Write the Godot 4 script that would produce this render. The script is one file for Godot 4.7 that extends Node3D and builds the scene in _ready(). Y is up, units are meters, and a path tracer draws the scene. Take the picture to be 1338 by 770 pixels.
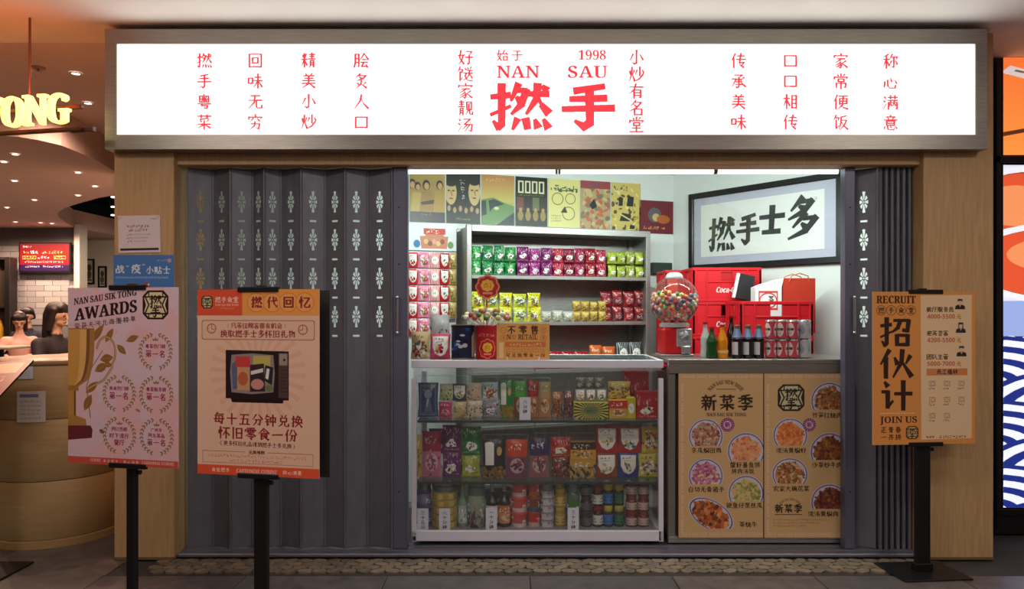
extends Node3D
# A little shop front in a mall: lit sign board, folding shutters, snack counter, poster stands.
# Units are metres. A pixel of the 1338 x 770 photograph plus a distance gives a point: P(px, py, dist).
const F := 960.0
const CX := 669.0
const HY := 405.0
const EYE := 1.5
const D := 4.4
const WALL_A := 0.3281   # the shop's rear wall is turned this much against the front
const SIDE_A := -0.9198  # its other wall

var used := {}
var mats := {}
var rng := RandomNumberGenerator.new()

func P(px: float, py: float, dist: float) -> Vector3:
	return Vector3((px - CX) * dist / F, EYE - (py - HY) * dist / F, D - dist)

func X(px: float, dist: float) -> float:
	return (px - CX) * dist / F

func Y(py: float, dist: float) -> float:
	return EYE - (py - HY) * dist / F

# ---------------------------------------------------------------- nodes
func numbered(called: String) -> String:
	if not used.has(called):
		used[called] = 0
		return called
	used[called] += 1
	return "%s_%03d" % [called, used[called]]

func tag(o: Node3D, label: String, category: String, group := "") -> Node3D:
	o.set_meta("label", label)
	o.set_meta("category", category)
	if group != "":
		o.set_meta("group", group)
	return o

func thing(called: String, label: String, category: String, at := Vector3.ZERO, turn := 0.0, group := "") -> Node3D:
	var o := Node3D.new()
	o.name = numbered(called)
	add_child(o)
	o.position = at
	o.rotation.y = turn
	return tag(o, label, category, group)

func put(mesh: Mesh, called: String, m: Material, parent: Node3D = null, at := Vector3.ZERO) -> MeshInstance3D:
	var o := MeshInstance3D.new()
	o.mesh = mesh
	if m != null:
		o.material_override = m
	if parent == null:
		o.name = numbered(called)
		add_child(o)
	else:
		o.name = called
		parent.add_child(o, true)
	o.position = at
	return o

func part(st: SurfaceTool, called: String, m: Material, parent: Node3D = null, at := Vector3.ZERO) -> MeshInstance3D:
	return put(st.commit(), called, m, parent, at)

func structure(st: SurfaceTool, called: String, m: Material, label := "") -> MeshInstance3D:
	var o := part(st, called, m)
	o.set_meta("kind", "structure")
	if label != "":
		o.set_meta("label", label)
	return o

func copy_of(o: Node3D, at: Vector3, turn := 0.0, label := "", group := "") -> Node3D:
	var c: Node3D = o.duplicate()
	var stem: String = String(o.name)
	if stem.length() > 4 and stem[stem.length() - 4] == "_" and stem.substr(stem.length() - 3).is_valid_int():
		stem = stem.substr(0, stem.length() - 4)
	c.name = numbered(stem)
	add_child(c)
	c.position = at
	c.rotation.y = turn
	if label != "":
		c.set_meta("label", label)
	if group != "":
		c.set_meta("group", group)
	return c

# ---------------------------------------------------------------- materials
func mat(c: Color, rough := 0.6, metal := 0.0, spec := 0.5) -> StandardMaterial3D:
	var key := "%s %.3f %.3f %.2f" % [c.to_html(), rough, metal, spec]
	if not mats.has(key):
		var m := StandardMaterial3D.new()
		m.albedo_color = c
		m.roughness = rough
		m.metallic = metal
		m.metallic_specular = spec
		mats[key] = m
	return mats[key]

func tmat(t: Texture2D, rough := 0.6, metal := 0.0) -> StandardMaterial3D:
	var m := StandardMaterial3D.new()
	m.albedo_texture = t
	m.roughness = rough
	m.metallic = metal
	return m

# small prints share one sheet; each material looks at its own window of it
var sheet := Image.create(2048, 1024, false, Image.FORMAT_RGBA8)
var sheet_at := Vector2i(2, 2)
var sheet_row := 0
var sheet_mats := []

func amat(im: Image, rough := 0.6, metal := 0.0) -> StandardMaterial3D:
	var w := im.get_width()
	var h := im.get_height()
	if sheet_at.x + w + 2 > 2048:
		sheet_at = Vector2i(2, sheet_at.y + sheet_row + 4)
		sheet_row = 0
	sheet_row = maxi(sheet_row, h)
	for d in [Vector2i(-1, 0), Vector2i(1, 0), Vector2i(0, -1), Vector2i(0, 1), Vector2i.ZERO]:
		sheet.blit_rect(im, Rect2i(0, 0, w, h), sheet_at + d)
	var m := StandardMaterial3D.new()
	m.roughness = rough
	m.metallic = metal
	m.uv1_scale = Vector3(w / 2048.0, h / 1024.0, 1)
	m.uv1_offset = Vector3(sheet_at.x / 2048.0, sheet_at.y / 1024.0, 0)
	sheet_at.x += w + 4
	sheet_mats.append(m)
	return m

func finish_sheet() -> void:
	if sheet_at.y + sheet_row > 1024: push_error("the sheet is full")
	var t := ImageTexture.create_from_image(sheet)
	for m in sheet_mats:
		m.albedo_texture = t

func glow(c: Color, energy: float) -> StandardMaterial3D:
	var m := StandardMaterial3D.new()
	m.albedo_color = Color(0.9, 0.9, 0.9)
	m.emission_enabled = true
	m.emission = c
	m.emission_energy_multiplier = energy
	return m

func glow_tex(t: Texture2D, energy: float) -> StandardMaterial3D:
	var m := StandardMaterial3D.new()
	m.albedo_texture = t
	m.roughness = 0.4
	m.emission_enabled = true
	m.emission = Color.WHITE
	m.emission_operator = BaseMaterial3D.EMISSION_OP_MULTIPLY
	m.emission_texture = t
	m.emission_energy_multiplier = energy
	return m

func glass(c := Color(0.9, 0.97, 0.95, 0.012), rough := 0.02) -> StandardMaterial3D:
	var m := StandardMaterial3D.new()
	m.albedo_color = c
	m.transparency = BaseMaterial3D.TRANSPARENCY_ALPHA
	m.roughness = rough
	m.metallic_specular = 0.5
	return m

func noise_tex(lo: Color, hi: Color, freq: float, seed_: int, size := 256, stretch := Vector2.ONE, octaves := 4) -> ImageTexture:
	var n := FastNoiseLite.new()
	n.seed = seed_
	n.frequency = freq
	n.fractal_octaves = octaves
	var im := Image.create(size, size, false, Image.FORMAT_RGB8)
	for y in size:
		for x in size:
			var u := float(x) / size
			var v := float(y) / size
			# four taps blended, so that the pattern tiles
			var a := n.get_noise_2d(x * stretch.x, y * stretch.y)
			var b := n.get_noise_2d((x - size) * stretch.x, y * stretch.y)
			var c := n.get_noise_2d(x * stretch.x, (y - size) * stretch.y)
			var d := n.get_noise_2d((x - size) * stretch.x, (y - size) * stretch.y)
			var k := lerpf(lerpf(a, b, u), lerpf(c, d, u), v)
			im.set_pixel(x, y, lo.lerp(hi, clampf(0.5 + k * 0.95, 0.0, 1.0)))
	return ImageTexture.create_from_image(im)

func tri(m: StandardMaterial3D, scale: Vector3, world := true) -> StandardMaterial3D:
	m.uv1_triplanar = true
	m.uv1_world_triplanar = world
	m.uv1_scale = scale
	return m

# ---------------------------------------------------------------- shapes
func nst() -> SurfaceTool:
	var s := SurfaceTool.new()
	s.begin(Mesh.PRIMITIVE_TRIANGLES)
	return s

func vtx(st: SurfaceTool, p: Vector3, n: Vector3, uv := Vector2.ZERO) -> void:
	st.set_normal(n)
	st.set_uv(uv)
	st.add_vertex(p)

# a flat polygon whose outside looks away from the point «inside»
func face(st: SurfaceTool, pts: Array, inside: Vector3, uvs: Array = []) -> void:
	var n: Vector3 = (pts[1] - pts[0]).cross(pts[2] - pts[0])
	if n.length() < 1e-12:
		n = (pts[2] - pts[0]).cross(pts[pts.size() - 1] - pts[0])
	n = n.normalized()
	var ccw := true
	if n.dot(pts[0] - inside) < 0.0:
		n = -n
		ccw = false
	for i in range(1, pts.size() - 1):
		var order: Array = [0, i + 1, i] if ccw else [0, i, i + 1]
		for k in order:
			vtx(st, pts[k], n, uvs[k] if uvs.size() else Vector2.ZERO)

func quad(st: SurfaceTool, a: Vector3, b: Vector3, c: Vector3, d: Vector3, towards: Vector3, uv0 := Vector2(0, 1), uv1 := Vector2(1, 0)) -> void:
	# a lower first, b lower second, c upper second, d upper first
	face(st, [a, b, c, d], a - towards, [uv0, Vector2(uv1.x, uv0.y), uv1, Vector2(uv0.x, uv1.y)])

func box(st: SurfaceTool, c: Vector3, s: Vector3, ch := 0.0, b := Basis.IDENTITY) -> void:
	var h := s * 0.5
	var e := minf(ch, minf(h.x, minf(h.y, h.z)) * 0.95)
	var f := func(x, y, z) -> Vector3: return c + b * Vector3(x, y, z)
	if e <= 0.0:
		for ax in 3:
			for sg in [-1.0, 1.0]:
				var pts := []
				for q in [[-1, -1], [1, -1], [1, 1], [-1, 1]]:
					var v := Vector3.ZERO
					v[ax] = sg * h[ax]
					v[(ax + 1) % 3] = q[0] * h[(ax + 1) % 3]
					v[(ax + 2) % 3] = q[1] * h[(ax + 2) % 3]
					pts.append(c + b * v)
				face(st, pts, c)
		return
	for ax in 3:
		var u := (ax + 1) % 3
		var w := (ax + 2) % 3
		for sg in [-1.0, 1.0]:
			var pts := []
			for q in [[-1, -1], [1, -1], [1, 1], [-1, 1]]:
				var v := Vector3.ZERO
				v[ax] = sg * h[ax]
				v[u] = q[0] * (h[u] - e)
				v[w] = q[1] * (h[w] - e)
				pts.append(c + b * v)
			face(st, pts, c)
		for su in [-1.0, 1.0]:
			for sw in [-1.0, 1.0]:
				var pts := []
				for q in [[-1, 0], [1, 0], [1, 1], [-1, 1]]:
					var v := Vector3.ZERO
					v[ax] = q[0] * (h[ax] - e)
					v[u] = su * (h[u] - (e if q[1] == 1 else 0.0))
					v[w] = sw * (h[w] - (0.0 if q[1] == 1 else e))
					pts.append(c + b * v)
				face(st, pts, c)
	for sx in [-1.0, 1.0]:
		for sy in [-1.0, 1.0]:
			for sz in [-1.0, 1.0]:
				face(st, [c + b * Vector3(sx * h.x, sy * (h.y - e), sz * (h.z - e)), c + b * Vector3(sx * (h.x - e), sy * h.y, sz * (h.z - e)), c + b * Vector3(sx * (h.x - e), sy * (h.y - e), sz * h.z)], c)

func bar(st: SurfaceTool, a: Vector3, b: Vector3, w: float, d: float, ch := 0.0) -> void:
	# a square bar from a to b
	var y := (b - a).normalized()
	var x := y.cross(Vector3(0, 0, 1))
	if x.length() < 0.01:
		x = Vector3(1, 0, 0)
	x = x.normalized()
	box(st, (a + b) * 0.5, Vector3(w, (b - a).length(), d), ch, Basis(x, y, x.cross(y)))

func tube(st: SurfaceTool, pts: Array, r: float, seg := 8, caps := true) -> void:
	var rings := []
	var up := Vector3(0.123, 0.77, 0.61).normalized()
	for i in pts.size():
		var t: Vector3
		if i == 0: t = pts[1] - pts[0]
		elif i == pts.size() - 1: t = pts[i] - pts[i - 1]
		else: t = (pts[i + 1] - pts[i]).normalized() + (pts[i] - pts[i - 1]).normalized()
		t = t.normalized()
		var x := t.cross(up).normalized()
		var y := x.cross(t)
		var ring := []
		for k in seg:
			var a := TAU * k / seg
			ring.append([x * cos(a) + y * sin(a), pts[i]])
		rings.append(ring)
	for i in pts.size() - 1:
		for k in seg:
			var q := (k + 1) % seg
			for s in [[i, k], [i, q], [i + 1, q], [i, k], [i + 1, q], [i + 1, k]]:
				var v: Array = rings[s[0]][s[1]]
				vtx(st, v[1] + v[0] * r, v[0])
	if caps:
		for e in [0, pts.size() - 1]:
			var pp := []
			for k in seg:
				pp.append(rings[e][k][1] + rings[e][k][0] * r)
			face(st, pp, pts[1] if e == 0 else pts[e - 1])

# profile: Vector2(radius, height), from the bottom up; arc: portion of the turn
func lathe(st: SurfaceTool, prof: Array, seg := 20, c := Vector3.ZERO, v_span := Vector2(1, 0)) -> void:
	var n := prof.size()
	var total := 0.0
	var at := [0.0]
	for i in range(1, n):
		total += (prof[i] - prof[i - 1]).length()
		at.append(total)
	for i in n - 1:
		var t: Vector2 = (prof[i + 1] - prof[i])
		if t.length() < 1e-9: continue
		t = t.normalized()
		var nn := Vector2(t.y, -t.x)
		var n0 := nn
		var n1 := nn
		if i > 0:
			var tp: Vector2 = (prof[i] - prof[i - 1]).normalized()
			if tp.dot(t) > 0.6: n0 = (nn + Vector2(tp.y, -tp.x)).normalized()
		if i < n - 2:
			var tq: Vector2 = (prof[i + 2] - prof[i + 1]).normalized()
			if tq.dot(t) > 0.6: n1 = (nn + Vector2(tq.y, -tq.x)).normalized()
		var v0: float = lerpf(v_span.x, v_span.y, at[i] / total)
		var v1: float = lerpf(v_span.x, v_span.y, at[i + 1] / total)
		for k in seg:
			var a := TAU * k / seg
			var b := TAU * (k + 1) / seg
			var da := Vector3(sin(a), 0, cos(a))
			var db := Vector3(sin(b), 0, cos(b))
			var quadv := [[prof[i], da, n0, Vector2(float(k) / seg, v0)], [prof[i], db, n0, Vector2(float(k + 1) / seg, v0)], [prof[i + 1], db, n1, Vector2(float(k + 1) / seg, v1)], [prof[i + 1], da, n1, Vector2(float(k) / seg, v1)]]
			for q in [0, 2, 1, 0, 3, 2]:
				var e: Array = quadv[q]
				vtx(st, c + e[1] * e[0].x + Vector3(0, e[0].y, 0), (e[1] * e[2].x + Vector3(0, e[2].y, 0)).normalized(), e[3])

# an upright prism over an outline in x and y, between z0 and z1
func prism(st: SurfaceTool, outline: PackedVector2Array, z0: float, z1: float, xf := Transform3D.IDENTITY) -> void:
	var idx := Geometry2D.triangulate_polygon(outline)
	var mn := outline[0]
	var mx := outline[0]
	for p in outline:
		mn = mn.min(p)
		mx = mx.max(p)
	var sz := (mx - mn).max(Vector2(1e-6, 1e-6))
	for z in [z0, z1]:
		var n := xf.basis * Vector3(0, 0, 1 if z == z1 else -1)
		for i in range(0, idx.size(), 3):
			var a := outline[idx[i]]
			var b := outline[idx[i + 1]]
			var c := outline[idx[i + 2]]
			var cw := (b - a).cross(c - a) < 0.0
			var order := [a, b, c] if cw == (z == z1) else [a, c, b]
			for q in order:
				vtx(st, xf * Vector3(q.x, q.y, z), n.normalized(), Vector2((q.x - mn.x) / sz.x, 1.0 - (q.y - mn.y) / sz.y))
	var area := 0.0
	for i in outline.size():
		area += outline[i].cross(outline[(i + 1) % outline.size()])
	for i in outline.size():
		var a := outline[i]
		var b := outline[(i + 1) % outline.size()]
		var e := (b - a)
		var n2 := Vector2(e.y, -e.x).normalized() * signf(area)
		var n3 := Vector3(n2.x, n2.y, 0)
		face(st, [xf * Vector3(a.x, a.y, z0), xf * Vector3(b.x, b.y, z0), xf * Vector3(b.x, b.y, z1), xf * Vector3(a.x, a.y, z1)], xf * (Vector3((a.x + b.x) / 2, (a.y + b.y) / 2, (z0 + z1) / 2) - n3))

# a board seen from +z with a printed front: surface 0 print, surface 1 edges and rear
func board_mesh(w: float, h: float, t: float, front: Material, rest: Material) -> ArrayMesh:
	var s := nst()
	quad(s, Vector3(-w / 2, -h / 2, t / 2), Vector3(w / 2, -h / 2, t / 2), Vector3(w / 2, h / 2, t / 2), Vector3(-w / 2, h / 2, t / 2), Vector3(0, 0, 1))
	var m := s.commit()
	m.surface_set_material(0, front)
	var r := nst()
	var c := Vector3.ZERO
	var a := [Vector3(-w / 2, -h / 2, 0), Vector3(w / 2, -h / 2, 0), Vector3(w / 2, h / 2, 0), Vector3(-w / 2, h / 2, 0)]
	var f := Vector3(0, 0, t / 2)
	face(r, [a[0] - f, a[1] - f, a[2] - f, a[3] - f], c)
	for i in 4:
		face(r, [a[i] - f, a[(i + 1) % 4] - f, a[(i + 1) % 4] + f, a[i] + f], c)
	r.commit(m)
	m.surface_set_material(1, rest)
	return m

func blob(st: SurfaceTool, c: Vector3, r: Vector3, seg := 10, rings := 6) -> void:
	var prof := []
	for i in rings + 1:
		var a := -PI / 2 + PI * i / rings
		prof.append(Vector2(cos(a), sin(a)))
	for i in rings:
		for k in seg:
			var q := []
			for s in [[i, k], [i, k + 1], [i + 1, k + 1], [i + 1, k]]:
				var a: float = TAU * s[1] / seg
				var p: Vector2 = prof[s[0]]
				var d := Vector3(sin(a) * p.x, p.y, cos(a) * p.x)
				q.append([c + d * r, (d / r).normalized()])
			for s in [0, 2, 1, 0, 3, 2]:
				vtx(st, q[s][0], q[s][1])

# ---------------------------------------------------------------- brush characters: strokes drawn by hand on a 100 x 100 square, «@x a b c d» sets the sign x into a smaller box
const BRUSH := {
	"扌": "8 30 92 26;55 5 55 88 40 95 20 84;5 68 95 50", "亻": "80 5 10 50;52 32 52 98", "氵": "20 10 60 24;5 38 50 50;10 95 80 58", "忄": "50 3 50 98;18 30 10 55;75 25 92 42",
	"口": "12 18 12 88;12 18 88 18 88 88;12 86 88 86", "日": "15 8 15 95;15 8 85 8 85 95;15 50 85 50;15 92 85 92", "月": "25 6 22 70 5 97;25 6 85 6 85 92 70 90;24 36 85 36;24 64 85 64",
	"火": "15 30 28 52;85 25 68 48;50 5 46 45 10 95;52 48 92 95", "灬": "15 30 5 90;38 30 42 85;62 30 70 85;85 28 97 88", "木": "5 30 95 30;50 3 50 98;48 34 8 80;52 34 94 80",
	"艹": "3 45 97 45;30 10 30 85;70 10 70 85", "宀": "50 2 52 25;8 30 5 62;8 36 94 36 84 62", "女": "42 5 25 55 85 95;72 35 55 70 10 96;3 38 97 36",
	"子": "15 12 85 12 52 38;52 38 54 85 40 96 28 86;3 50 97 50", "心": "12 50 8 85;30 40 32 78 45 92 80 92 84 74;50 25 58 50;80 40 92 62", "讠": "25 5 50 20;5 38 50 38 50 90 90 70",
	"钅": "45 3 5 38;40 18 90 18;20 42 88 42;8 62 92 62;50 42 50 94 92 78", "饣": "45 3 5 35;35 20 92 20 78 40;45 35 45 92 92 72",
	"食": "50 3 5 45;50 3 95 45;45 20 55 30;28 42 28 92 48 82;28 42 74 42 74 68;28 55 74 55;28 68 74 68;75 72 60 80;48 70 92 96",
	"辶": "18 10 35 22;8 42 36 42 22 62 36 80;5 90 30 80 60 92 97 93", "阝": "20 5 20 98;20 8 80 8 55 42;55 42 85 60 60 80 45 74", "纟": "50 5 15 35 60 35;60 32 10 70 70 66;5 95 85 80",
	"米": "22 12 36 32;80 10 64 32;5 45 95 45;50 5 50 98;46 48 10 85;54 48 92 85", "禾": "80 4 20 18;5 38 95 38;50 12 50 98;48 40 8 82;52 40 94 82",
	"𥫗": "22 5 5 45;18 28 48 28;30 30 38 50;66 5 52 45;64 28 96 28;76 30 86 50", "士": "5 38 95 38;50 5 50 90;18 90 82 90", "田": "12 8 12 95;12 8 88 8 88 95;12 50 88 50;50 8 50 92;12 92 88 92",
	"目": "20 5 20 97;20 5 80 5 80 97;20 34 80 34;20 62 80 62;20 93 80 93", "贝": "22 8 22 68;22 8 78 8 78 68;50 20 48 60 8 96;55 66 92 95", "力": "8 30 88 30 80 92 62 84;48 4 42 55 8 96",
	"刂": "25 15 25 68;78 3 78 92 60 88", "大": "5 34 95 34;50 4 46 50 6 97;50 40 68 72 96 97", "人": "50 5 42 45 5 97;50 30 65 65 97 97", "十": "5 45 95 45;50 4 50 98",
	"夕": "42 3 8 52;38 22 84 22 60 68 12 98;34 45 56 60", "犬": "@大 0 0 100 100;72 8 88 22", "立": "48 3 54 16;12 22 88 22;30 40 38 78;72 38 60 78;4 90 96 90",
	"青": "15 12 85 12;20 26 80 26;5 42 95 42;50 3 50 42;@月 20 50 80 100", "未": "15 25 85 25;3 48 97 48;50 3 50 98;48 50 8 90;52 50 95 90", "见": "22 8 22 62;22 8 78 8 78 62;50 20 46 60 8 96;58 58 58 88 68 94 92 94 95 76",
	"虫": "20 28 20 58;20 28 80 28 80 58;20 56 80 56;50 4 50 88;8 92 90 80;80 74 94 94",
	"撚": "@扌 0 0 36 100;@夕 34 2 66 66;@犬 60 2 100 66;@灬 36 70 100 100", "手": "78 6 25 16;18 34 82 32;4 56 96 54;52 12 53 86 42 95 28 84",
	"粤": "50 2 44 12;20 14 20 54;20 14 80 14 80 54;34 20 42 28;66 20 58 28;28 34 72 34;50 18 50 52;46 36 32 48;54 36 68 48;20 54 80 54;5 66 95 66;38 66 32 78 74 78 68 96 50 92",
	"菜": "@艹 0 0 100 26;78 24 22 34;24 40 32 50;48 38 52 48;80 34 68 50;@木 2 50 98 100", "回": "10 8 10 95;10 8 90 8 90 95;10 92 90 92;32 32 32 68;32 32 68 32 68 68;32 66 68 66",
	"味": "@口 0 22 36 72;@未 36 0 100 100", "无": "18 12 82 12;5 42 95 42;48 12 44 55 6 96;58 44 58 88 66 94 92 94 94 74",
	"穷": "50 0 52 12;8 16 6 32;8 18 94 18 86 30;36 26 20 44;62 26 80 44;@力 12 46 88 100", "精": "@米 0 0 42 100;@青 42 0 100 100",
	"美": "28 3 36 14;72 3 62 14;14 18 86 18;20 34 80 34;8 50 92 50;50 18 50 50;5 68 95 68;50 50 46 72 8 98;52 68 92 98", "小": "50 4 50 88 36 94 24 84;28 30 8 70;72 30 94 68",
	"炒": "@火 0 0 42 100;72 4 72 60;54 24 44 50;88 20 98 44;94 50 70 80 36 98", "会": "50 3 5 45;50 3 95 45;30 44 70 44;10 62 90 62;46 62 22 90 80 88;66 74 88 97", "脍": "@月 0 2 38 98;@会 38 0 100 100",
	"炙": "42 2 12 28;36 14 80 14 60 34 20 48;34 22 50 32;@火 8 44 92 100", "好": "@女 0 0 48 100;@子 46 0 100 100",
	"送": "@辶 0 0 100 100;48 6 54 18;82 4 70 18;42 26 92 26;36 44 98 44;66 26 62 55 38 78;66 48 92 76", "餸": "@饣 0 0 34 100;@送 32 0 100 100",
	"家": "@宀 0 0 100 42;24 36 78 36;55 36 14 62;42 46 56 75 46 97 36 90;48 60 14 80;52 72 14 94;84 50 58 66;56 64 94 94", "靓": "@青 0 0 48 100;@见 48 4 100 98",
	"汤": "@氵 0 0 30 100;38 14 82 14 42 48 94 48 88 92 72 86;62 50 34 78;78 50 44 94", "始": "@女 0 0 48 100;68 6 52 38 92 36;80 24 94 44;@口 54 52 96 98", "于": "18 14 82 14;4 46 96 46;52 14 54 86 40 96 28 86",
	"有": "6 24 94 24;46 3 36 40 5 66;34 44 34 98;34 44 78 44 78 92 66 90;34 62 78 62;34 78 78 78", "名": "46 2 14 38;40 14 82 14 50 50 6 70;32 28 50 42;38 58 38 97;38 58 84 58 84 97;38 94 84 94",
	"堂": "50 0 50 16;26 4 34 16;76 3 64 16;8 20 6 36;8 24 94 24 86 36;32 36 32 56;32 36 70 36 70 56;32 54 70 54;22 72 78 72;50 58 50 94;5 95 95 95",
	"传": "@亻 0 0 34 100;42 20 90 20;34 42 98 42;66 3 56 66 88 62;88 62 66 88;56 74 86 98", "承": "22 10 76 10 54 26;52 26 52 88 40 95 30 86;34 40 70 40;32 56 72 56;28 72 76 72;6 36 34 36 8 86;88 26 66 42;62 36 72 66 97 88",
	"相": "@木 0 0 48 100;@目 50 6 98 98", "常": "50 0 50 14;26 4 34 14;76 3 64 14;8 18 6 34;8 22 94 22 86 34;32 34 32 52;32 34 70 34 70 52;32 50 70 50;20 62 20 92;20 62 82 62 82 90 72 88;50 54 50 99",
	"便": "@亻 0 0 32 100;36 12 96 12;42 28 42 66;42 28 90 28 90 64;42 46 90 46;42 62 90 62;66 12 60 72 30 98;46 72 66 88 98 98", "饭": "@饣 0 0 40 100;88 6 50 16;52 14 50 55 38 95;52 36 88 36 72 70 44 98;56 50 74 78 98 97",
	"称": "@禾 0 0 44 100;62 3 46 34;56 22 97 22 88 36;72 28 72 90 60 86;56 48 44 74;84 46 97 72", "满": "@氵 0 0 28 100;32 18 98 18;50 6 50 28;80 6 80 28;30 38 98 38;36 52 36 98;36 52 94 52 94 94 84 92;52 40 42 78;50 58 58 74;76 40 66 78;76 58 86 74",
	"意": "50 0 50 8;18 12 82 12;32 18 38 28;70 17 62 28;5 32 95 32;24 40 24 68;24 40 76 40 76 68;24 54 76 54;24 67 76 67;12 78 6 94;30 74 32 92 42 97 72 97 76 84;48 72 56 84;82 74 94 90",
	"多": "48 0 18 28;44 10 78 10 56 34 12 50;40 20 54 28;60 40 26 70;56 52 92 52 64 82 14 99;50 64 62 74", "荣": "@艹 0 0 100 26;8 32 6 48;8 34 94 34 86 46;@木 2 46 98 100",
	"获": "@艹 0 0 100 26;36 30 8 50;16 36 34 60 30 96 18 90;34 56 6 74;34 70 8 92;44 54 98 54;70 32 64 66 38 98;68 58 96 97;82 34 94 46", "天": "14 14 86 14;4 46 96 46;50 14 46 52 6 97;50 46 64 74 96 97",
	"河": "@氵 0 0 28 100;32 14 98 14;84 14 84 90 68 86;@口 38 32 68 68", "北": "34 5 34 95;6 36 34 36;4 82 38 70;62 5 62 84 70 93 94 93 96 72;92 28 62 46",
	"商": "48 0 54 10;5 16 95 16;32 20 38 30;70 19 60 30;12 36 12 98;12 36 88 36 88 92 76 90;40 40 28 56;60 40 72 56;34 62 34 84;34 62 68 62 68 84;34 82 68 82",
	"圈": "8 5 8 97;8 5 92 5 92 97;8 94 92 94;34 12 40 22;66 11 58 22;24 28 76 28;20 42 80 42;50 14 40 46 20 60;56 42 80 58;36 56 66 56 66 66 38 66 38 80 72 80 72 72",
	"榜": "@木 0 0 40 100;68 0 72 9;46 14 96 14;56 18 60 28;84 17 78 28;44 32 42 44;44 33 98 33 92 43;70 44 73 52;46 56 96 56;64 56 58 78 42 97;62 68 90 68 86 93 74 90",
	"单": "30 3 38 16;70 3 62 16;20 20 20 58;20 20 80 20 80 58;20 40 80 40;20 58 80 58;4 74 96 74;50 20 50 99", "热": "@扌 0 0 44 66;48 16 84 16 82 54 97 60 97 46;68 2 64 34 46 64;52 32 68 46;@灬 8 70 94 100",
	"门": "20 4 30 16;14 20 14 97;34 12 88 12 88 90 72 88", "第": "@𥫗 4 0 96 28;16 34 82 34 82 50;18 50 82 50;18 50 16 66 86 66 82 88 66 84;50 34 50 99;48 68 10 94", "一": "5 52 95 48",
	"服": "@月 0 2 40 98;52 6 52 98;52 8 90 8 90 32 76 30;54 46 92 46 78 72 54 97;62 52 76 78 98 96", "务": "44 0 12 30;38 12 82 12 55 36 6 54;30 22 56 36 95 50;@力 14 52 86 100",
	"网": "10 6 10 97;10 6 90 6 90 92 76 90;26 22 48 60;46 20 22 74;56 22 80 60;78 20 54 74", "红": "@纟 0 0 42 100;48 18 96 18;72 18 72 88;42 88 99 88", "时": "@日 0 10 38 92;42 28 98 28;80 4 80 90 64 86;50 48 62 66",
	"下": "5 12 95 12;50 12 50 98;54 34 78 56", "流": "@氵 0 0 28 100;62 0 68 10;34 18 97 18;56 18 44 36 88 34;78 24 92 40;46 46 40 80 30 97;64 46 64 92;82 46 82 88 96 90 98 78", "行": "34 3 8 28;36 28 4 60;24 46 24 98;46 16 94 16;40 42 98 42;74 42 74 90 58 86",
	"餐": "30 0 10 20;26 8 46 8 30 26 6 36;20 16 34 24;54 6 90 6 70 28 50 36;60 14 92 36;50 34 8 58;50 34 94 58;32 56 32 94 48 86;32 56 70 56 70 76;32 66 70 66;32 76 70 76;76 78 62 84;50 78 88 98",
	"厅": "12 8 95 8;14 8 12 55 3 97;30 36 94 36;64 36 64 88 48 84", "广": "48 0 56 12;14 18 95 18;16 18 14 58 3 97", "州": "20 6 18 60 6 97;50 8 50 90;82 4 82 97;8 34 4 52;34 30 40 48;64 30 70 48",
	"市": "48 0 54 12;5 20 95 20;20 38 20 84;20 38 82 38 82 80 70 78;50 20 50 99", "友": "8 24 94 24;44 3 36 48 5 94;36 44 80 44 58 76 28 98;40 54 60 78 97 97", "品": "@口 26 0 74 44;@口 2 48 48 100;@口 52 48 98 100",
	"代": "@亻 0 0 36 100;36 40 96 32;58 4 66 60 92 95 97 76;76 8 88 20", "忆": "@忄 0 0 34 100;40 14 92 14 44 84 52 94 92 94 95 74", "凡": "22 8 20 60 4 97;22 8 78 8 78 84 96 94 98 76;40 34 56 50",
	"等": "@𥫗 4 0 96 28;22 38 78 38;50 28 50 52;6 52 94 52;8 68 92 68;66 56 66 94 52 92;28 76 40 86", "位": "@亻 0 0 34 100;@立 36 2 100 98",
	"顾": "8 8 46 8;10 8 10 60 2 92;22 26 40 26 38 50;22 26 22 80 46 70;50 10 98 10;72 10 68 24;56 26 56 74;56 26 92 26 92 74;74 36 70 76 50 97;78 76 96 95",
	"客": "@宀 0 0 100 36;40 30 14 56;34 40 72 40 46 64 4 76;34 48 58 62 96 74;28 74 28 99;28 74 74 74 74 99;28 95 74 95", "都": "10 18 54 18;32 3 32 36;2 38 62 38;54 8 6 60;22 54 22 96;22 54 52 54 52 96;22 74 52 74;22 93 52 93;@阝 62 4 100 100",
	"机": "@木 0 0 44 100;52 12 50 60 36 97;52 12 84 12 84 86 98 92 98 74", "换": "@扌 0 0 36 100;60 2 40 28;54 12 80 12 70 28;44 30 44 58;44 30 92 30 92 58;36 60 99 60;66 32 60 72 34 98;68 62 96 98",
	"取": "4 8 54 8;14 8 14 80;42 8 42 98;14 30 42 30;14 52 42 52;2 82 54 72;56 20 90 20 76 60 50 92;62 36 76 66 98 92", "不": "4 12 96 12;56 12 38 46 4 72;50 38 50 98;58 46 92 72", "怀": "@忄 0 0 34 100;@不 34 0 100 100",
	"旧": "14 4 14 97;@日 32 4 98 97", "礼": "28 2 36 14;6 26 44 26 4 66;26 46 26 98;32 50 42 62;58 5 58 84 66 93 93 93 96 74", "物": "24 6 10 36;16 22 42 22;28 3 28 98;2 66 46 52;58 4 44 36;52 24 94 24 90 90 74 84;68 26 46 66;82 26 54 88",
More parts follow.
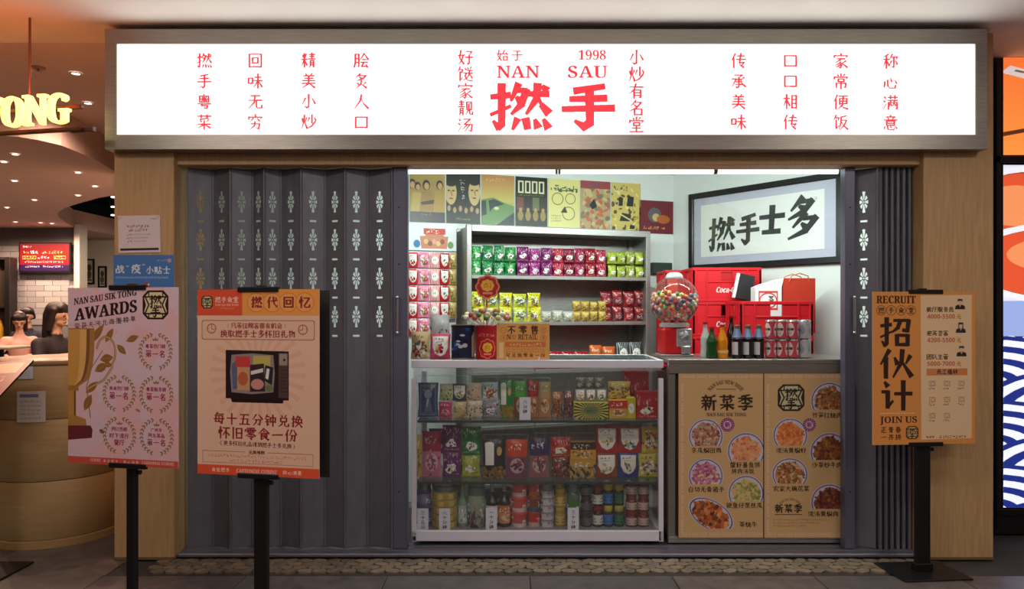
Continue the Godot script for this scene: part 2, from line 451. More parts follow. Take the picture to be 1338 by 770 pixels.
	"每": "36 0 10 30;28 14 92 14;24 28 16 78 80 78;24 28 84 28 78 94 62 90;2 54 98 54;46 34 52 46;44 60 50 72", "五": "12 10 88 10;44 10 32 90;18 46 78 46 74 90;3 92 97 92", "分": "38 4 6 48;62 4 96 46;24 48 76 48 70 92 52 86;44 48 36 72 12 97",
	"钟": "@钅 0 0 42 100;50 26 50 66;50 26 94 26 94 66;50 62 94 62;72 4 72 99", "兑": "30 2 38 16;72 2 60 18;24 26 24 56;24 26 76 26 76 56;24 54 76 54;40 56 34 78 6 97;60 56 60 88 70 95 93 95 95 76",
	"零": "16 6 84 6;6 18 4 32;6 20 95 20 88 30;50 6 50 40;22 28 38 30;20 38 38 40;62 28 80 28;62 38 80 40;50 44 8 70;50 44 94 70;40 60 60 60;26 74 74 74 52 86;44 84 60 98", "份": "@亻 0 0 34 100;@分 34 0 100 100",
	"更": "10 10 90 10;22 26 22 62;22 26 80 26 80 62;22 44 80 44;22 60 80 60;50 10 46 70 6 98;28 68 54 86 97 98", "请": "@讠 0 0 36 100;@青 36 0 100 100",
	"到": "4 10 66 10;34 10 16 34 56 30;48 20 62 38;8 58 62 58;36 42 36 84;2 90 68 78;@刂 70 0 100 100", "在": "6 22 94 22;44 2 28 46 3 68;24 46 24 98;36 56 90 56;62 36 62 90;30 92 97 92",
	"招": "@扌 0 0 38 100;44 12 90 12 86 48 72 44;64 12 56 36 40 50;@口 48 54 92 100", "伙": "@亻 0 0 34 100;@火 34 0 100 100", "计": "@讠 0 0 40 100;@十 40 0 100 100", "正": "8 10 92 10;50 10 50 90;52 48 86 48;22 42 22 90;3 92 97 92",
	"春": "16 12 84 12;20 26 80 26;5 42 95 42;50 2 36 48 4 76;56 42 96 74;32 58 32 98;32 58 68 58 68 98;32 76 68 76;32 95 68 95", "齐": "48 0 54 12;8 20 92 20;72 22 50 44 4 62;28 24 56 46 97 62;34 60 30 82 14 98;68 58 68 99",
	"拼": "@扌 0 0 36 100;52 4 60 18;84 3 74 18;42 26 96 26;36 56 99 56;56 26 54 66 38 97;80 26 80 99", "前": "28 2 36 14;72 2 62 14;3 20 97 20;14 34 14 98;14 34 46 34 46 92 34 90;14 54 46 54;14 72 46 72;62 36 62 74;86 30 86 92 72 90",
	"员": "28 4 28 30;28 4 72 4 72 30;28 28 72 28;18 38 18 76;18 38 82 38 82 76;50 46 46 76 6 98;58 76 94 97", "元": "20 12 80 12;4 40 96 40;38 40 34 66 6 97;60 40 60 86 68 94 94 94 95 74",
	"迎": "@辶 0 0 100 100;60 8 44 18;44 18 44 70 62 60;68 18 68 82;68 18 94 18 94 60 82 58", "宾": "@宀 0 0 100 36;72 30 34 38;34 36 34 66;34 50 80 50;62 50 62 66;6 68 96 68;34 74 10 96;62 74 90 96",
	"咨": "20 4 32 16;6 40 32 28;52 2 38 30;48 14 92 14 82 28;64 18 56 40 30 56;62 32 92 54;@口 22 62 78 100", "团": "10 6 10 97;10 6 90 6 90 97;10 93 90 93;22 34 78 34;58 16 58 80 44 76;54 38 24 70", "队": "@阝 0 2 36 100;@人 36 0 100 100",
	"主": "46 2 56 14;12 24 88 24;18 56 82 56;4 92 96 92;50 24 50 92", "管": "@𥫗 4 0 96 26;50 28 52 36;8 40 6 54;8 42 94 42 86 54;28 54 28 99;28 54 74 54 74 72;28 71 74 71;28 80 80 80 80 96;28 96 80 96", "工": "12 14 88 14;50 14 50 90;3 90 97 90",
	"福": "26 2 34 14;4 26 40 26 4 62;24 44 24 98;30 48 40 60;48 8 96 8;56 20 56 42;56 20 88 20 88 42;56 40 88 40;50 54 50 98;50 54 94 54 94 98;50 74 94 74;72 54 72 94;50 95 94 95", "利": "@禾 0 0 62 100;@刂 66 0 100 100",
	"售": "34 0 8 34;24 20 24 64;58 0 64 10;26 16 92 16;26 30 88 30;26 44 88 44;24 60 95 60;58 16 58 60;28 70 28 99;28 70 78 70 78 99;28 96 78 96", "可": "4 12 96 12;78 12 78 90 60 86;@口 14 34 58 72",
	"新": "28 0 32 10;6 16 54 16;16 20 22 34;44 19 36 34;2 38 58 38;6 56 54 56;30 38 30 98;26 60 4 84;36 62 54 80;90 4 62 16;64 14 62 56 50 97;64 40 99 40;82 40 82 99",
	"季": "78 0 24 10;4 22 96 22;50 6 50 48;46 24 6 46;54 24 94 46;26 54 76 54 54 68;52 68 54 90 42 97 30 90;4 76 96 76", "冬": "42 0 10 38;36 14 80 14 50 50 4 72;28 26 60 54 96 70;38 66 58 76;28 82 62 96",
	"瓜": "82 4 22 14;24 12 22 60 4 97;50 12 48 82 68 78;60 62 72 84;66 10 76 70 97 97", "焖": "@火 0 0 38 100;@门 38 0 100 100;@心 50 36 84 84",
	"鸡": "6 16 40 16 8 86;10 34 40 84;60 2 54 12;50 14 50 52;50 14 86 14 84 42 74 40;64 22 72 32;50 54 94 54 90 94 78 90;40 74 86 74", "白": "50 2 38 20;18 22 18 97;18 22 82 22 82 97;18 58 82 58;18 94 82 94",
	"切": "4 38 46 28;22 6 22 80 46 62;50 16 92 16 86 90 70 84;70 16 64 60 40 96", "骨": "32 4 32 34;32 4 68 4 68 34;50 18 68 18;50 18 50 34;8 36 6 52;8 38 94 38 88 50;28 54 28 98;28 54 74 54 74 94 62 92;28 68 74 68;28 82 74 82",
	"猪": "36 4 6 28;14 10 34 44 30 96 16 90;34 42 4 66;34 62 6 86;46 20 84 20;64 4 64 40;40 42 99 42;92 8 44 66;54 60 54 98;54 60 90 60 90 98;54 78 90 78;54 95 90 95",
	"鱼": "40 0 12 30;34 12 72 12 60 26;22 30 22 76;22 30 80 30 80 76;22 52 80 52;50 30 50 74;22 75 80 75;4 94 96 94", "银": "@钅 0 0 40 100;50 8 50 92 70 80;50 8 88 8 88 44;50 26 88 26;50 44 88 44;92 52 72 64;62 48 76 76 98 95",
	"仔": "@亻 0 0 36 100;@子 36 0 100 100", "蒸": "@艹 0 0 100 24;26 28 70 28 54 38;52 38 52 66 42 64;8 40 32 40 8 64;84 34 66 44;60 42 92 64;26 74 74 74;@灬 10 80 92 100", "丝": "30 4 10 34 38 34;40 22 8 66 46 62;70 4 52 34 80 34;84 22 52 66 92 62;4 90 96 90",
	"蟹": "24 0 6 20;18 8 38 8;14 16 14 46 4 56;14 16 44 16 44 54;14 30 44 30;54 6 94 6 88 28 78 26;70 6 52 30;54 38 96 38;74 28 74 52;20 62 20 82;20 62 80 62 80 82;20 80 80 80;50 54 50 94;6 96 92 92", "籽": "@米 0 0 46 100;@子 46 0 100 100",
	"墨": "26 4 26 36;26 4 74 4 74 36;26 34 74 34;50 4 50 56;20 46 80 46;6 57 94 57;@灬 12 60 90 76;20 82 80 82;50 76 50 96;6 97 94 97", "饼": "@饣 0 0 38 100;52 4 60 18;84 3 74 18;42 26 96 26;38 56 99 56;56 26 54 66 40 97;80 26 80 99",
	"竹": "26 4 6 50;22 26 50 26;34 28 34 97;68 4 52 46;66 26 98 26;80 28 80 90 66 86", "烧": "@火 0 0 38 100;42 26 92 18;56 4 66 36 94 46;86 30 46 50;40 58 98 58;58 58 54 76 38 97;74 58 74 88 82 94 96 94 97 78",
	"肉": "14 18 14 98;14 18 88 18 88 92 74 90;50 2 46 30 24 50;52 26 76 48;50 50 44 64 24 82;54 56 76 76", "黄": "14 12 86 12;34 3 34 28;66 3 66 28;4 30 96 30;24 42 24 78;24 42 76 42 76 78;24 60 76 60;50 30 50 76;24 76 76 76;36 80 10 98;64 80 90 98",
	"虾": "@虫 0 4 44 96;46 14 98 14;72 14 72 98;76 36 92 54", "牛": "32 6 12 40;22 26 86 26;4 56 96 56;52 4 52 99", "农": "8 18 6 36;8 20 94 20 86 34;50 4 38 48 4 76;34 48 34 94 56 80;44 34 66 70 97 96;84 42 62 58", "浓": "@氵 0 0 28 100;@农 28 0 100 100",
	"碗": "4 12 44 12;26 12 6 60;18 42 18 86;18 42 40 42 40 84;18 82 40 82;72 2 74 12;52 18 50 32;52 20 97 20 90 32;60 34 48 62;58 44 72 44 50 94;54 58 64 68;78 40 78 84 86 92 97 90 98 76;78 42 94 42 92 64 84 62",
	"花": "@艹 0 0 100 28;36 32 8 64;24 50 24 98;58 34 58 86 66 94 94 94 96 76;90 46 58 64", "沙": "@氵 0 0 28 100;62 4 62 58;44 22 34 48;82 20 96 44;92 48 66 80 30 98", "茶": "@艹 0 0 100 26;50 24 4 56;50 24 96 56;18 62 82 62;50 46 50 98;44 66 16 86;56 66 84 86",
	"战": "28 4 28 46;28 24 54 22;8 48 8 92;8 48 44 48 44 92;8 90 44 90;54 36 98 30;66 4 72 60 94 95 98 76;90 46 50 92;82 8 92 20", "疫": "52 0 56 10;20 14 96 14;22 14 20 60 8 97;4 28 14 42;2 64 20 54;44 26 40 44 30 50;44 26 74 26 74 42 92 44;36 56 82 56 62 80 28 98;46 62 64 82 97 98",
	"贴": "@贝 0 4 46 98;70 4 70 52;70 26 96 26;@口 52 54 94 98", "规": "6 22 44 22;26 4 26 42;2 44 50 44;26 44 4 92;28 54 46 74;@见 50 4 100 98", "则": "@贝 0 2 58 98;@刂 64 0 100 100",
	"二": "16 22 84 22;4 80 96 80", "三": "12 12 88 12;18 50 82 50;4 90 96 90", "六": "46 4 56 18;4 34 96 34;36 52 10 95;64 52 92 95", "用": "18 8 16 60 4 97;18 8 84 8 84 92 68 88;18 34 84 34;18 60 84 60;50 8 50 96",
	"笋": "@𥫗 4 0 96 30;24 40 74 40 74 70;6 55 94 55;22 70 76 70;50 40 40 80 14 98", "（": "70 4 40 34 40 66 70 97", "）": "30 4 60 34 60 66 30 97", "“": "24 10 14 34;52 10 42 34", "”": "40 10 30 34;68 10 58 34", "：": "50 30 52 38;50 68 52 76", "·": "46 48 54 52",
}

class Cv:
	# a picture drawn at k times its size and then shrunk, so that edges come out smooth
	static var glyphs := {}
	var im: Image
	var w: int
	var h: int
	var k: int
	var book: Dictionary

	func _init(w_: int, h_: int, bg: Color, book_: Dictionary, k_ := 2) -> void:
		w = w_
		h = h_
		k = k_
		book = book_
		im = Image.create(w * k, h * k, false, Image.FORMAT_RGBA8)
		im.fill(bg)

	func pic() -> Image:
		if k > 1:
			im.resize(w, h, Image.INTERPOLATE_BILINEAR)
			k = 1
		return im

	func tex() -> ImageTexture:
		return ImageTexture.create_from_image(pic())

	func rect(x: float, y: float, rw: float, rh: float, c: Color) -> void:
		im.fill_rect(Rect2i(roundi(x * k), roundi(y * k), maxi(1, roundi(rw * k)), maxi(1, roundi(rh * k))), c)

	func poly(pts: PackedVector2Array, c: Color) -> void:
		var n := pts.size()
		var lo := INF
		var hi := -INF
		for p in pts:
			lo = minf(lo, p.y)
			hi = maxf(hi, p.y)
		var y0 := maxi(0, floori(lo * k))
		var y1 := mini(h * k - 1, ceili(hi * k))
		for y in range(y0, y1 + 1):
			var yc := (y + 0.5) / k
			var xs := []
			for i in n:
				var a := pts[i]
				var b := pts[(i + 1) % n]
				if (a.y <= yc) != (b.y <= yc):
					xs.append(a.x + (b.x - a.x) * (yc - a.y) / (b.y - a.y))
			xs.sort()
			for i in range(0, xs.size() - 1, 2):
				var x0 := roundi(xs[i] * k)
				var x1 := roundi(xs[i + 1] * k)
				if x1 > x0:
					im.fill_rect(Rect2i(x0, y, x1 - x0, 1), c)

	func ell(cx: float, cy: float, rx: float, ry: float, c: Color, turn := 0.0, n := 20) -> void:
		var pts := PackedVector2Array()
		for i in n:
			var a := TAU * i / n
			pts.append(Vector2(cx, cy) + Vector2(cos(a) * rx, sin(a) * ry).rotated(turn))
		poly(pts, c)

	func ring(cx: float, cy: float, r: float, t: float, c: Color, n := 28) -> void:
		for i in n:
			line([Vector2(cx, cy) + Vector2.from_angle(TAU * i / n) * r, Vector2(cx, cy) + Vector2.from_angle(TAU * (i + 1) / n) * r], t, t, c)

	func line(pts: Array, w0: float, w1: float, c: Color) -> void:
		for i in pts.size() - 1:
			var a: Vector2 = pts[i]
			var b: Vector2 = pts[i + 1]
			var d := (b - a)
			if d.length() < 1e-6: continue
			var t0 := float(i) / (pts.size() - 1)
			var t1 := float(i + 1) / (pts.size() - 1)
			var q := d.normalized().orthogonal()
			var e := d.normalized() * lerpf(w0, w1, t0) * 0.25
			var wa := lerpf(w0, w1, t0) * 0.5
			var wb := lerpf(w0, w1, t1) * 0.5
			poly(PackedVector2Array([a - e + q * wa, b + e + q * wb, b + e - q * wb, a - e - q * wa]), c)

	func frame(x: float, y: float, rw: float, rh: float, t: float, c: Color) -> void:
		rect(x, y, rw, t, c)
		rect(x, y + rh - t, rw, t, c)
		rect(x, y, t, rh, c)
		rect(x + rw - t, y, t, rh, c)

	func glyph(ch: String) -> Array:
		if not glyphs.has(ch):
			var list := []
			for s in String(book.get(ch, "10 10 90 90")).split(";"):
				if s.begins_with("@"):
					var bits := s.substr(1).split(" ")
					var o := Vector2(float(bits[1]), float(bits[2])) / 100.0
					var e := Vector2(float(bits[3]), float(bits[4])) / 100.0
					for inner in glyph(bits[0]):
						var moved := []
						for p in inner:
							moved.append(o + p * (e - o))
						list.append(moved)
				else:
					var nums := s.split_floats(" ")
					var pts := []
					for i in range(0, nums.size() - 1, 2):
						pts.append(Vector2(nums[i], nums[i + 1]) / 100.0)
					list.append(pts)
			glyphs[ch] = list
		return glyphs[ch]

	# one brush character in the box at (x, y), s wide and s * tall high; the strokes swell and thin as a brush does
	func zh(ch: String, x: float, y: float, s: float, c: Color, weight := 0.1, tall := 1.0, slant := 0.0) -> void:
		for stroke in glyph(ch):
			var n: int = stroke.size()
			for i in n - 1:
				var a: Vector2 = stroke[i]
				var b: Vector2 = stroke[i + 1]
				var d := b - a
				var wa := 1.0
				var wb := 1.0
				var last := i == n - 2
				if absf(d.y) < absf(d.x) * 0.3:
					wa = 0.72
					wb = 0.9 if last else 0.75
				elif absf(d.x) < absf(d.y) * 0.25:
					wa = 1.15
					wb = 1.0
				elif d.x < 0.0:
					wa = 1.1
					wb = 0.4 if last else 0.95
				else:
					wa = 0.5 if i == 0 else 0.8
					wb = 1.3 if last and d.y > 0.0 else 0.5
				var pa := Vector2(x + (a.x + (1.0 - a.y) * slant) * s, y + a.y * s * tall)
				var pb := Vector2(x + (b.x + (1.0 - b.y) * slant) * s, y + b.y * s * tall)
				line([pa, pb], wa * weight * s, wb * weight * s, c)

	func row(t: String, x: float, y: float, s: float, step: float, c: Color, weight := 0.1, slope := 0.0, tall := 1.0) -> void:
		for i in t.length():
			zh(t[i], x + i * step, y + i * step * slope, s, c, weight, tall)

	func col(t: String, x: float, y: float, s: float, step: float, c: Color, weight := 0.1) -> void:
		for i in t.length():
			zh(t[i], x, y + i * step, s, c, weight)

	# letters of a type face, set into a box: the left end of the base line at (x, y), cap height ch, total width tw (0: natural)
	func latin(t: String, font: Font, x: float, y: float, ch: float, tw: float, c: Color, xf := Transform2D.IDENTITY, arc := 0.0) -> void:
		var tm := TextMesh.new()
		tm.font = font
		tm.text = t
		tm.font_size = 64
		tm.pixel_size = 0.01
		tm.depth = 0.0
		tm.curve_step = 4.0
		tm.horizontal_alignment = HORIZONTAL_ALIGNMENT_LEFT
		tm.vertical_alignment = VERTICAL_ALIGNMENT_BOTTOM
		var arr := tm.get_mesh_arrays()
		var v: PackedVector3Array = arr[Mesh.ARRAY_VERTEX]
		if v.is_empty(): return
		var idx: PackedInt32Array = arr[Mesh.ARRAY_INDEX] if arr[Mesh.ARRAY_INDEX] != null else PackedInt32Array(range(v.size()))
		var mn := Vector2(INF, INF)
		var mx := Vector2(-INF, -INF)
		for p in v:
			mn = mn.min(Vector2(p.x, p.y))
			mx = mx.max(Vector2(p.x, p.y))
		var sy := ch / maxf(0.01, mx.y - mn.y)
		var sx := sy if tw <= 0.0 else tw / maxf(0.01, mx.x - mn.x)
		for i in range(0, idx.size() - 2, 3):
			var pts := PackedVector2Array()
			for j in 3:
				var q := v[idx[i + j]]
				var p := Vector2((q.x - mn.x) * sx, -(q.y - mn.y) * sy)
				if arc != 0.0:
					var a := (p.x - tw * 0.5) / arc
					p = Vector2(tw * 0.5 + sin(a) * (arc - p.y), arc - cos(a) * (arc - p.y))
				pts.append(xf * p + Vector2(x, y))
			poly(pts, c)

func serif(bold := true) -> Font:
	return face_of("Droid Serif", bold)

func sans(bold := true) -> Font:
	return face_of("Droid Sans", bold)

var faces := {}
func face_of(called: String, bold: bool) -> Font:
	var key := called + str(bold)
	if not faces.has(key):
		var f := SystemFont.new()
		f.font_names = PackedStringArray([called])
		f.font_weight = 700 if bold else 400
		faces[key] = f
	return faces[key]

func canvas(w: int, h: int, bg: Color, k := 2) -> Cv:
	return Cv.new(w, h, bg, BRUSH, k)

# the house emblem: an eight-sided window lattice with two characters in it
func emblem(cv: Cv, x: float, y: float, s: float, ink: Color, paper: Color) -> void:
	var o := PackedVector2Array()
	var q := PackedVector2Array()
	for p in [[0.2, 0], [0.8, 0], [1, 0.2], [1, 0.8], [0.8, 1], [0.2, 1], [0, 0.8], [0, 0.2]]:
		o.append(Vector2(x + p[0] * s, y + p[1] * s))
		q.append(Vector2(x + (0.5 + (p[0] - 0.5) * 0.87) * s, y + (0.5 + (p[1] - 0.5) * 0.87) * s))
	cv.poly(o, ink)
	cv.poly(q, paper)
	var t := s * 0.05
	for yy in [0.2, 0.78]:
		cv.rect(x + s * 0.06, y + s * yy, s * 0.88, t, ink)
	for xx in [0.22, 0.76]:
		cv.rect(x + s * xx, y + s * 0.05, t * 0.8, s * 0.16, ink)
		cv.rect(x + s * xx, y + s * 0.8, t * 0.8, s * 0.16, ink)
	for sx in [0.0, 1.0]:
		var f := func(u: float, v: float) -> Vector2: return Vector2(x + (u if sx == 0.0 else 1.0 - u) * s, y + v * s)
		cv.poly(PackedVector2Array([f.call(0.05, 0.24), f.call(0.13, 0.5), f.call(0.05, 0.76)]), ink)
		cv.line([f.call(0.1, 0.22), f.call(0.24, 0.5), f.call(0.1, 0.78)], t, t, ink)
	cv.zh("撚", x + s * 0.27, y + s * 0.16, s * 0.46, ink, 0.12)
	cv.zh("手", x + s * 0.3, y + s * 0.57, s * 0.4, ink, 0.13, 0.9)

# ---------------------------------------------------------------- printed pictures
func rgb8(r: float, g: float, b: float) -> Color:
	return Color(r / 255.0, g / 255.0, b / 255.0)

func squiggles(cv: Cv, x: float, y: float, w: float, h: float, c: Color, seed_: int, step := 0.0) -> void:
	# a line of print too small to read: little strokes, one clump to each character
	var r := RandomNumberGenerator.new()
	r.seed = seed_
	var s := step if step > 0.0 else h * 1.12
	var n := int(w / s)
	for i in n:
		for j in 5:
			var a := Vector2(x + i * s + r.randf() * h * 0.85, y + r.randf() * h)
			var b := a + (Vector2(r.randf_range(0.25, 0.6), 0) if r.randf() < 0.55 else Vector2(0, r.randf_range(0.25, 0.6))) * h
			b = Vector2(minf(b.x, x + i * s + h * 0.9), minf(b.y, y + h))
			cv.line([a, b], h * 0.15, h * 0.15, c)

func sign_picture() -> Texture2D:
	var cv := canvas(2048, 216, rgb8(255, 254, 250), 2)
	var red := rgb8(226, 40, 52)
	var k := 2048.0 / 1123.0
	var f := func(px: float) -> float: return (px - 152.0) * k
	for c in [["撚手粤菜", 256, 11.5], ["回味无穷", 323, 11.5], ["精美小炒", 393, 11.0], ["脍炙人口", 462, 11.5], ["传承美味", 956, 11.5], ["口口相传", 1024, 11.5], ["家常便饭", 1090, 12.0], ["称心满意", 1155, 12.5]]:
		cv.col(c[0], f.call(c[1]), c[2] * k, 19.5 * k, 26.7 * k, red, 0.105)
	cv.col("好餸家靓汤", f.call(598), 7.0 * k, 20.0 * k, 22.0 * k, red, 0.095)
	cv.col("小炒有名堂", f.call(822), 7.0 * k, 20.0 * k, 22.0 * k, red, 0.105)
	cv.row("始于", f.call(649), 7.0 * k, 15.0 * k, 19.0 * k, red, 0.1)
	cv.latin("1998", serif(), f.call(756), 20.5 * k, 13.0 * k, 36.0 * k, red)
	cv.latin("NAN", serif(), f.call(649), 44.0 * k, 16.0 * k, 56.0 * k, red)
	cv.latin("SAU", serif(), f.call(742), 44.0 * k, 16.0 * k, 52.0 * k, red)
	cv.zh("撚", f.call(640), 50.5 * k, 78.0 * k, red, 0.125, 0.78)
	cv.zh("手", f.call(733), 51.5 * k, 72.0 * k, red, 0.15, 0.82)
	return cv.tex()

func laurel(cv: Cv, cx: float, cy: float, r: float, c: Color) -> void:
	for i in 26:
		var a := -PI / 2 + 0.28 + i * (TAU - 0.56) / 25.0
		if absf(a - PI / 2) < 0.12: continue
		var d := Vector2.from_angle(a)
		for s in [-1, 1]:
			cv.ell(cx + d.x * r + d.x * s * r * 0.06, cy + d.y * r + d.y * s * r * 0.06, r * 0.11, r * 0.045, c, a + PI / 2 + s * 0.6 * (1 if d.x < 0 else -1), 8)

func award_badge(cv: Cv, cx: float, cy: float, r: float, lines: Array) -> void:
	var gold := rgb8(150, 116, 74)
	var ink := rgb8(140, 28, 60)
	laurel(cv, cx, cy, r, gold)
	cv.poly(PackedVector2Array([Vector2(cx - r * 0.16, cy - r * 0.62), Vector2(cx - r * 0.2, cy - r * 0.78), Vector2(cx - r * 0.07, cy - r * 0.7), Vector2(cx, cy - r * 0.84), Vector2(cx + r * 0.07, cy - r * 0.7), Vector2(cx + r * 0.2, cy - r * 0.78), Vector2(cx + r * 0.16, cy - r * 0.62)]), gold)
	for l in lines:
		var s: float = l[1] * r
		var t: String = l[0]
		cv.row(t, cx - s * 1.1 * t.length() * 0.5, cy + l[2] * r, s, s * 1.1, ink, 0.13)

func awards_picture() -> Texture2D:
	var k := 3.0
	var cv := canvas(486, 690, rgb8(222, 190, 200), 2)
	var r := RandomNumberGenerator.new()
	r.seed = 5
	for i in 90:  # mottled pink paper
		var c := rgb8(222, 190, 200).lerp(rgb8(232, 176, 178), r.randf())
		cv.ell(r.randf() * 486, r.randf() * 690, r.randf_range(20, 70), r.randf_range(20, 70), c, r.randf() * 3.0)
	var ink := rgb8(48, 22, 24)
	var sl := Transform2D(Vector2(1, -0.13), Vector2(0, 1), Vector2.ZERO)
	for o in 2:
		cv.latin("NAN SAU SIK TONG", serif(), 9 * k + o * 1.1, 22.5 * k, 8.5 * k, 93 * k, ink, sl)
	for o in 3:
		cv.latin("AWARDS", serif(), 10 * k + o * 1.3, 43.5 * k, 16 * k, 92 * k, ink, sl)
	var t := "荣获天河北商圈榜单"
	for i in 9:
		cv.zh(t[i], (10 + i * 10.4) * k, (46.5 - i * 1.25) * k, 7.5 * k, ink, 0.1)
		if i < 8:
			cv.ell((18.6 + i * 10.4) * k, (50.5 - i * 1.25) * k, 0.6 * k, 0.6 * k, ink)
	emblem(cv, 111 * k, 4 * k, 37 * k, ink, rgb8(226, 205, 160))
	# laurel leaves behind the cup
	var lf := [[44, 60, 30, 7, -0.9], [62, 62, 20, 6, -1.0], [96, 66, 18, 6, -0.35], [80, 80, 17, 6, 0.75], [58, 92, 18, 8, -0.2], [50, 104, 20, 8, -0.5], [36, 130, 22, 7, -0.7], [30, 150, 22, 8, -1.1], [60, 100, 12, 5, 0.1]]
	for l in lf:
		var c: Vector2 = Vector2(l[0], l[1]) * k
		var d := Vector2.from_angle(l[4])
		var n := d.orthogonal()
		var shape := PackedVector2Array()
		for i in 9:
			shape.append(c + d * (i / 8.0 * 2.0 - 1.0) * l[2] * 0.55 * k + n * sin(PI * i / 8.0) * l[3] * 0.7 * k)
		for i in range(8, -1, -1):
			shape.append(c + d * (i / 8.0 * 2.0 - 1.0) * l[2] * 0.55 * k - n * sin(PI * i / 8.0) * l[3] * 0.7 * k)
		cv.poly(shape, rgb8(150, 100, 52))
		cv.line([c - d * l[2] * 0.55 * k, c + d * l[2] * 0.55 * k], 2, 1, rgb8(186, 138, 84))
	cv.line([Vector2(34, 170) * k, Vector2(28, 130) * k, Vector2(36, 104) * k, Vector2(52, 82) * k], 4, 3, rgb8(150, 100, 52))
	# handle
	var hp := []
	for i in 15:
		var a := PI * 1.08 + i / 14.0 * PI * 1.18
		hp.append((Vector2(57, 84) + Vector2(cos(a) * 14, sin(a) * 20)) * k)
	hp.append(Vector2(66, 104) * k)
	hp.append(Vector2(54, 120) * k)
	hp.append(Vector2(28, 133) * k)
	cv.line(hp, 9, 9, rgb8(148, 102, 60))
	cv.line(hp, 4, 4, rgb8(214, 170, 124))
	# cup: vertical bands of polished metal as printed
	var cup := [[0, 34, rgb8(214, 156, 84)], [0, 28, rgb8(226, 172, 100)], [0, 18, rgb8(208, 150, 74)], [28, 40, rgb8(134, 84, 50)], [33, 40, rgb8(172, 118, 66)]]
	for b in cup:
		var shape := PackedVector2Array()
		for i in 11:
			var v := i / 10.0
			var e := sqrt(maxf(0.0, 1.0 - pow(v, 3.2)))
			shape.append(Vector2((4 + (b[1] - 4) * (0.34 + 0.66 * e)) * k, (53 + v * 76) * k))
		for i in range(10, -1, -1):
			var v := i / 10.0
			var e := sqrt(maxf(0.0, 1.0 - pow(v, 3.2)))
			shape.append(Vector2((b[0] * (0.34 + 0.66 * e)) * k, (53 + v * 76) * k))
		cv.poly(shape, b[2])
	cv.rect(0, 53 * k, 39 * k, 1.2 * k, rgb8(150, 100, 50))
	cv.rect(0, 128 * k, 16 * k, 7 * k, rgb8(170, 116, 54))
	cv.rect(0, 135 * k, 9 * k, 36 * k, rgb8(190, 136, 68))
	cv.rect(9 * k, 135 * k, 3 * k, 36 * k, rgb8(128, 78, 40))
	cv.poly(PackedVector2Array([Vector2(0, 166) * k, Vector2(14, 168) * k, Vector2(27, 172) * k, Vector2(28, 181) * k, Vector2(0, 181) * k]), rgb8(178, 126, 66))
	cv.poly(PackedVector2Array([Vector2(0, 181) * k, Vector2(34, 180) * k, Vector2(37, 185) * k, Vector2(36, 196) * k, Vector2(0, 200) * k]), rgb8(108, 42, 46))
	award_badge(cv, 129.5 * k, 82 * k, 22 * k, [["粤菜热门榜", 0.24, -0.42], ["第一名", 0.4, -0.06]])
	award_badge(cv, 76.5 * k, 137 * k, 22 * k, [["美食热门榜", 0.24, -0.42], ["第一名", 0.4, -0.06]])
	award_badge(cv, 130.5 * k, 137 * k, 22 * k, [["粤菜服务榜", 0.24, -0.42], ["第一名", 0.4, -0.06]])
	award_badge(cv, 77 * k, 191 * k, 22 * k, [["网红热榜", 0.24, -0.48], ["时下流行", 0.3, -0.12], ["餐厅", 0.34, 0.26]])
	award_badge(cv, 131 * k, 191 * k, 22 * k, [["广州市", 0.22, -0.5], ["网友菜品", 0.25, -0.2], ["第一名", 0.38, 0.14]])
	cv.ell(51 * k, 187 * k, 4 * k, 2.6 * k, rgb8(140, 84, 60), 0.5)
	cv.ell(104 * k, 158 * k, 4 * k, 1.6 * k, rgb8(160, 130, 120), 0.4)
	cv.rect(0, 221 * k, 162 * k, 9 * k, rgb8(206, 82, 66))
	cv.latin("CUISINE", serif(), 34 * k, 226.5 * k, 3.6 * k, 15 * k, rgb8(250, 220, 214))
	cv.row("食在撚手·称心满意", 53 * k, 223 * k, 4 * k, 6.0 * k, rgb8(250, 220, 214), 0.1)
	cv.latin("CANTONESE CUISINE", serif(), 110 * k, 226.5 * k, 3.6 * k, 46 * k, rgb8(250, 220, 214))
	return cv.tex()

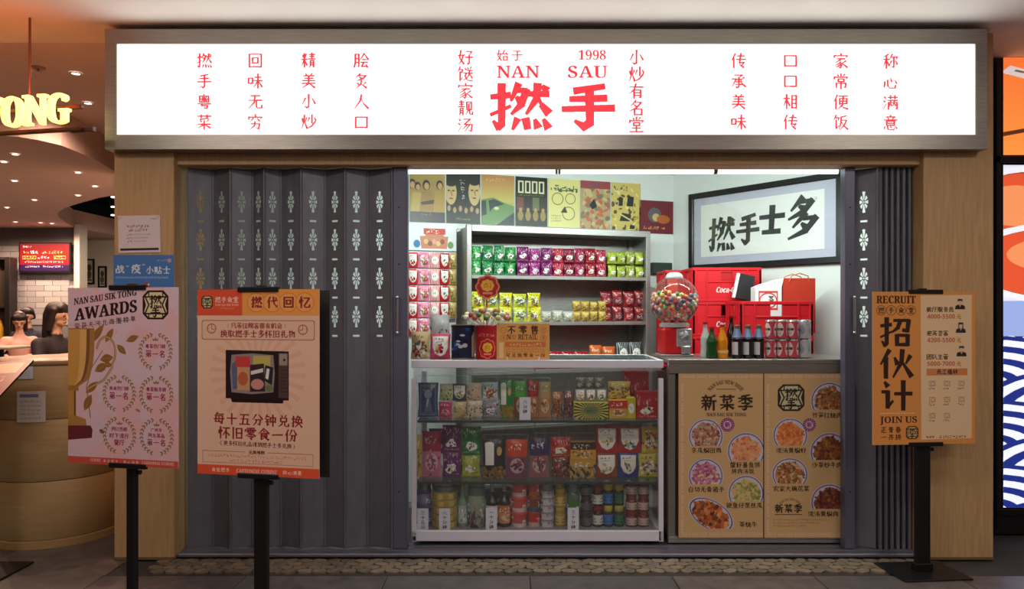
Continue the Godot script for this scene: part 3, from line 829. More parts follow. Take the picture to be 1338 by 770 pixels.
func memories_picture() -> Texture2D:
	var k := 3.0
	var cv := canvas(504, 726, rgb8(236, 190, 164), 2)
	var maroon := rgb8(140, 34, 40)
	# sun rays behind the television
	for i in 26:
		var a := TAU * i / 26.0
		var o := Vector2(84, 108) * k
		cv.poly(PackedVector2Array([o, o + Vector2.from_angle(a) * 66 * k, o + Vector2.from_angle(a + TAU / 60.0) * 66 * k]), rgb8(233, 176, 150))
	cv.rect(0, 0, 63 * k, 34 * k, rgb8(226, 84, 52))
	cv.rect(63 * k, 0, 105 * k, 34 * k, rgb8(240, 156, 76))
	emblem(cv, 5.5 * k, 8 * k, 16.5 * k, rgb8(44, 26, 22), rgb8(216, 200, 150))
	cv.row("撚手食堂", 25 * k, 9.5 * k, 7.6 * k, 8.4 * k, rgb8(250, 214, 196), 0.12)
	cv.latin("NAN SAU SIK TONG", serif(), 25 * k, 21.5 * k, 2.8 * k, 33 * k, rgb8(250, 214, 196))
	squiggles(cv, 32 * k, 23.5 * k, 20 * k, 2.2 * k, rgb8(250, 200, 180), 4)
	for i in 4:
		cv.ell((82.5 + i * 22) * k, 17 * k, 12.6 * k, 12.6 * k, rgb8(222, 104, 54), 0.0, 32)
		cv.ell((82.5 + i * 22) * k, 17 * k, 11.8 * k, 11.8 * k, rgb8(242, 166, 92), 0.0, 32)
		cv.zh("撚代回忆"[i], (75.5 + i * 22) * k, 9.5 * k, 14.5 * k, maroon, 0.15)
	# banner with two clocks
	for e in [[6, 40, 156, 25.5, rgb8(150, 86, 76)], [6.8, 40.8, 154.4, 23.9, rgb8(234, 186, 160)]]:
		cv.rect(e[0] * k, (e[1] + 3) * k, e[2] * k, (e[3] - 6) * k, e[4])
		cv.rect((e[0] + 3) * k, e[1] * k, (e[2] - 6) * k, e[3] * k, e[4])
		for q in [[0, 0], [1, 0], [0, 1], [1, 1]]:
			cv.ell((e[0] + 3 + q[0] * (e[2] - 6)) * k, (e[1] + 3 + q[1] * (e[3] - 6)) * k, 3 * k, 3 * k, e[4])
	for c in [[20, 51, -PI / 2, 0.5], [146, 52, -PI / 2, 2.9]]:
		cv.ring(c[0] * k, c[1] * k, 6 * k, 0.9 * k, maroon)
		for a in [c[2], c[3]]:
			cv.line([Vector2(c[0], c[1]) * k, (Vector2(c[0], c[1]) + Vector2.from_angle(a) * 4) * k], 2.4, 2.0, maroon)
		for i in 4:
			cv.ell((c[0] + cos(i * PI / 2) * 4.6) * k, (c[1] + sin(i * PI / 2) * 4.6) * k, 1.4, 1.4, maroon)
	cv.row("：凡等位顾客都有机会：", 39.5 * k, 43.5 * k, 7.4 * k, 7.9 * k, maroon, 0.12)
	cv.row("换取撚手士多怀旧礼物", 32.5 * k, 53 * k, 9.4 * k, 10.4 * k, maroon, 0.125)
	# the old television
	var dark := rgb8(38, 24, 26)
	cv.poly(PackedVector2Array([Vector2(40, 79) * k, Vector2(127, 80) * k, Vector2(127, 143) * k, Vector2(40, 142) * k]), dark)
	cv.poly(PackedVector2Array([Vector2(47, 142) * k, Vector2(120, 142) * k, Vector2(119, 147) * k, Vector2(49, 147) * k]), rgb8(30, 18, 20))
	cv.poly(PackedVector2Array([Vector2(113, 82) * k, Vector2(126, 82) * k, Vector2(126, 140) * k, Vector2(113, 140) * k]), rgb8(84, 60, 56))
	cv.poly(PackedVector2Array([Vector2(114, 83) * k, Vector2(125, 83) * k, Vector2(125, 98) * k, Vector2(114, 98) * k]), rgb8(166, 140, 126))
	cv.ell(121 * k, 91 * k, 1.6 * k, 1.6 * k, dark)
	for i in 7:
		cv.rect(114.5 * k, (104 + i * 4.6) * k, 10 * k, 0.8 * k, rgb8(52, 34, 34))
	var scr := PackedVector2Array([Vector2(48, 85) * k, Vector2(77, 83) * k, Vector2(106, 85) * k, Vector2(108, 108) * k, Vector2(106, 133) * k, Vector2(77, 136) * k, Vector2(48, 134) * k, Vector2(46, 108) * k])
	cv.poly(scr, rgb8(150, 130, 130))
	cv.poly(PackedVector2Array([Vector2(48, 98) * k, Vector2(60, 88) * k, Vector2(72, 96) * k, Vector2(70, 128) * k, Vector2(50, 130) * k]), rgb8(96, 100, 130))
	cv.rect(54 * k, 87 * k, 20 * k, 14 * k, rgb8(206, 66, 60))
	cv.rect(56 * k, 101 * k, 17 * k, 30 * k, rgb8(206, 150, 104))
	cv.ell(64 * k, 116 * k, 7 * k, 9 * k, rgb8(188, 96, 66))
	cv.rect(78 * k, 86 * k, 24 * k, 14 * k, rgb8(196, 176, 92))
	cv.poly(PackedVector2Array([Vector2(74, 98) * k, Vector2(93, 96) * k, Vector2(95, 132) * k, Vector2(74, 133) * k]), rgb8(54, 42, 44))
	cv.poly(PackedVector2Array([Vector2(75, 106) * k, Vector2(92, 102) * k, Vector2(92, 107) * k, Vector2(75, 111) * k]), rgb8(226, 214, 206))
	cv.ell(84 * k, 123 * k, 9 * k, 7 * k, rgb8(206, 140, 132))
	cv.poly(PackedVector2Array([Vector2(95, 98) * k, Vector2(106, 101) * k, Vector2(104, 124) * k, Vector2(94, 118) * k]), rgb8(40, 40, 50))
	cv.poly(PackedVector2Array([Vector2(97, 102) * k, Vector2(101, 103) * k, Vector2(99, 117) * k, Vector2(95, 115) * k]), rgb8(230, 226, 220))
	cv.ell(100 * k, 128 * k, 6 * k, 4 * k, rgb8(112, 120, 80))
	# the offer
	cv.row("每十五分钟兑换", 23 * k, 161 * k, 15 * k, 17.9 * k, maroon, 0.13, 0.012)
	cv.row("怀旧零食一份", 30 * k, 179 * k, 15.8 * k, 18.4 * k, maroon, 0.13, 0.012)
	cv.row("（更多怀旧礼品请到撚手士多兑换）", 30 * k, 197.5 * k, 6.2 * k, 6.75 * k, rgb8(110, 40, 44), 0.12, 0.012)
	cv.row("兑换规则", 72 * k, 209 * k, 5 * k, 5.6 * k, rgb8(80, 40, 40), 0.14)
	cv.rect(7 * k, 211 * k, 60 * k, 0.7 * k, rgb8(160, 90, 76))
	cv.rect(98 * k, 211 * k, 62 * k, 0.7 * k, rgb8(160, 90, 76))
	for x in [7, 159.4]:
		cv.rect(x * k, 211 * k, 0.7 * k, 15 * k, rgb8(190, 120, 100))
	cv.rect(7 * k, 226 * k, 153 * k, 0.7 * k, rgb8(190, 120, 100))
	squiggles(cv, 15 * k, 215 * k, 138 * k, 3.8 * k, rgb8(206, 116, 88), 31)
	squiggles(cv, 46 * k, 221 * k, 74 * k, 3.8 * k, rgb8(206, 116, 88), 32)
	cv.rect(0, 229.5 * k, 168 * k, 12.5 * k, rgb8(232, 88, 52))
	cv.row("食在撚手", 20 * k, 233 * k, 5.6 * k, 6.6 * k, rgb8(252, 226, 210), 0.12)
	cv.latin("CANTONESE CUISINE", serif(), 55 * k, 238.5 * k, 5 * k, 56 * k, rgb8(252, 226, 210))
	cv.row("称心满意", 119 * k, 233 * k, 5.6 * k, 6.6 * k, rgb8(252, 226, 210), 0.12)
	return cv.tex()

func person_icon(cv: Cv, x: float, y: float, s: float, c: Color, pale: Color, hat: bool) -> void:
	cv.poly(PackedVector2Array([Vector2(x, y + s), Vector2(x + s * 0.06, y + s * 0.68), Vector2(x + s * 0.3, y + s * 0.58), Vector2(x + s * 0.7, y + s * 0.58), Vector2(x + s * 0.94, y + s * 0.68), Vector2(x + s, y + s)]), c)
	cv.ell(x + s * 0.5, y + s * 0.32, s * 0.22, s * 0.26, pale)
	cv.poly(PackedVector2Array([Vector2(x + s * 0.24, y + s * 0.3), Vector2(x + s * 0.28, y + s * 0.04), Vector2(x + s * 0.72, y + s * 0.04), Vector2(x + s * 0.76, y + s * 0.3), Vector2(x + s * 0.62, y + s * 0.2), Vector2(x + s * 0.38, y + s * 0.2)]), c)
	cv.poly(PackedVector2Array([Vector2(x + s * 0.4, y + s * 0.6), Vector2(x + s * 0.6, y + s * 0.6), Vector2(x + s * 0.5, y + s * 0.82)]), pale)
	if hat:
		cv.rect(x + s * 0.26, y + s * 0.3, s * 0.08, s * 0.3, c)
		cv.rect(x + s * 0.66, y + s * 0.3, s * 0.08, s * 0.3, c)

func recruit_picture() -> Texture2D:
	var k := 3.0
	var cv := canvas(420, 600, rgb8(226, 150, 78), 2)
	var ink := rgb8(54, 30, 20)
	var pale := rgb8(236, 200, 158)
	cv.poly(PackedVector2Array([Vector2(65, 5) * k, Vector2(135, 4) * k, Vector2(135, 193) * k, Vector2(66, 194) * k]), pale)
	for o in 2:
		cv.latin("RECRUIT", serif(), 5 * k + o * 1.2, 15.5 * k, 10 * k, 53 * k, ink)
	for i in 4:
		cv.ring((11.5 + i * 13.5) * k, 24.5 * k, 6.2 * k, 0.7 * k, rgb8(110, 56, 30))
		cv.zh("撚手食堂"[i], (7.5 + i * 13.5) * k, 20.5 * k, 8 * k, ink, 0.12)
	cv.zh("招", 10 * k, 33 * k, 43 * k, ink, 0.13, 0.9)
	cv.zh("伙", 10 * k, 75 * k, 45 * k, ink, 0.13, 0.84)
	cv.zh("计", 12 * k, 116 * k, 42 * k, ink, 0.14, 0.92)
	for i in 12:
		cv.rect((10 + i * 4) * k, 158.5 * k, 3 * k, 0.8 * k, rgb8(240, 214, 180))
	cv.latin("JOIN US", serif(), 10 * k, 174 * k, 11 * k, 50 * k, ink)
	cv.row("正青春", 11 * k, 176.5 * k, 7.8 * k, 9.8 * k, ink, 0.12)
	cv.row("一齐拼", 11 * k, 186 * k, 7.8 * k, 9.8 * k, ink, 0.12)
	emblem(cv, 45 * k, 176 * k, 17 * k, ink, rgb8(222, 180, 120))
	var brick := rgb8(196, 92, 62)
	var rows := [["前厅服务员", "4000-5500", 20, 29, 9], ["迎宾咨客", "4200-5500", 51, 60, 40], ["团队主管", "5000-7000", 82, 91, 71]]
	for i in 3:
		var t: Array = rows[i]
		cv.row(t[0], 73 * k, t[2] * k, 6.8 * k, 7.6 * k, ink, 0.13)
		cv.latin(t[1], sans(), 74 * k, (t[3] + 6.5) * k, 6 * k, 38 * k, brick)
		cv.zh("元", 114 * k, (t[3] + 0.5) * k, 6.4 * k, brick, 0.13)
		person_icon(cv, (112 + i) * k, t[4] * k, 14 * k, rgb8(44, 36, 40), rgb8(230, 190, 160), i == 1)
	cv.rect(73 * k, 101 * k, 56 * k, 9 * k, rgb8(218, 132, 74))
	cv.rect(86 * k, 102 * k, 30 * k, 7 * k, rgb8(206, 140, 96))
	cv.row("员工福利", 87 * k, 102 * k, 6.4 * k, 7.2 * k, ink, 0.13)
	for i in 8:
		var c := Vector2(81 + (i % 3) * 20, 121 + (i / 3) * 21) * k
		cv.frame(c.x - 12, c.y - 11, 24, 20, 1.8, rgb8(150, 116, 96))
		cv.ring(c.x, c.y - 1, 6, 1.6, rgb8(150, 116, 96), 14)
		squiggles(cv, c.x - 16, c.y + 14, 34, 8, rgb8(84, 56, 44), 60 + i)
	squiggles(cv, 73 * k, 189 * k, 12 * k, 3.4 * k, ink, 71)
	squiggles(cv, 90 * k, 189 * k, 40 * k, 3.4 * k, ink, 72)
	return cv.tex()

func no_retail_picture() -> Texture2D:
	var k := 4.0
	var cv := canvas(276, 188, rgb8(232, 168, 92), 2)
	var ink := rgb8(70, 34, 20)
	var red := rgb8(200, 92, 44)
	for q in [["一", 5, 5], ["手", 5, 15], ["士", 57, 5], ["多", 57, 15]]:
		cv.ring((q[1] + 4) * k, (q[2] + 4) * k, 3.8 * k, 0.5 * k, red)
		cv.zh(q[0], (q[1] + 1.6) * k, (q[2] + 1.6) * k, 4.8 * k, red, 0.12)
	for i in 3:
		cv.zh("不零售"[i], (14 + i * 15) * k, 3 * k, 10.5 * k, ink, 0.14)
	cv.latin("N", serif(), 13 * k, 21 * k, 6.5 * k, 5.5 * k, ink)
	cv.ring(22 * k, 17.8 * k, 2.8 * k, 0.6 * k, red)
	cv.latin("T", serif(), 20.6 * k, 19.6 * k, 3.6 * k, 2.8 * k, red)
	cv.latin("RETAIL", serif(), 28 * k, 21 * k, 6.5 * k, 25 * k, ink)
	cv.rect(11 * k, 24 * k, 53 * k, 7 * k, rgb8(222, 122, 60))
	squiggles(cv, 17 * k, 26 * k, 42 * k, 3.4 * k, rgb8(250, 226, 190), 81, 3.8 * k)
	cv.rect(3 * k, 25 * k, 6 * k, 20 * k, rgb8(244, 208, 146))
	squiggles(cv, 4.2 * k, 27 * k, 4 * k, 3.6 * k, rgb8(206, 130, 80), 83)
	squiggles(cv, 4.2 * k, 33 * k, 4 * k, 3.6 * k, rgb8(206, 130, 80), 84)
	squiggles(cv, 4.2 * k, 39 * k, 4 * k, 3.6 * k, rgb8(206, 130, 80), 85)
	for i in 2:
		squiggles(cv, 12 * k, (32.5 + i * 3.2) * k, 52 * k, 2.4 * k, rgb8(176, 84, 40), 86 + i, 3.4 * k)
	cv.row("可兑换零食一份", 12 * k, 39 * k, 5.4 * k, 7.6 * k, rgb8(120, 56, 26), 0.14)
	return cv.tex()

func plate(cv: Cv, cx: float, cy: float, r: float, ry: float, food: Array, seed_: int, turn := 0.0) -> void:
	var g := RandomNumberGenerator.new()
	g.seed = seed_
	cv.ell(cx, cy, r, ry, rgb8(206, 198, 214), turn, 30)
	cv.ell(cx, cy, r * 0.95, ry * 0.95, rgb8(70, 62, 132), turn, 30)
	cv.ell(cx, cy, r * 0.9, ry * 0.9, rgb8(206, 198, 212), turn, 30)
	cv.ell(cx, cy, r * 0.7, ry * 0.7, food[0].lerp(food[1], 0.4), turn, 30)
	for i in 190:
		var a := g.randf() * TAU
		var d := sqrt(g.randf()) * 0.76
		var p := Vector2(cos(a) * d * r, sin(a) * d * ry).rotated(turn)
		cv.ell(cx + p.x, cy + p.y, r * g.randf_range(0.06, 0.17), r * g.randf_range(0.04, 0.09), food[g.randi() % food.size()].lerp(food[g.randi() % food.size()], g.randf()), g.randf() * PI, 9)

func seal(cv: Cv, cx: float, cy: float, r: float) -> void:
	cv.ell(cx, cy, r, r, rgb8(120, 34, 96), 0.0, 24)
	for i in 16:
		cv.ell(cx + cos(TAU * i / 16.0) * r * 0.82, cy + sin(TAU * i / 16.0) * r * 0.82, r * 0.09, r * 0.09, rgb8(230, 190, 214), 0.0, 6)
	cv.ell(cx, cy, r * 0.62, r * 0.62, rgb8(222, 180, 206), 0.0, 20)
	cv.zh("新", cx - r * 0.42, cy - r * 0.42, r * 0.84, rgb8(120, 34, 96), 0.12)

func menu_picture(which: int) -> Texture2D:
	var k := 3.0
	var bg := rgb8(208, 170, 120)
	var cv := canvas(336, 645, bg, 2)
	var ink := rgb8(46, 30, 20)
	var pink := rgb8(226, 186, 168)
	var it := Transform2D(Vector2(1, 0), Vector2(-0.25, 1), Vector2.ZERO)
	var food := [rgb8(150, 72, 44), rgb8(196, 130, 74), rgb8(122, 60, 50), rgb8(214, 168, 110), rgb8(120, 118, 60)]
	var orange := [rgb8(222, 120, 60), rgb8(236, 160, 100), rgb8(200, 96, 50)]
	var brown := [rgb8(120, 62, 40), rgb8(158, 92, 52), rgb8(92, 44, 32)]
	var items := []
	if which == 0:
		items = [[36, 82, 23, 23, [rgb8(176, 92, 96), rgb8(212, 180, 150), rgb8(140, 60, 70), rgb8(170, 160, 110)], 95, "冬瓜焖田鸡", 17, 97], [89, 102, 25, 25, [rgb8(232, 150, 110), rgb8(226, 176, 120), rgb8(206, 110, 80)], 114, "蟹籽墨鱼饼", 68, 116], [36, 134, 23, 23, [rgb8(178, 84, 132), rgb8(212, 140, 170), rgb8(150, 60, 110), rgb8(222, 200, 150)], 145, "白切无骨猪手", 13, 148], [89, 157, 24, 24, [rgb8(206, 190, 120), rgb8(126, 140, 70), rgb8(222, 176, 120)], 167, "银鱼仔蒸丝瓜", 63, 169], [43, 185, 33, 19, orange + brown, 190, "", 0, 0]]
	else:
		items = [[86, 36, 25, 25, food, 47, "竹笋红烧肉", 63, 51], [34.5, 81, 23, 23, orange, 94, "浓汤黄焖虾", 16, 97], [86, 103, 26, 26, brown + [rgb8(180, 120, 60)], 113, "沙茶炒牛肉", 63, 116], [34, 132, 24, 22, food + [rgb8(226, 200, 170)], 144, "农家大碗花菜", 12, 147], [86, 169, 25, 25, brown + [rgb8(110, 40, 60)], 177, "浓汤黄焖肉", 58, 180]]
	for e in items:
		plate(cv, e[0] * k, e[1] * k, e[2] * k, e[3] * k, e[4], int(e[0] * 31 + e[1]) + which, 0.55 if e[2] > 30 else 0.0)
		if e[6] != "":
			cv.rect((e[0] - 30) * k, e[5] * k, 62 * k, (e[1] + e[2] + 2 - e[5]) * k, bg)
	for e in items:
		cv.row(e[6], e[7] * k, e[8] * k, 7.2 * k, 8.0 * k, ink, 0.12)
	if which == 0:
		cv.rect(0, 203 * k, 112 * k, 12 * k, bg)
		seal(cv, 64.5 * k, 67 * k, 9 * k)
		cv.row("拼肉汤饭", 70 * k, 124.5 * k, 6.6 * k, 7.6 * k, ink, 0.12)
		cv.row("茶烧牛", 80 * k, 194 * k, 7.2 * k, 8.0 * k, ink, 0.12)
		cv.latin("NAN SAU NEW DISH", serif(), 39 * k, 13.5 * k, 5 * k, 46 * k, ink, Transform2D.IDENTITY, 25 * k)
		cv.rect(50 * k, 20 * k, 26 * k, 1 * k, rgb8(120, 80, 40))
		for i in 3:
			cv.zh("新菜季"[i], (30 + i * 24) * k, 28 * k, 20 * k, ink, 0.135)
		cv.latin("NAN SAU SIK TONG", serif(), 37 * k, 56 * k, 4.6 * k, 52 * k, ink)
	else:
		seal(cv, 59.5 * k, 67 * k, 8.5 * k)
		emblem(cv, 18 * k, 14 * k, 35 * k, ink, rgb8(206, 200, 156))
		cv.latin("NAN SAU NEW DISH", serif(), 20 * k, 166 * k, 3 * k, 28 * k, rgb8(120, 84, 50), Transform2D.IDENTITY, 16 * k)
		for i in 3:
			cv.zh("新菜季"[i], (14 + i * 12.5) * k, 171 * k, 11 * k, ink, 0.14)
		cv.rect(14 * k, 184 * k, 36 * k, 0.9 * k, ink)
		for i in 3:
			squiggles(cv, 12 * k, (190 + i * 4) * k, (74 - i * 14) * k, 2.2 * k, rgb8(140, 96, 50), 91 + i, 2.6 * k)
	cv.rect(0, 0, 112 * k, 6.5 * k, bg)
	cv.latin("NAN SAU SIK TONG NEW DISH", sans(), 6 * k, 6 * k, 4.2 * k, 104 * k, pink, it)
	cv.latin("NAN SAU SIK TONG CANTONESE CUISINE", sans(), 4 * k, 212.5 * k, 4.2 * k, 108 * k, pink, it)
	cv.latin("NAN SAU SIK TONG NEW DISH NAN SAU SIK TONG", sans(), 7 * k, 208 * k, 3.8 * k, 194 * k, pink, Transform2D(Vector2(0, -1), Vector2(1, 0), Vector2.ZERO))
	return cv.tex()

func calligraphy_picture() -> Texture2D:
	var cv := canvas(760, 300, rgb8(226, 229, 226), 2)
	var ink := rgb8(22, 26, 26)
	var g := RandomNumberGenerator.new()
	g.seed = 12
	var spots := [[50, 80, 172, 0.135], [236, 78, 150, 0.175], [380, 50, 158, 0.2], [540, 30, 184, 0.17]]
	for i in 4:
		var s: Array = spots[i]
		cv.zh("撚手士多"[i], s[0], s[1], s[2], ink, s[3], 1.12 if i != 2 else 0.98, 0.06)
	for i in 40:  # dry brush: paper showing through in fine streaks
		var p := Vector2(g.randf_range(80, 700), g.randf_range(70, 230))
		cv.line([p, p + Vector2(g.randf_range(6, 16), g.randf_range(-2, 4))], 0.8, 0.3, rgb8(150, 152, 150))
	cv.frame(708, 36, 12, 12, 1.6, rgb8(120, 120, 124))
	squiggles(cv, 711, 39, 7, 6, rgb8(120, 120, 124), 3)
	return cv.tex()

func fade(cv: Cv, a: Color, b: Color, y0: float, y1: float) -> void:
	for i in 24:
		cv.rect(0, lerpf(y0, y1, i / 24.0), cv.w, (y1 - y0) / 24.0 + 1, a.lerp(b, i / 23.0))

func film_picture(n: int) -> Image:
	# wall pictures: plain stand-ins in the colours of the photographed ones
	var cv := canvas(102, 150, rgb8(40, 40, 36), 2)
	var g := RandomNumberGenerator.new()
	g.seed = 40 + n
	match n:
		0:
			fade(cv, rgb8(176, 152, 88), rgb8(150, 116, 60), 0, 110)
			cv.rect(0, 108, 102, 42, rgb8(52, 40, 52))
			for f in [[6, 40, 14], [22, 46, 12], [47, 42, 15], [86, 40, 14]]:
				cv.poly(PackedVector2Array([Vector2(f[0] - 20, 120), Vector2(f[0] - 14, f[1] + 18), Vector2(f[0] + 14, f[1] + 18), Vector2(f[0] + 20, 120)]), rgb8(150, 104, 56).lerp(rgb8(188, 160, 70), g.randf()))
				cv.ell(f[0], f[1], f[2] * 0.72, f[2], rgb8(54, 38, 30))
				cv.ell(f[0] + 1, f[1] + 3, f[2] * 0.5, f[2] * 0.72, rgb8(196, 152, 108))
			cv.poly(PackedVector2Array([Vector2(30, 92), Vector2(70, 84), Vector2(68, 96), Vector2(34, 100)]), rgb8(74, 44, 30))
			squiggles(cv, 38, 104, 30, 12, rgb8(150, 120, 70), 2)
			squiggles(cv, 34, 120, 36, 9, rgb8(150, 120, 70), 8)
		1:
			for s in [[14, 60, 17, 36], [84, 56, 18, 40]]:
				cv.ell(s[0], s[1], s[2], s[3], rgb8(196, 168, 120))
				cv.ell(s[0], s[1] - s[3] * 0.86, s[2], s[3] * 0.36, rgb8(40, 36, 34))
				for e in [-0.4, 0.4]:
					cv.ell(s[0] + s[2] * e, s[1] - 6, 4, 2.2, rgb8(60, 44, 36))
				cv.line([Vector2(s[0], s[1] - 4), Vector2(s[0] + 3, s[1] + 9)], 3, 3, rgb8(140, 108, 76))
				cv.ell(s[0], s[1] + 17, 6, 2, rgb8(112, 66, 52))
			for i in 3:
				squiggles(cv, 40, 20 + i * 22, 20, 16, rgb8(176, 176, 166), 50 + i)
			for i in 6:
				cv.ell(8 + i * 17, 106 + (i % 2) * 5, 5, 9, rgb8(170, 140, 104))
			squiggles(cv, 28, 134, 46, 5, rgb8(220, 210, 150), 58)
		2:
			fade(cv, rgb8(186, 130, 80), rgb8(190, 178, 96), 0, 80)
			fade(cv, rgb8(176, 172, 92), rgb8(140, 156, 84), 80, 150)
			squiggles(cv, 12, 10, 64, 9, rgb8(222, 170, 120), 61)
			cv.poly(PackedVector2Array([Vector2(0, 76), Vector2(36, 68), Vector2(74, 84), Vector2(102, 92), Vector2(102, 112), Vector2(40, 150), Vector2(0, 150)]), rgb8(96, 134, 78))
			cv.poly(PackedVector2Array([Vector2(22, 78), Vector2(40, 73), Vector2(70, 86), Vector2(34, 100), Vector2(26, 112)]), rgb8(34, 48, 50))
			cv.poly(PackedVector2Array([Vector2(0, 80), Vector2(14, 78), Vector2(16, 120), Vector2(0, 124)]), rgb8(34, 48, 44))
			cv.poly(PackedVector2Array([Vector2(46, 150), Vector2(102, 110), Vector2(102, 150)]), rgb8(26, 40, 48))
			cv.ell(46, 100, 8, 5, rgb8(206, 200, 150))
		3:
			cv.im.fill(rgb8(26, 30, 26))
			for i in 4:
				cv.frame(8 + i * 22, 12, 18, 38, 5, rgb8(214, 212, 176))
			squiggles(cv, 10, 54, 84, 4, rgb8(170, 160, 110), 64)
			for i in 4:
				cv.rect(4 + i * 25, 62, 22, 40, [rgb8(112, 64, 54), rgb8(40, 34, 30), rgb8(96, 108, 66), rgb8(54, 44, 34)][i])
				cv.ell(16 + i * 24, 118, 9, 16, rgb8(150, 124, 60))
				cv.ell(16 + i * 24, 100, 5, 6, rgb8(176, 140, 96))
		4:
			cv.im.fill(rgb8(220, 212, 138))
			squiggles(cv, 8, 20, 88, 20, rgb8(58, 84, 58), 66, 14)
			for b in [[30, 62, 24, 18], [72, 60, 16, 16], [66, 106, 22, 20]]:
				cv.ring(b[0], b[1], b[3], 2, rgb8(90, 84, 44))
			cv.poly(PackedVector2Array([Vector2(40, 104), Vector2(54, 84), Vector2(62, 104)]), rgb8(44, 44, 34))
			for i in 3:
				squiggles(cv, 8, 112 + i * 8, 34, 5, rgb8(110, 102, 60), 67 + i)
		5:
			cv.im.fill(rgb8(178, 156, 112))
			for i in 70:
				cv.ell(g.randf() * 102, 20 + g.randf() * 130, g.randf_range(4, 14), g.randf_range(3, 8), [rgb8(196, 180, 130), rgb8(140, 110, 86), rgb8(190, 104, 66), rgb8(120, 116, 96)][g.randi() % 4], g.randf() * 3)
			cv.rect(0, 0, 102, 24, rgb8(150, 70, 72))
			squiggles(cv, 26, 6, 48, 13, rgb8(84, 90, 140), 72, 13)
			cv.poly(PackedVector2Array([Vector2(30, 76), Vector2(46, 56), Vector2(56, 80), Vector2(40, 90)]), rgb8(30, 30, 30))
		6:
			cv.im.fill(rgb8(206, 186, 104))
			for i in 60:
				cv.ell(g.randf() * 102, 20 + g.randf() * 130, g.randf_range(3, 9), g.randf_range(2, 6), [rgb8(226, 212, 140), rgb8(96, 80, 54), rgb8(186, 160, 70)][g.randi() % 3], g.randf() * 3)
			squiggles(cv, 6, 8, 66, 16, rgb8(60, 54, 44), 77, 17)
			for b in [[24, 44, 16, 30], [52, 40, 26, 34], [28, 96, 40, 26], [62, 132, 20, 14]]:
				cv.poly(PackedVector2Array([Vector2(b[0], b[1] + b[3]), Vector2(b[0] + b[2] * 0.2, b[1]), Vector2(b[0] + b[2], b[1] + 4), Vector2(b[0] + b[2] * 0.9, b[1] + b[3])]), rgb8(46, 46, 48))
			cv.line([Vector2(30, 100), Vector2(70, 120)], 5, 5, rgb8(214, 200, 130))
		_:
			cv.im.fill(rgb8(112, 34, 44))
			cv.ell(46, 66, 20, 34, rgb8(96, 92, 96))
			cv.ell(50, 76, 11, 18, rgb8(196, 170, 110))
			cv.ell(72, 84, 20, 20, rgb8(172, 92, 40))
			squiggles(cv, 12, 116, 76, 14, rgb8(212, 170, 92), 79, 13)
	return cv.pic()

func orange_box_picture() -> Texture2D:
	var cv := canvas(320, 400, rgb8(246, 132, 56), 1)
	fade(cv, rgb8(250, 118, 56), rgb8(250, 152, 66), 0, 400)
	cv.frame(66, 52, 60, 46, 7, rgb8(226, 96, 40))
	cv.line([Vector2(10, 90), Vector2(110, 150), Vector2(320, 250)], 30, 26, rgb8(214, 206, 206))
	cv.line([Vector2(20, 92), Vector2(320, 238)], 7, 7, rgb8(120, 90, 84))
	cv.line([Vector2(0, 324), Vector2(130, 270), Vector2(320, 190)], 14, 10, rgb8(92, 44, 24))
	for i in 3:
		squiggles(cv, 150, 210 + i * 34, 150, 24, rgb8(224, 100, 44), 100 + i, 30)
	return cv.tex()

func wave_box_picture() -> Texture2D:
	var cv := canvas(320, 1260, rgb8(32, 46, 128), 1)
	cv.rect(0, 0, 320, 560, rgb8(222, 226, 246))
	for b in [[40, 180, 120, 150], [110, 360, 170, 130]]:
		cv.ell(b[0] + 10, b[1], b[2] + 26, b[3] + 26, rgb8(236, 238, 250), 0.0, 40)
		cv.ell(b[0] + 10, b[1], b[2] + 6, b[3] + 6, rgb8(150, 66, 44), 0.0, 40)
		cv.ell(b[0], b[1], b[2], b[3], rgb8(222, 84, 48), 0.0, 40)
		cv.ell(b[0] - 20, b[1] - 30, b[2] * 0.5, b[3] * 0.5, rgb8(238, 146, 92), 0.0, 30)
	cv.rect(0, 500, 320, 130, rgb8(150, 170, 226))
	for i in 7:
		for j in 5:
			cv.ell(12 + i * 26, 640 + j * 32, 9, 12, rgb8(236, 240, 252), 0.0, 10)
	for rowi in 7:
		for coli in 3:
			var c := Vector2(coli * 280 - 20 + (rowi % 2) * 140, 800 + rowi * 118)
			cv.ell(c.x, c.y, 172, 172, rgb8(32, 46, 128), 0.0, 40)
			for q in [158, 114, 70, 28]:
				cv.ell(c.x, c.y, q, q, rgb8(238, 242, 255), 0.0, 36)
				cv.ell(c.x, c.y, q - 23, q - 23, rgb8(32, 46, 128), 0.0, 36)
	return cv.tex()

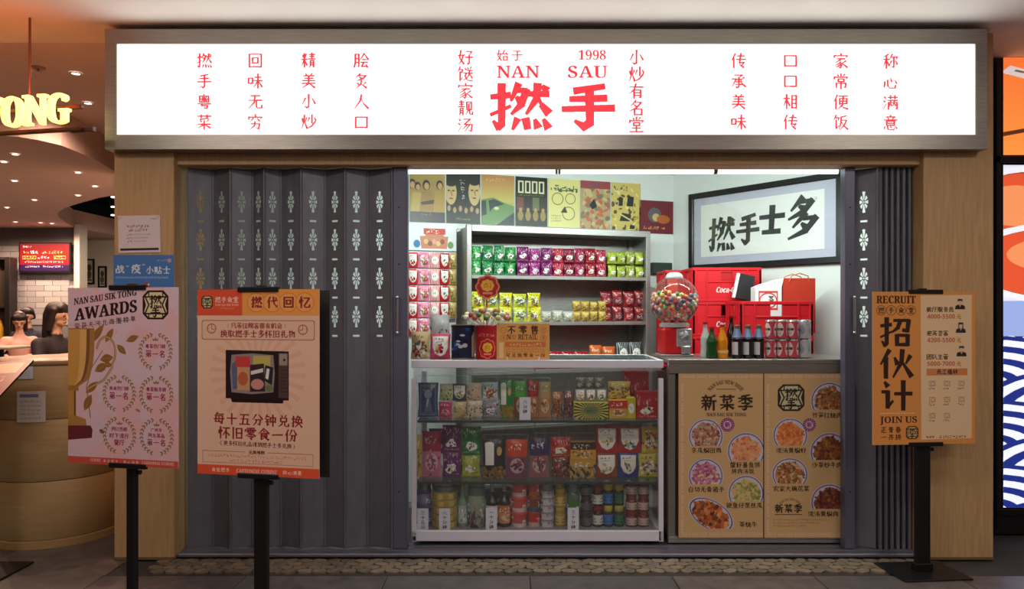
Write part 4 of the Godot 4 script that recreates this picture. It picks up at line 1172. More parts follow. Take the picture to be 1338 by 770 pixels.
func screen_picture() -> Texture2D:
	var cv := canvas(268, 152, rgb8(120, 18, 26), 2)
	cv.rect(0, 118, 268, 34, rgb8(40, 18, 60))
	cv.row("多味", 14, 10, 13, 14, rgb8(250, 230, 220), 0.14)
	squiggles(cv, 42, 12, 26, 10, rgb8(250, 230, 220), 1)
	var y := rgb8(250, 206, 110)
	squiggles(cv, 18, 40, 36, 15, y, 2)
	cv.latin("15", sans(), 56, 56, 17, 22, rgb8(255, 250, 240))
	cv.zh("元", 82, 40, 16, rgb8(255, 240, 220), 0.13)
	squiggles(cv, 118, 40, 130, 15, y, 3)
	cv.frame(14, 68, 74, 18, 2, y)
	squiggles(cv, 20, 70, 64, 13, y, 4)
	squiggles(cv, 96, 69, 80, 15, rgb8(255, 250, 240), 5)
	cv.frame(186, 68, 64, 18, 2, y)
	squiggles(cv, 190, 70, 56, 13, y, 6)
	squiggles(cv, 24, 96, 220, 10, rgb8(250, 236, 230), 7)
	squiggles(cv, 30, 122, 80, 10, rgb8(240, 236, 250), 8)
	squiggles(cv, 124, 122, 120, 10, rgb8(240, 236, 250), 9)
	return cv.tex()

func white_notice_picture() -> Texture2D:
	var cv := canvas(228, 200, rgb8(226, 212, 214), 2)
	squiggles(cv, 172, 14, 40, 8, rgb8(80, 60, 60), 1)
	squiggles(cv, 48, 50, 132, 14, rgb8(50, 36, 36), 2, 15)
	squiggles(cv, 56, 70, 118, 14, rgb8(50, 36, 36), 3, 15)
	for i in 3:
		squiggles(cv, 48, 98 + i * 18, 30, 9, rgb8(60, 44, 44), 5 + i, 10)
		squiggles(cv, 82, 98 + i * 18, 96 - i * 10, 7, rgb8(130, 110, 112), 15 + i, 8)
	cv.rect(10, 176, 208, 12, rgb8(48, 26, 28))
	return cv.tex()

func blue_notice_picture() -> Texture2D:
	var cv := canvas(232, 200, rgb8(74, 124, 190), 2)
	var wt := rgb8(226, 232, 240)
	for i in 6:
		var t: Array = [["战", 8, 40, 32], ["“", 46, 40, 22], ["疫", 68, 36, 36], ["”", 104, 34, 22], ["小", 124, 44, 30], ["贴", 156, 44, 30]][i]
		cv.zh(t[0], t[1], t[2], t[3], wt, 0.14)
	cv.zh("士", 188, 44, 30, wt, 0.14)
	squiggles(cv, 164, 18, 50, 6, wt, 3, 7)
	cv.ell(214, 22, 8, 8, rgb8(206, 150, 176))
	cv.rect(6, 84, 206, 8, rgb8(92, 142, 204))
	squiggles(cv, 10, 84, 200, 6, wt, 4, 8)
	cv.ell(122, 128, 16, 22, rgb8(196, 52, 50), 0.4)
	cv.line([Vector2(110, 144), Vector2(136, 112)], 5, 5, wt)
	squiggles(cv, 144, 128, 50, 12, rgb8(206, 70, 70), 6, 14)
	cv.rect(0, 160, 232, 40, rgb8(84, 132, 196))
	squiggles(cv, 14, 168, 200, 8, wt, 7, 10)
	return cv.tex()

# packets: printed fronts. style picks the layout
func pack_picture(style: int, a: Color, b: Color, seed_: int, w := 96, h := 120) -> Image:
	var g := RandomNumberGenerator.new()
	g.seed = seed_
	var cv := canvas(w, h, a, 2)
	var wt := rgb8(236, 234, 228)
	var dark := a.lerp(Color.BLACK, 0.6)
	match style:
		0:  # bright bag: flecked top, a torn white patch with a small picture
			for i in 30:
				cv.ell(g.randf() * w, g.randf() * h, g.randf_range(4, 12), g.randf_range(4, 14), a.lerp(b, g.randf() * 0.8), g.randf() * 3)
			for i in 16:
				var q := Vector2(g.randf() * w, 8 + g.randf() * h * 0.34)
				cv.line([q, q + Vector2(g.randf_range(-4, 4), g.randf_range(6, 16))], g.randf_range(2, 5), 1.5, wt.lerp(a, g.randf() * 0.6))
			var torn := PackedVector2Array()
			var n0 := 11
			for i in n0:
				torn.append(Vector2(w * 0.46, h * 0.66) + Vector2.from_angle(TAU * i / n0) * Vector2(w * 0.33, h * 0.2) * g.randf_range(0.55, 1.15))
			cv.poly(torn, wt)
			for i in 5:
				cv.ell(w * g.randf_range(0.25, 0.7), h * g.randf_range(0.62, 0.78), w * g.randf_range(0.03, 0.09), h * g.randf_range(0.02, 0.05), [a, b, dark, rgb8(200, 170, 90)][g.randi() % 4], g.randf() * 3)
			squiggles(cv, w * 0.26, h * 0.55, w * 0.42, 9, dark, seed_ + 1, 10)
			squiggles(cv, 8, h * 0.86, w - 16, 8, wt, seed_ + 2, 10)
		1:  # food photograph
			for i in 120:
				cv.ell(g.randf() * w, h * 0.3 + g.randf() * h * 0.7, g.randf_range(3, 10), g.randf_range(2, 6), [a, b, a.lerp(b, 0.5), b.lerp(wt, 0.5), dark][g.randi() % 5], g.randf() * 3)
			cv.rect(8, 8, w - 16, h * 0.26, a)
			squiggles(cv, 12, 12, w - 24, 18, wt, seed_, 22)
		2:  # white shield with print and a figure
			var sh := PackedVector2Array([Vector2(w * 0.1, h * 0.1), Vector2(w * 0.9, h * 0.1), Vector2(w * 0.92, h * 0.55), Vector2(w * 0.74, h * 0.8), Vector2(w * 0.5, h * 0.9), Vector2(w * 0.26, h * 0.8), Vector2(w * 0.08, h * 0.55)])
			cv.poly(sh, wt)
			squiggles(cv, w * 0.2, h * 0.15, w * 0.62, 13, rgb8(40, 40, 44), seed_, 15)
			squiggles(cv, w * 0.26, h * 0.3, w * 0.5, 6, rgb8(40, 70, 60), seed_ + 1, 7)
			for i in 14:
				cv.ell(w * g.randf_range(0.28, 0.72), h * g.randf_range(0.46, 0.78), w * g.randf_range(0.05, 0.13), h * g.randf_range(0.03, 0.07), [b, b.lerp(Color.BLACK, 0.4), rgb8(210, 180, 90), wt, b.lerp(wt, 0.5)][g.randi() % 5], g.randf() * 3)
		3:  # dark bag with an upright label and food below
			cv.rect(w * 0.1, h * 0.12, w * 0.4, h * 0.54, wt)
			cv.ell(w * 0.3, h * 0.12, w * 0.2, h * 0.06, wt)
			for i in 3:
				squiggles(cv, w * 0.18, h * (0.2 + i * 0.15), 22, 15, rgb8(40, 50, 90), seed_ + i, 24)
			for i in 70:
				cv.ell(g.randf() * w, h * 0.72 + g.randf() * h * 0.3, g.randf_range(4, 12), g.randf_range(2, 5), b.lerp(a, g.randf() * 0.5), g.randf() * 3)
			cv.ell(w * 0.74, h * 0.3, w * 0.12, h * 0.12, b.lerp(wt, 0.4))
		4:  # sun burst
			for i in 28:
				var q := TAU * i / 28.0
				cv.poly(PackedVector2Array([Vector2(w * 0.5, h * 0.5), Vector2(w * 0.5, h * 0.5) + Vector2.from_angle(q) * w, Vector2(w * 0.5, h * 0.5) + Vector2.from_angle(q + TAU / 56.0) * w]), b)
			cv.ell(w * 0.5, h * 0.48, w * 0.22, h * 0.26, rgb8(110, 128, 90))
			squiggles(cv, w * 0.36, h * 0.36, w * 0.3, h * 0.22, rgb8(60, 66, 50), seed_)
		5:  # two bands and a picture
			cv.rect(0, 0, w, h * 0.44, b)
			squiggles(cv, 10, h * 0.12, w - 20, 18, wt, seed_, 22)
			cv.ell(w * 0.5, h * 0.68, w * 0.34, h * 0.2, a.lerp(wt, 0.55))
			for i in 40:
				cv.ell(w * 0.5 + g.randfn() * w * 0.14, h * 0.68 + g.randfn() * h * 0.08, 6, 4, [a, b, dark, wt][g.randi() % 4].lerp(a, 0.4), g.randf() * 3)
		6:  # framed dark blue packet with a line drawing
			cv.frame(8, 8, w - 16, h - 16, 3, b)
			cv.frame(14, 14, w - 28, h - 28, 2, b)
			cv.ell(w * 0.5, h * 0.34, w * 0.2, h * 0.12, b)
			cv.poly(PackedVector2Array([Vector2(w * 0.3, h * 0.84), Vector2(w * 0.4, h * 0.46), Vector2(w * 0.6, h * 0.46), Vector2(w * 0.72, h * 0.84)]), b.lerp(a, 0.4))
			cv.line([Vector2(w * 0.5, h * 0.48), Vector2(w * 0.44, h * 0.7)], 4, 3, wt)
			squiggles(cv, w * 0.24, h * 0.18, w * 0.5, 8, wt, seed_)
		7:  # striped wrapper
			for i in 7:
				cv.rect(i * w / 7.0, 0, w / 14.0, h, b)
			cv.ell(w * 0.5, h * 0.5, w * 0.34, h * 0.26, wt)
			squiggles(cv, w * 0.24, h * 0.4, w * 0.54, 16, dark, seed_)
		8:  # character bag: yellow with a big round mascot-free burst of mixed sweets
			for i in 60:
				cv.ell(w * 0.5 + g.randfn() * w * 0.18, h * 0.6 + g.randfn() * h * 0.14, g.randf_range(4, 10), g.randf_range(4, 9), [rgb8(220, 200, 170), rgb8(150, 80, 60), rgb8(90, 100, 80), b, wt][g.randi() % 5], g.randf() * 3)
			squiggles(cv, 10, 12, w - 20, 16, b.lerp(Color.BLACK, 0.3), seed_, 20)
		_:
			for i in 3:
				squiggles(cv, 4 + i * w / 3.0, h * 0.18, w / 3.0 - 8, h * 0.34, b, seed_ + i)
				cv.rect(4 + i * w / 3.0, h * 0.68, w / 3.0 - 10, h * 0.12, b.lerp(a, 0.4))
	return cv.pic()

# ---------------------------------------------------------------- the place
var veneer: StandardMaterial3D
var steel: StandardMaterial3D
var dull_steel: StandardMaterial3D
var shutter_paint: StandardMaterial3D
var alu: StandardMaterial3D
var plaster: StandardMaterial3D
var shop_wall: StandardMaterial3D
var black_steel: StandardMaterial3D
var clear: StandardMaterial3D

func _ready() -> void:
	rng.seed = 7
	setup_camera()
	setup_light()
	setup_materials()
	build_shell()
	build_front()
	build_shutters()
	build_shop()
	build_counter_goods()
	build_case_goods()
	build_stands()
	build_neighbours()
	build_restaurant()
	finish_sheet()

func setup_camera() -> void:
	var c := Camera3D.new()
	c.name = "camera"
	c.projection = Camera3D.PROJECTION_FRUSTUM
	c.near = 0.05
	c.far = 60.0
	c.size = c.near * 770.0 / F
	c.frustum_offset = Vector2(0.0, c.near * (HY - 385.0) / F)
	add_child(c)
	c.position = Vector3(0, EYE, D)
	c.current = true

func area(called: String, at: Vector3, towards: Vector3, size: Vector2, energy: float, c: Color) -> void:
	var l := AreaLight3D.new()
	l.name = called
	add_child(l, true)
	l.area_size = size
	l.light_energy = energy
	l.light_color = c
	l.shadow_enabled = true
	l.area_range = 30.0
	var up := Vector3.UP if absf(towards.normalized().y) < 0.95 else Vector3(0, 0, 1)
	l.look_at_from_position(at, at + towards, up)

func setup_light() -> void:
	var e := Environment.new()
	e.background_mode = Environment.BG_COLOR
	e.background_color = Color(0.02, 0.02, 0.02)
	e.tonemap_mode = Environment.TONE_MAPPER_LINEAR
	e.tonemap_exposure = 1.0
	e.sdfgi_enabled = true
	e.ssao_enabled = true
	e.ssil_enabled = true
	var w := WorldEnvironment.new()
	w.name = "world"
	w.environment = e
	add_child(w)
	# the sign board's face
	area("sign_light", Vector3(0.2, 2.795, 0.11), Vector3(0, 0, 1), Vector2(4.96, 0.52), 1.5, Color(1.0, 0.98, 0.95))
	# the shop's tubes, under the lintel: down and into the shop
	for i in 3:
		area("tube_light_beam", Vector3(tube_x(i), 2.37, -0.37), Vector3(0, -0.72, -0.7), Vector2(0.8, 0.03), 1.5, Color(0.93, 1.0, 0.97))
	# the mall's ceiling panels, behind the camera
	for x in [-2.4, 0.3, 3.0]:
		for z in [2.1, 4.3, 6.6]:
			area("ceiling_panel_light", Vector3(x, 3.135, z), Vector3(0, -1, 0), Vector2(1.1, 0.55), 1.9, Color(1.0, 0.95, 0.91))

func tube_x(i: int) -> float:
	return [-0.205, 0.81, 1.72][i]

func setup_materials() -> void:
	veneer = tri(tmat(noise_tex(rgb8(186, 146, 101), rgb8(206, 168, 121), 0.05, 3, 256, Vector2(3.0, 0.22)), 0.5), Vector3(1.1, 1.1, 1.1))
	steel = tri(tmat(noise_tex(rgb8(150, 144, 138), rgb8(172, 166, 158), 0.04, 4, 256, Vector2(0.25, 6.0)), 0.36, 0.85), Vector3(1.5, 1.5, 1.5))
	dull_steel = tri(tmat(noise_tex(rgb8(150, 148, 146), rgb8(176, 174, 170), 0.05, 6, 256, Vector2(0.4, 3.0)), 0.42, 0.7), Vector3(2, 2, 2))
	shutter_paint = tri(tmat(noise_tex(rgb8(104, 105, 116), rgb8(122, 123, 134), 0.03, 8, 256, Vector2(2.0, 0.5)), 0.45, 0.35), Vector3(1.3, 1.3, 1.3))
	alu = mat(rgb8(228, 226, 240), 0.4, 0.1)
	plaster = tri(tmat(noise_tex(rgb8(222, 218, 212), rgb8(230, 227, 222), 0.02, 9), 0.9), Vector3(0.5, 0.5, 0.5))
	shop_wall = tri(tmat(noise_tex(rgb8(214, 220, 218), rgb8(224, 229, 227), 0.02, 10), 0.85), Vector3(0.6, 0.6, 0.6))
	black_steel = mat(rgb8(26, 24, 26), 0.45, 0.3)
	clear = glass()

func rear(u: float, y: float, out: float) -> Vector3:
	# a point by the shop's rear wall: u metres along it, «out» metres in front of it
	return Vector3(-0.686 + u * cos(WALL_A) + out * sin(WALL_A), y, -1.53 - u * sin(WALL_A) + out * cos(WALL_A))

func side(v: float, y: float, out: float) -> Vector3:
	# the same by the other wall, from the corner towards the front
	return Vector3(1.464 + v * cos(SIDE_A) + out * sin(SIDE_A), y, -2.26 - v * sin(SIDE_A) + out * cos(SIDE_A))

func slab(called: String, m: Material, c: Vector3, s: Vector3, turn := 0.0) -> MeshInstance3D:
	var st := nst()
	box(st, Vector3.ZERO, s)
	var o := structure(st, called, m)
	o.position = c
	o.rotation.y = turn
	return o

func build_shell() -> void:
	# floor: dark bed, stone tiles laid on it with open joints
	var bed := slab("floor", mat(rgb8(58, 52, 50), 0.9), Vector3(-3.0, -0.06, -2.6), Vector3(24, 0.1, 22.4))
	bed.set_meta("label", "dark grey stone floor of the mall")
	var tile_mats := []
	for i in 3:
		var m := tri(tmat(noise_tex([rgb8(78, 72, 71), rgb8(84, 78, 76), rgb8(76, 70, 71)][i], [rgb8(112, 103, 100), rgb8(107, 99, 97), rgb8(105, 96, 94)][i], 0.03, 20 + i, 256, Vector2.ONE, 5), 0.38), Vector3(0.9, 0.9, 0.9))
		tile_mats.append(m)
	var st := nst()
	box(st, Vector3.ZERO, Vector3(0.794, 0.02, 0.794), 0.002)
	var tm := st.commit()
	for i in 13:
		for j in 7:
			var o := put(tm, "floor_tile", tile_mats[(i * 7 + j * 5) % 3], bed)
			o.position = Vector3(-5.9 + i * 0.8, -0.01, 0.66 + j * 0.8) - bed.position
	# tiles of the restaurant's passage on the other side of the pillar, and the shop's own floor
	for i in 7:
		for j in 11:
			var o := put(tm, "floor_tile", tile_mats[(i * 3 + j * 4) % 3], bed)
			o.position = Vector3(-7.5 + i * 0.8, -0.01, -0.14 - j * 0.8) - bed.position
	st = nst()
	box(st, Vector3(0.3, -0.009, -1.35) - bed.position, Vector3(4.4, 0.02, 2.25))
	part(st, "shop_floor_sheet", mat(rgb8(120, 112, 106), 0.6), bed)
	# a strip of small cut stones in front of the shutter track
	var g := RandomNumberGenerator.new()
	g.seed = 11
	var stones := []
	for i in 5:
		stones.append(tri(tmat(noise_tex(rgb8(92 + i * 6, 80 + i * 5, 68 + i * 4), rgb8(124 + i * 6, 110 + i * 5, 92 + i * 4), 0.06, 50 + i, 64), 0.6), Vector3(6, 6, 6)))
	var kinds := []
	for i in 6:
		var o2 := PackedVector2Array()
		for c in [[-0.5, -0.1], [-0.25, -0.5], [0.3, -0.46], [0.5, 0.06], [0.22, 0.5], [-0.3, 0.44]]:
			o2.append(Vector2((c[0] + g.randf_range(-0.06, 0.06)) * 0.092, (c[1] + g.randf_range(-0.06, 0.06)) * 0.058))
		var s2 := nst()
		prism(s2, o2, 0.0, 0.012, Transform3D(Basis(Vector3(1, 0, 0), -PI / 2), Vector3.ZERO))
		kinds.append(s2.commit())
	for r in 4:
		for i in 54:
			var o := put(kinds[g.randi() % 6], "mosaic_stone", stones[g.randi() % 5], bed)
			o.position = Vector3(-2.08 + i * 0.0845 + (r % 2) * 0.042 + g.randf_range(-0.004, 0.004), -0.0115, 0.005 + r * 0.056) - bed.position
			o.rotation.y = g.randf_range(-0.25, 0.25) + (0.45 if (i + r) % 3 == 0 else -0.2)
	# ceiling of the mall, and the lower one of the restaurant with a round-edged opening into the dark void
	var lay := Transform3D(Basis(Vector3(1, 0, 0), Vector3(0, 0, -1), Vector3(0, 1, 0)), Vector3.ZERO)
	st = nst()
	prism(st, PackedVector2Array([Vector2(7.2, -8.6), Vector2(7.2, 2.5), Vector2(-2.3, 2.5), Vector2(-2.3, 0.22), Vector2(-15.0, 0.22), Vector2(-15.0, -8.6)]), 3.18, 3.3, lay)
	structure(st, "ceiling", plaster, "pale plaster ceiling of the mall over the shop front")
	var rosy := tri(tmat(noise_tex(rgb8(226, 198, 190), rgb8(234, 207, 199), 0.02, 14), 0.9), Vector3(0.5, 0.5, 0.5))
	st = nst()
	prism(st, PackedVector2Array([Vector2(-15.0, 0.22), Vector2(-2.3, 0.22), Vector2(-2.3, 4.0), Vector2(-15.0, 4.0)]), 3.25, 3.32, lay)
	structure(st, "ceiling_entrance", rosy, "plaster ceiling over the way into the restaurant")
	st = nst()
	var outline := PackedVector2Array([Vector2(-15.0, 1.7)])
	for q in [[-60, 176], [0, 177], [25, 179], [50, 183], [80, 190], [110, 202], [130, 212], [150, 224], [165, 234]]:
		var d: float = 1.45 * F / (HY - q[1])
		outline.append(Vector2(X(q[0], d), d - D))
	outline.append(Vector2(-4.3, 4.6))
	for q in [[160, 254], [150, 255], [128, 259], [110, 264], [96, 268], [85, 272], [78, 276], [75, 280], [78, 285], [86, 291], [96, 297]]:
		var d: float = 1.45 * F / (HY - q[1])
		outline.append(Vector2(X(q[0], d), d - D))
	outline.append_array(PackedVector2Array([Vector2(-7.7, 9.0), Vector2(-7.7, 12.0), Vector2(-15.0, 12.0)]))
	prism(st, outline, 2.95, 3.26, lay)
	structure(st, "ceiling_restaurant", rosy, "lower round-edged plaster ceiling of the restaurant dotted with downlights")
	slab("ceiling_void", mat(rgb8(176, 172, 168), 0.9), Vector3(-5, 4.1, -8.0), Vector3(10, 0.1, 12))
	# the walls that close the mall, behind the camera
	slab("wall_back", mat(rgb8(122, 116, 112), 0.8), Vector3(-3.9, 1.6, 8.5), Vector3(22.4, 3.4, 0.2))
	slab("wall_right", plaster, Vector3(7.2, 1.6, 0), Vector3(0.2, 3.4, 17.2))
	slab("wall_left", mat(rgb8(196, 180, 168), 0.8), Vector3(-15.0, 1.6, -2.5), Vector3(0.2, 3.4, 22.2))
	# the shop: rear wall, side wall, partition, ceiling
	slab("wall_rear", shop_wall, rear(0.3, 1.6, -0.06), Vector3(4.0, 3.2, 0.12), WALL_A)
	slab("wall_side", shop_wall, side(1.02, 1.6, -0.06), Vector3(2.3, 3.2, 0.12), SIDE_A)
	slab("wall_partition", veneer, Vector3(-2.3, 1.6, -0.62), Vector3(0.12, 3.18, 0.8))
	st = nst()
	var so := PackedVector2Array([Vector2(-2.4, 0.24), Vector2(2.8, 0.24), Vector2(2.8, 0.5), Vector2(1.5, 2.4), Vector2(-2.4, 1.1)])
	prism(st, so, 2.72, 2.78, Transform3D(Basis(Vector3(1, 0, 0), Vector3(0, 0, -1), Vector3(0, 1, 0)), Vector3.ZERO))
	structure(st, "ceiling_shop", shop_wall)
	# mall ceiling panels
	for x in [-2.4, 0.3, 3.0]:
		for z in [2.1, 4.3, 6.6]:
			var t := thing("ceiling_panel", "square-edged white light panel in the mall ceiling", "light panel", Vector3(x, 3.165, z), 0, "light panels of the mall ceiling")
			var s3 := nst()
			box(s3, Vector3.ZERO, Vector3(1.2, 0.03, 0.62), 0.004)
			part(s3, "frame", mat(rgb8(200, 200, 200), 0.5), t)
			s3 = nst()
			box(s3, Vector3(0, -0.012, 0), Vector3(1.1, 0.012, 0.54))
			part(s3, "diffuser", glow(Color(1, 0.94, 0.87), 1.4), t)

func build_front() -> void:
	# pillars clad with pale wood
	for p in [[-2.383, -2.026, 0.0, -0.225, "pale wood veneer pillar carrying a white and a blue notice"], [2.466, 2.884, 0.0, -0.3, "pale wood veneer pillar standing beside the orange recruitment poster"]]:
		var t := thing("pillar", p[4], "pillar", Vector3((p[0] + p[1]) / 2, 0, (p[2] + p[3]) / 2))
		var st := nst()
		box(st, Vector3(0, 1.58, 0), Vector3(p[1] - p[0], 3.16, p[2] - p[3]), 0.004)
		part(st, "cladding", veneer, t)
		st = nst()
		box(st, Vector3(0, 0.01, 0), Vector3(p[1] - p[0] + 0.004, 0.02, p[2] - p[3] + 0.004), 0.003)
		part(st, "foot_strip", mat(rgb8(120, 92, 60), 0.6), t)
	# lintel over the opening
	var st := nst()
	box(st, Vector3(0.22, 2.765, -0.12), Vector3(4.492, 0.776, 0.16), 0.003)
	structure(st, "trim_1", veneer, "wood veneer lintel above the shutters")
	# bottom track
	var tr := nst()
	box(tr, Vector3(0.22, 0.012, -0.15), Vector3(4.49, 0.024, 0.22), 0.006)
	for z in [-0.11, -0.19]:
		box(tr, Vector3(0.22, 0.026, z), Vector3(4.48, 0.006, 0.012))
	structure(tr, "trim_2", mat(rgb8(140, 140, 152), 0.38, 0.7), "steel floor track of the folding shutters")
	# the sign board
	var s := thing("sign_light_box", "long white lit sign board with red characters and a steel frame above the shop", "sign", Vector3(0.1995, 2.443, 0.0))
	var w := 5.177
	var h := 0.705
	var zf := 0.09
	var zb := -0.035
	# outer steel case: four mitred rails with slanting inner reveals
	var ix0 := -2.321 - 0.1995
	var ix1 := 2.7207 - 0.1995
	var iy0 := 2.528 - 2.443
	var iy1 := 3.0624 - 2.443
	var o := [Vector2(-w / 2, 0), Vector2(w / 2, 0), Vector2(w / 2, h), Vector2(-w / 2, h)]
	var q := [Vector2(ix0, iy0), Vector2(ix1, iy0), Vector2(ix1, iy1), Vector2(ix0, iy1)]
	for i in 4:
		var j := (i + 1) % 4
		var c: Vector2 = (o[i] + o[j] + q[i] + q[j]) / 4.0
		var inside := Vector3(c.x, c.y, 0.0)
		var f := nst()
		var v3 := func(p: Vector2, z: float) -> Vector3: return Vector3(p.x, p.y, z)
		face(f, [v3.call(o[i], zf), v3.call(o[j], zf), v3.call(q[j], zf), v3.call(q[i], zf)], inside)
		face(f, [v3.call(o[i], zb), v3.call(o[j], zb), v3.call(o[j], zf), v3.call(o[i], zf)], inside)
		face(f, [v3.call(q[i], zf - 0.02), v3.call(q[j], zf - 0.02), v3.call(q[j], zf), v3.call(q[i], zf)], inside)
		face(f, [v3.call(o[i], zb), v3.call(o[j], zb), v3.call(q[j], zb), v3.call(q[i], zb)], inside)
		part(f, "frame_rail", steel, s)
	var pm := board_mesh(ix1 - ix0, iy1 - iy0, 0.01, glow_tex(sign_picture(), 1.25), mat(rgb8(230, 230, 230), 0.5))
	put(pm, "lit_panel", null, s, Vector3((ix0 + ix1) / 2, (iy0 + iy1) / 2, zf - 0.015))
	# two notices on the pillar
	var n1 := thing("paper_notice", "white printed paper notice with a dark bottom bar on the pillar", "notice", P(182, 306, 4.396), 0.0)
	put(board_mesh(0.252, 0.222, 0.002, tmat(white_notice_picture(), 0.6), mat(rgb8(220, 216, 214), 0.6)), "sheet", null, n1)
	n1.rotation.z = 0.02
	for c in [[-0.115, 0.1], [0.115, 0.1]]:
		var tp := nst()
		box(tp, Vector3(c[0], c[1], 0.0012), Vector3(0.03, 0.016, 0.0008), 0.0, Basis(Vector3(0, 0, 1), 0.6))
		part(tp, "tape", glass(Color(0.9, 0.88, 0.8, 0.3), 0.3), n1)
	var n2 := thing("poster_notice", "blue notice with white characters under the white paper on the pillar", "notice", P(188, 367, 4.396), 0.0)
	put(board_mesh(0.362, 0.31, 0.002, tmat(blue_notice_picture(), 0.45), mat(rgb8(220, 220, 220), 0.6)), "sheet", null, n2)

func rosette_slat(w: float, h: float, rosettes: Array, slots: Array) -> ArrayMesh:
	# a steel slat, x from 0 to w, y from 0 to h, with flower-shaped and slit-shaped openings cut through
	var st := nst()
	var n := Vector3(0, 0, 1)
	var y := 0.0
	var cuts := []
	for r in rosettes: cuts.append([r, 0.072, true])
	for r in slots: cuts.append([r, 0.006, false])
	cuts.sort_custom(func(a, b): return a[0] < b[0])
	var put_quad := func(x0: float, y0: float, x1: float, y1: float) -> void:
		quad(st, Vector3(x0, y0, 0), Vector3(x1, y0, 0), Vector3(x1, y1, 0), Vector3(x0, y1, 0), n)
	for c in cuts:
		var lo: float = c[0] - c[1]
		var hi: float = c[0] + c[1]
		put_quad.call(0.0, y, w, lo)
		if not c[2]:
			var hw := minf(0.02, w * 0.22)
			put_quad.call(0.0, lo, w / 2 - hw, hi)
			put_quad.call(w / 2 + hw, lo, w, hi)
		else:
			var rx := minf(0.034, w * 0.36)
			var ry := 0.066
			var steps := 48
			for i in steps:
				var a0 := TAU * i / steps
				var a1 := TAU * (i + 1) / steps
				var e := func(a: float, r: float) -> Vector3: return Vector3(w / 2 + cos(a) * rx * r, c[0] + sin(a) * ry * r, 0)
				var rim := func(a: float) -> Vector3:
					var d := Vector2(cos(a) * rx, sin(a) * ry)
					var k := minf((w / 2) / maxf(absf(d.x), 1e-6), c[1] / maxf(absf(d.y), 1e-6))
					return Vector3(w / 2 + d.x * k, c[0] + d.y * k, 0)
				var am := (a0 + a1) / 2
				# eight petals; the upright pair is long, the others short
				var petal := fposmod(am + PI / 8, PI / 4) - PI / 8
				var upright := absf(fposmod(am, PI) - PI / 2) < PI / 8
				var outer := 1.0 if upright else 0.72
				var open := absf(petal) < (0.2 if upright else 0.24)
				var inner := 0.22
				face(st, [e.call(a0, 0.1), e.call(a1, 0.1), e.call(a1, inner), e.call(a0, inner)], e.call(am, 0.15) - n)
				if not open:
					face(st, [e.call(a0, inner), e.call(a1, inner), e.call(a1, outer), e.call(a0, outer)], e.call(am, 0.5) - n)
				face(st, [e.call(a0, outer), e.call(a1, outer), rim.call(a1), rim.call(a0)], e.call(am, 1.0) - n)
				# corners of the cell
			# the four cell corners that the rays skip
			for sx in [0.0, 1.0]:
				for sy in [-1.0, 1.0]:
					var cn := Vector3(sx * w, c[0] + sy * c[1], 0)
					var ang := atan2(sy * c[1] / ry, (sx * 2 - 1) * (w / 2) / rx)
					var i0 := floorf(ang / (TAU / steps)) * (TAU / steps)
					var p0 := Vector2(cos(i0) * rx, sin(i0) * ry)
					var p1 := Vector2(cos(i0 + TAU / steps) * rx, sin(i0 + TAU / steps) * ry)
					var k0 := minf((w / 2) / maxf(absf(p0.x), 1e-6), c[1] / maxf(absf(p0.y), 1e-6))
					var k1 := minf((w / 2) / maxf(absf(p1.x), 1e-6), c[1] / maxf(absf(p1.y), 1e-6))
					var q0 := Vector3(w / 2 + p0.x * k0, c[0] + p0.y * k0, 0)
					var q1 := Vector3(w / 2 + p1.x * k1, c[0] + p1.y * k1, 0)
					if (q0 - cn).cross(q1 - cn).length() > 1e-9:
						face(st, [q0, q1, cn], cn - n)
		y = hi
	put_quad.call(0.0, y, w, h)
	# folded edges, turned to the rear
	for x in [0.0, w]:
		box(st, Vector3(x, h / 2, -0.006), Vector3(0.0025, h, 0.012))
	return st.commit()

